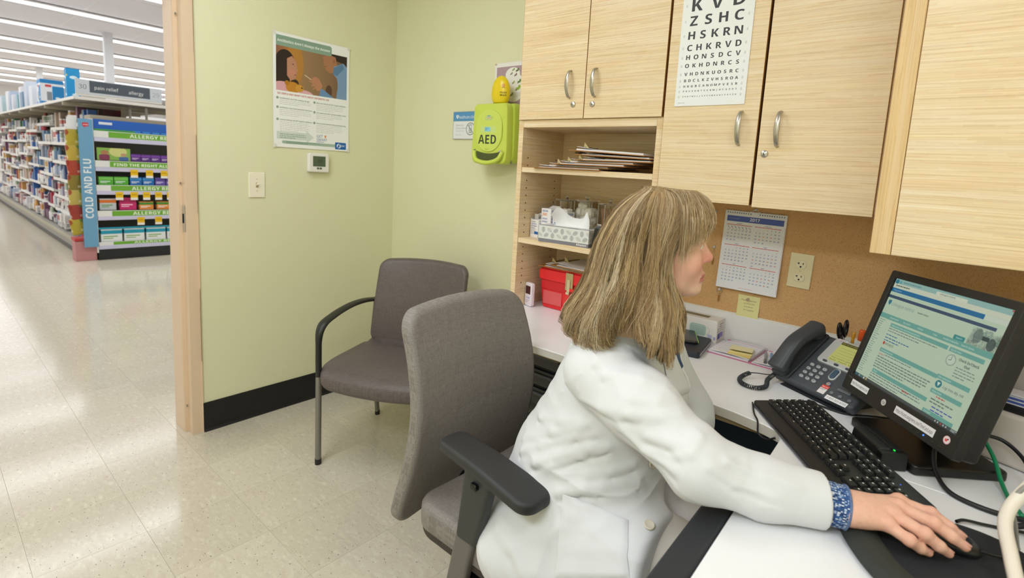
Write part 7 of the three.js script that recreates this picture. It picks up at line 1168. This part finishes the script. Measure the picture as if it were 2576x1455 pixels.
settleCreases();
{
  const p = thing('person', 'woman with long blond hair in a white lab coat, seated and using a computer mouse', 'person', [-0.66, 0, -1.06]);
  const off = [0.66, 0, 1.06], put = (g) => g.translate(...off);
  const paint = (g, fn) => { const q = g.attributes.position, c = new Float32Array(q.count * 3), k = new THREE.Color(); for (let i = 0; i < q.count; i++) { fn(q.getX(i), q.getY(i), q.getZ(i), k); c.set([k.r, k.g, k.b], i * 3); } g.setAttribute('color', new THREE.BufferAttribute(c, 3)); return g; };
  const hx = (s) => new THREE.Color(s), S0 = hx('#ecc0a6'), S1 = hx('#e39d8a'), LIP = hx('#c4716c'), HANDC = hx('#e9b7a0'), KN = hx('#df9a88');
  const blob = (x, y, z, c, r) => Math.exp(-((x - c[0]) ** 2 + (y - c[1]) ** 2 + (z - c[2]) ** 2) / (r * r));
  const head = paint(surfaceNets(headSDF, [-0.64, 1.06, -1.19], [-0.355, 1.38, -0.9], 0.0032), (x, y, z, k) => {
    const [r, u, f] = toHead(x, y, z), s = Math.abs(r); k.copy(S0).lerp(S1, clamp(0.9 * Math.exp(-(((s - 0.035) / 0.03) ** 2) - ((u + 0.035) / 0.032) ** 2) + 0.6 * Math.exp(-(((f - 0.125) / 0.016) ** 2) - ((u + 0.025) / 0.02) ** 2), 0, 1));
    k.lerp(LIP, clamp(1.4 * Math.exp(-(((u + 0.067) / 0.0085) ** 4)) * clamp((f - 0.096) / 0.008, 0, 1) * (s < 0.024 ? 1 : 0), 0, 0.85));
    k.lerp(hx('#b98a70'), 0.5 * Math.exp(-(((u - 0.008) / 0.006) ** 2) - ((s - 0.03) / 0.016) ** 2) * (f > 0.08 ? 1 : 0));
    k.multiplyScalar(0.97 + 0.06 * vnoise(x * 300, y * 300, z * 300));
  });
  const skinHand = (x, y, z, k) => { k.copy(HANDC); let m = 0; for (const F of FING) { m = Math.max(m, blob(x, y, z, F[2], 0.011), 0.8 * blob(x, y, z, F[1], 0.014), 0.9 * blob(x, y, z, F[4], 0.01)); } k.lerp(KN, clamp(m * 0.75, 0, 1)); k.multiplyScalar(0.95 + 0.1 * vnoise(x * 220, y * 220, z * 220)); };
  const hand = paint(surfaceNets(handSDF, [-0.2, 0.795, -1.15], [0.095, 0.885, -0.94], 0.0022), skinHand);
  const lhand = paint(surfaceNets(leftHandSDF, [-0.55, 0.58, -1.34], [-0.29, 0.83, -1.03], 0.004), skinHand);
  const core = paint(surfaceNets(bodyCore, [-0.9, 0.06, -1.36], [-0.05, 1.12, -0.82], 0.014), (x, y, z, k) => k.copy(S0));
  const skin = new THREE.MeshPhysicalMaterial({ color: '#ffffff', vertexColors: true, roughness: 0.5, specularIntensity: 0.5 });
  const fix = (g) => { g = g.toNonIndexed(); return g; };
  const body = mesh('body', put(mergeGeometries([head, hand, lhand, core].map(fix))), skin, p);
  body.userData.label = 'fair skin of face, neck and right hand';
  // eyes
  for (const s of [-1, 1]) { const e = mesh('eye', new THREE.SphereGeometry(0.0105, 18, 14), mat('#efe6e0', 0.2), body); e.position.copy(fromHead(s * 0.03, 0.0045, 0.0915)).add(V(...off)); const ir = mesh('eyelashes', new THREE.TorusGeometry(0.0108, 0.0009, 6, 20, Math.PI), mat('#5a4232', 0.7), body); ir.position.copy(fromHead(s * 0.03, 0.004, 0.0935)).add(V(...off)); ir.rotation.y = Math.atan2(HF[0], HF[1]); }
  // nails
  FING.forEach((F, k) => { const a = V(...F[3]), b = V(...F[4]), d = b.clone().sub(a).normalize(); const n = mesh('fingernail', slab(0.0105 - k * 0.0008, 0.013, 0.0022, 0.0048, 0.001, { n: 5, rings: 2, bend: (v) => { v.z -= 22 * v.x * v.x; } }), mat('#e3aa98', 0.3), body); const up = V(0, 1, 0).addScaledVector(d, -d.y).normalize(), rt = d.clone().cross(up); n.quaternion.setFromRotationMatrix(new THREE.Matrix4().makeBasis(rt, d, up)); n.position.copy(b).addScaledVector(d, -0.001).addScaledVector(up, FR[k][4] + 0.0001).add(V(...off)); });
  // coat
  const coatMat = new THREE.MeshPhysicalMaterial({ color: '#e0e1e4', roughness: 0.9, sheen: 0.1 });
  const coat = mesh('lab_coat', put(surfaceNets(coatSDF, [-0.93, 0.41, -1.38], [-0.06, 1.15, -0.74], 0.0047)), coatMat, p);
  coat.userData.label = 'white lab coat with folds at waist and sleeve';
  const grad = (q) => { const e = 0.004; return V(coatSDF(q.x + e, q.y, q.z) - coatSDF(q.x - e, q.y, q.z), coatSDF(q.x, q.y + e, q.z) - coatSDF(q.x, q.y - e, q.z), coatSDF(q.x, q.y, q.z + e) - coatSDF(q.x, q.y, q.z - e)).normalize(); };
  const drop = (q, o = 0) => { for (let i = 0; i < 6; i++) q.addScaledVector(grad(q), -(coatSDF(q.x, q.y, q.z) - o) * 0.9); return q; };
  const patch = (A, B, C, D, t, n = 22) => {                 // cloth patch lying on the coat: four corners, thickness t
    const P2 = [], I2 = [], side = (o) => { for (let j = 0; j <= n; j++) for (let i = 0; i <= n; i++) { const u = i / n, v = j / n, rim = Math.min(u, v, 1 - u, 1 - v) < 1e-6; const q = drop(V(...A).multiplyScalar((1 - u) * (1 - v)).addScaledVector(V(...B), u * (1 - v)).addScaledVector(V(...C), u * v).addScaledVector(V(...D), (1 - u) * v), rim ? o * 0.3 : o); P2.push(q.x + off[0], q.y, q.z + off[2]); } };
    side(t); side(-t); const m = (n + 1) * (n + 1); for (let j = 0; j < n; j++) for (let i = 0; i < n; i++) { const a = j * (n + 1) + i, b = a + n + 1; I2.push(a, b, a + 1, a + 1, b, b + 1, m + a, m + a + 1, m + b, m + a + 1, m + b + 1, m + b); }
    const g = new THREE.BufferGeometry(); g.setAttribute('position', new THREE.Float32BufferAttribute(P2, 3)); g.setIndex(I2); g.computeVertexNormals(); g.setAttribute('uv', new THREE.Float32BufferAttribute(new Float32Array(P2.length / 3 * 2), 2)); return g;
  };
  const pk = mesh('coat_pocket', patch([-0.574, 0.706, -0.866], [-0.439, 0.688, -0.913], [-0.394, 0.623, -0.847], [-0.544, 0.554, -0.814], 0.0045), coatMat, coat);
  mesh('lapel', patch([-0.466, 1.011, -1.04], [-0.47, 0.986, -1.118], [-0.44, 0.9, -1.13], [-0.43, 0.92, -1.03], 0.006, 14), coatMat, coat);
  mesh('lapel', patch([-0.475, 0.985, -1.165], [-0.5, 0.99, -1.19], [-0.44, 0.9, -1.19], [-0.43, 0.9, -1.14], 0.006, 14), coatMat, coat);
  for (const B of [[-0.399, 0.689, -0.928], [-0.42, 0.775, -1.0]]) { const q = drop(V(...B), 0.002), nrm = grad(q); const b = mesh('coat_button', lathe([[0, 0.0012], [0.0042, 0.0012], [0.0056, 0.0022], [0.0068, 0.0012], [0.0085, 0.0028], [0.0105, 0.0026], [0.0114, 0.001], [0.0112, -0.001], [0, -0.001]], 32), mat('#e2d9c8', 0.35), coat); b.position.set(q.x + off[0], q.y, q.z + off[2]); b.quaternion.setFromUnitVectors(V(0, 1, 0), nrm); }
  // blouse: woven blue cuff and neck patch
  const weave = canvasTex(256, 256, (c, w, h) => { c.fillStyle = '#2f4f86'; c.fillRect(0, 0, w, h); for (let i = 0; i < 2600; i++) { c.fillStyle = pick(['#e6ebf2', '#7f9cc6', '#1d2f58', '#b9c9de', '#3f68a4']); const x = Math.floor(rnd() * 32) * 8, y = Math.floor(rnd() * 64) * 4; c.fillRect(x, y, rr(3, 8), 3); } }, 0.17);
  mesh('blouse_front', patch([-0.48, 0.99, -1.135], [-0.476, 0.986, -1.168], [-0.448, 0.945, -1.135], [-0.462, 0.975, -1.11], 0.008, 10), mat('#3d5272', 0.9), p).userData.label = 'dark blue patterned blouse at the neck';
  const cuffPath = new THREE.CatmullRomCurve3([V(-0.16, 0.846, -0.988), V(-0.125, 0.842, -1.002), V(-0.098, 0.838, -1.014), V(-0.0865, 0.837, -1.019)]);
  const cg = new THREE.TubeGeometry(cuffPath, 20, 0.0362, 32), cu = cg.attributes.uv; for (let i = 0; i < cu.count; i++) cu.setXY(i, cu.getX(i) * 0.08, cu.getY(i) * 0.24);
  const cuff = mesh('blouse_cuff', put(cg), mat('#ffffff', 0.9, { map: weave, side: THREE.DoubleSide }), p); cuff.userData.label = 'blue and white woven blouse cuff';
  mesh('cuff_hem', put(new THREE.TorusGeometry(0.0362, 0.0022, 8, 36).applyMatrix4(new THREE.Matrix4().makeTranslation(0, 0, 0)).applyMatrix4(new THREE.Matrix4().lookAt(V(0, 0, 0), V(0.92, -0.06, -0.4), V(0, 1, 0))).translate(-0.0865, 0.837, -1.019)), mat('#ffffff', 0.9, { map: weave }), cuff);
  // trousers
  const trSDF = (x, y, z) => { let d = 9; for (const s of [1, -1]) { d = Math.min(d, smin(cap(x, y, z, [-0.62, 0.57, -1.075 + s * 0.095], [-0.245, 0.585, -1.1 + s * 0.1], 0.1, 0.078), cap(x, y, z, [-0.245, 0.58, -1.1 + s * 0.1], [-0.17, 0.1, -1.1 + s * 0.1], 0.072, 0.058), 0.04)); } return d - 0.008 * ridge(vnoise(x * 9, y * 7 + x * 8, z * 14)) ; };
  const tr = mesh('trousers', put(surfaceNets(trSDF, [-0.76, 0.03, -1.4], [-0.06, 0.73, -0.8], 0.009)), mat('#cfc9bf', 0.85), p); tr.userData.label = 'pale grey-beige trousers';
  for (const s of [1, -1]) { const sh = mesh('shoe', slab(0.25, 0.09, 0.075, 0.042, 0.024, { n: 8, rings: 5, bend: (v) => { const t = clamp((v.x + 0.02) / 0.14, 0, 1); v.z = (v.z + 0.0375) * (1 - 0.45 * t * t); v.y *= 1 - 0.12 * t; } }).rotateX(-Math.PI / 2), mat('#232326', 0.5), p, [-0.1 + off[0], 0.004, -1.1 + s * 0.1 + off[2]]); mesh('sole', slab(0.252, 0.092, 0.012, 0.043, 0.003, { n: 8, rings: 2 }).rotateX(-Math.PI / 2), mat('#111112', 0.7), sh, [0, 0.004, 0]); }
  // ---- hair
  const tab = (T, x) => { if (x >= T[0][0]) return T[0][1]; for (let i = 1; i < T.length; i++) if (x >= T[i][0]) { const t = (T[i - 1][0] - x) / (T[i - 1][0] - T[i][0]); return lerp(T[i - 1][1], T[i][1], t); } return T[T.length - 1][1]; };
  const BACK = [[0.124, 0.0], [0.12, -0.02], [0.101, -0.055], [0.069, -0.085], [0.033, -0.102], [-0.008, -0.116], [-0.054, -0.127], [-0.091, -0.138], [-0.129, -0.153], [-0.167, -0.17], [-0.2, -0.175], [-0.23, -0.165]];
  const SIDE = [[0.124, 0.0], [0.118, 0.028], [0.105, 0.052], [0.085, 0.07], [0.05, 0.084], [0.0, 0.091], [-0.05, 0.094], [-0.1, 0.106], [-0.14, 0.122], [-0.18, 0.14], [-0.21, 0.148], [-0.24, 0.14]];
  const FRONT = [[0.124, 0.0], [0.121, 0.035], [0.113, 0.072], [0.1, 0.098], [0.08, 0.105], [0.05, 0.088], [0.0, 0.05], [-0.03, 0.04], [-0.07, 0.042], [-0.105, 0.062], [-0.14, 0.074], [-0.18, 0.078], [-0.21, 0.07]];
  const env = (phi, u, sc = 1) => { const c = Math.cos(phi), s = Math.sin(phi), r = tab(SIDE, u) * Math.pow(Math.abs(s), 0.85) * Math.sign(s); const f = c > 0 ? tab(FRONT, u) * Math.pow(c, 0.9) : -0.0 + tab(BACK, u) * Math.pow(-c, 0.9); return [r * sc, f * sc, u]; };
  const COLS = ['#9d8050', '#b09066', '#c8a878', '#8f7450', '#dac096', '#a38a66', '#bda074', '#806842', '#d2ba94', '#b39d7c', '#e8d6b4'].map(hx);
  const P = [], NN = [], CC = [], IX = [];
  const strand = (pts, rad, col) => {
    const c = new THREE.CatmullRomCurve3(pts), n = Math.max(9, Math.round(pts.length * 1.5)), K = 3, base = P.length / 3;
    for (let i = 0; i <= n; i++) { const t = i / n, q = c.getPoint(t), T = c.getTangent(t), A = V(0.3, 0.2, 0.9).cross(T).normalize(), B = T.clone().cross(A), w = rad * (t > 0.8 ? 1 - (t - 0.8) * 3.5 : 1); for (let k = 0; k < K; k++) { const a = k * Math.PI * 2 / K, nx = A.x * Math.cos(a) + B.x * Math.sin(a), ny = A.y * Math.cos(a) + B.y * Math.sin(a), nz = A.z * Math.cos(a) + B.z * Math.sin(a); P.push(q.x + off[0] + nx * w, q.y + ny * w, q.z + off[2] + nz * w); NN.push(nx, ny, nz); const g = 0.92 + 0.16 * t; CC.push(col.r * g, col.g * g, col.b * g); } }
    for (let i = 0; i < n; i++) for (let k = 0; k < K; k++) { const a = base + i * K + k, b = base + i * K + (k + 1) % K; IX.push(a, b, a + K, b, b + K, a + K); }
  };
  const clumps = Array.from({ length: 90 }, () => ({ dphi: rr(-0.13, 0.13), len: rr(-0.012, 0.012), curl: rr(0.3, 1.3), col: pick(COLS), out: rr(-0.01, 0.012) }));
  for (let i = 0; i < 15500; i++) {
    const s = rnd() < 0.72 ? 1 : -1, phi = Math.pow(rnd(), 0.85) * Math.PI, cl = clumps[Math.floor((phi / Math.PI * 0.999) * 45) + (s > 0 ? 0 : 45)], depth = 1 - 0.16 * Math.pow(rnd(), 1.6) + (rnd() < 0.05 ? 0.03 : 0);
    const end = -0.162 + 2 * cl.len + rr(-0.026, 0.014) - 0.014 * Math.exp(-Math.pow((phi - 0.75) / 0.4, 2)) - 0.008 * Math.exp(-Math.pow((phi - 2.2) / 0.5, 2)) + 0.042 * Math.exp(-Math.pow((phi + 0.16 - 1.95) / 0.15, 2)), wob = rr(-0.06, 0.06) + cl.dphi + 0.16, k = rr(0, 6), pts = [];
    const f0 = lerp(0.05, -0.022, phi / Math.PI) + rr(-0.012, 0.012);
    pts.push(fromHead(s * rr(0.001, 0.006), 0.1205 - 0.35 * Math.pow(Math.max(0, f0), 1.4) + rr(-0.003, 0.002), f0));
    const us = [0.113, 0.098, 0.07, 0.03, -0.015, -0.065, -0.1, -0.13, end];
    us.forEach((u, j) => {
      if (u < end + 0.008 && j < us.length - 1) return;
      const t = j / (us.length - 1), ph = clamp(phi + wob * t + 0.035 * Math.sin(k + u * 22) * t, 0.02, Math.PI - 0.02); let [r, f, uu] = env(ph, u, depth);
      r += (f0 === 0 ? 0 : 0); const blend = Math.exp(-Math.max(0, 0.113 - u) / 0.02); f = lerp(f, f0 + (f - f0) * 0.75, blend * 0.5);
      const sw = 0.003 * Math.sin(k * 3 + u * 30) * t + 0.006 * Math.sin(cl.curl * 5 + u * 34) * t; pts.push(fromHead(s * (Math.abs(r) + sw), uu, f + sw + (Math.cos(ph) < 0 ? -cl.out * t : 0)));
    });
    const e = pts[pts.length - 1], pe = pts[pts.length - 2], dir = e.clone().sub(pe).normalize(), a = s > 0 ? 1 : -1;
    const inw = fromHead(0, 0, phi > 1.9 ? 0.09 : 0.035).setY(e.y).sub(e).normalize();
    pts.push(e.clone().addScaledVector(dir, 0.012).addScaledVector(inw, 0.018 * cl.curl), e.clone().addScaledVector(dir, 0.013).addScaledVector(inw, 0.05 * cl.curl));
    const col = (rnd() < 0.6 ? cl.col : pick(COLS)).clone().multiplyScalar(rr(0.88, 1.06) * (0.7 + 0.3 * clamp((depth - 0.84) / 0.12, 0, 1)));  // deeper strands darker, shade inside the hair put into colour
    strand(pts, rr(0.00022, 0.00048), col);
  }
  const EDGE = [[0.135, 0.058], [0.125, 0.052], [0.105, 0.038], [0.083, 0.025], [0.065, 0.004], [0.05, -0.03]];
  for (let i = 0; i < 3800; i++) {                          // fringe swept to her right
    const s = rnd() < 0.6 ? 1 : -1, ft = lerp(0.05, 0.131, Math.pow(rnd(), 0.8)), depth = 1 - 0.13 * Math.pow(rnd(), 1.5), rt = 0.09 * Math.sqrt(Math.max(0.02, 1 - Math.pow(clamp((ft - 0.03) / 0.102, 0, 1), 2))), f0 = lerp(0.0, 0.05, rnd()), kk = rr(0, 6), pts = [];
    const ue = tab(EDGE, ft) + rr(-0.014, 0.012) - (rnd() < 0.1 ? 0.02 : 0), ft2 = ft * depth, rs = s * rt * depth, g = (t) => 0.003 * Math.sin(kk + t * 9);
    pts.push(fromHead(s * rr(0.001, 0.006), 0.1205 - 0.3 * Math.pow(f0, 1.4), f0));
    pts.push(fromHead(rs * 0.38 + g(1), 0.117, lerp(f0, ft2, 0.45))); pts.push(fromHead(rs * 0.68 + g(2), 0.103, lerp(f0, ft2, 0.74))); pts.push(fromHead(rs * 0.88 + g(3), 0.08, lerp(f0, ft2, 0.92)));
    if (ue < 0.045) pts.push(fromHead(rs * 0.98 + g(4), 0.052, ft2 * 0.985)); if (ue < 0.01) pts.push(fromHead(rs * 1.02 + g(5), 0.02, ft2 * 0.98));
    pts.push(fromHead(rs * 1.03 + g(6), ue, ft2 * 0.96 + g(2) - (ft > 0.1 ? 0.004 : 0)));
    strand(pts, rr(0.00022, 0.00046), pick(COLS).clone().multiplyScalar(rr(0.85, 1.15)));
  }
  for (let i = 0; i < 160; i++) {                           // stray hairs
    const s = rnd() < 0.8 ? 1 : -1, phi = rr(0.3, 2.9), pts = [], k = rr(0, 6); for (let j = 0; j < 7; j++) { const u = lerp(0.115, rr(-0.2, -0.05), j / 6), [r, f] = env(phi + 0.12 * Math.sin(k + j * 0.7), u, 1.02 + 0.05 * (j / 6) * Math.sin(k)); pts.push(fromHead(s * Math.abs(r), u, f)); } strand(pts, 0.00028, pick(COLS));
  }
  const hg = new THREE.BufferGeometry(); hg.setAttribute('position', new THREE.Float32BufferAttribute(P, 3)); hg.setAttribute('normal', new THREE.Float32BufferAttribute(NN, 3)); hg.setAttribute('color', new THREE.Float32BufferAttribute(CC, 3)); hg.setIndex(IX);
  const hm = new THREE.MeshPhysicalMaterial({ color: '#ffffff', vertexColors: true, roughness: 0.42, specularIntensity: 0.7 });
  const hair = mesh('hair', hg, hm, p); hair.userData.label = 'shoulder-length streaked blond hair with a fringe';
  // under-layer so that the scalp does not show
  const up = [], ui = [], NA = 48, NU = 26; for (let j = 0; j <= NU; j++) for (let i = 0; i <= NA; i++) { const a = -Math.PI + 2 * Math.PI * i / NA, u = lerp(0.1225, -0.185, Math.pow(j / NU, 0.9)); let [r, f] = env(Math.abs(a), u, 0.86); if (u < 0.06 && f > 0.055 - 0.2 * Math.max(0, 0.06 - u)) f = Math.max(0.03, 0.055 - 0.2 * Math.max(0, 0.06 - u)); const v = fromHead(Math.sign(a) * Math.abs(r), u * 0.985, f); up.push(v.x + off[0], v.y, v.z + off[2]); }
  for (let j = 0; j < NU; j++) for (let i = 0; i < NA; i++) { const a = j * (NA + 1) + i; ui.push(a, a + 1, a + NA + 1, a + 1, a + NA + 2, a + NA + 1); }
  const ug = new THREE.BufferGeometry(); ug.setAttribute('position', new THREE.Float32BufferAttribute(up, 3)); ug.setIndex(ui); ug.computeVertexNormals();
  mesh('hair_underlayer', ug, mat('#7a6346', 0.8, { side: THREE.DoubleSide }), hair);
}

scene.traverse((o) => { if (o.isLight) o.castShadow = true; });
renderer.render(scene, camera);
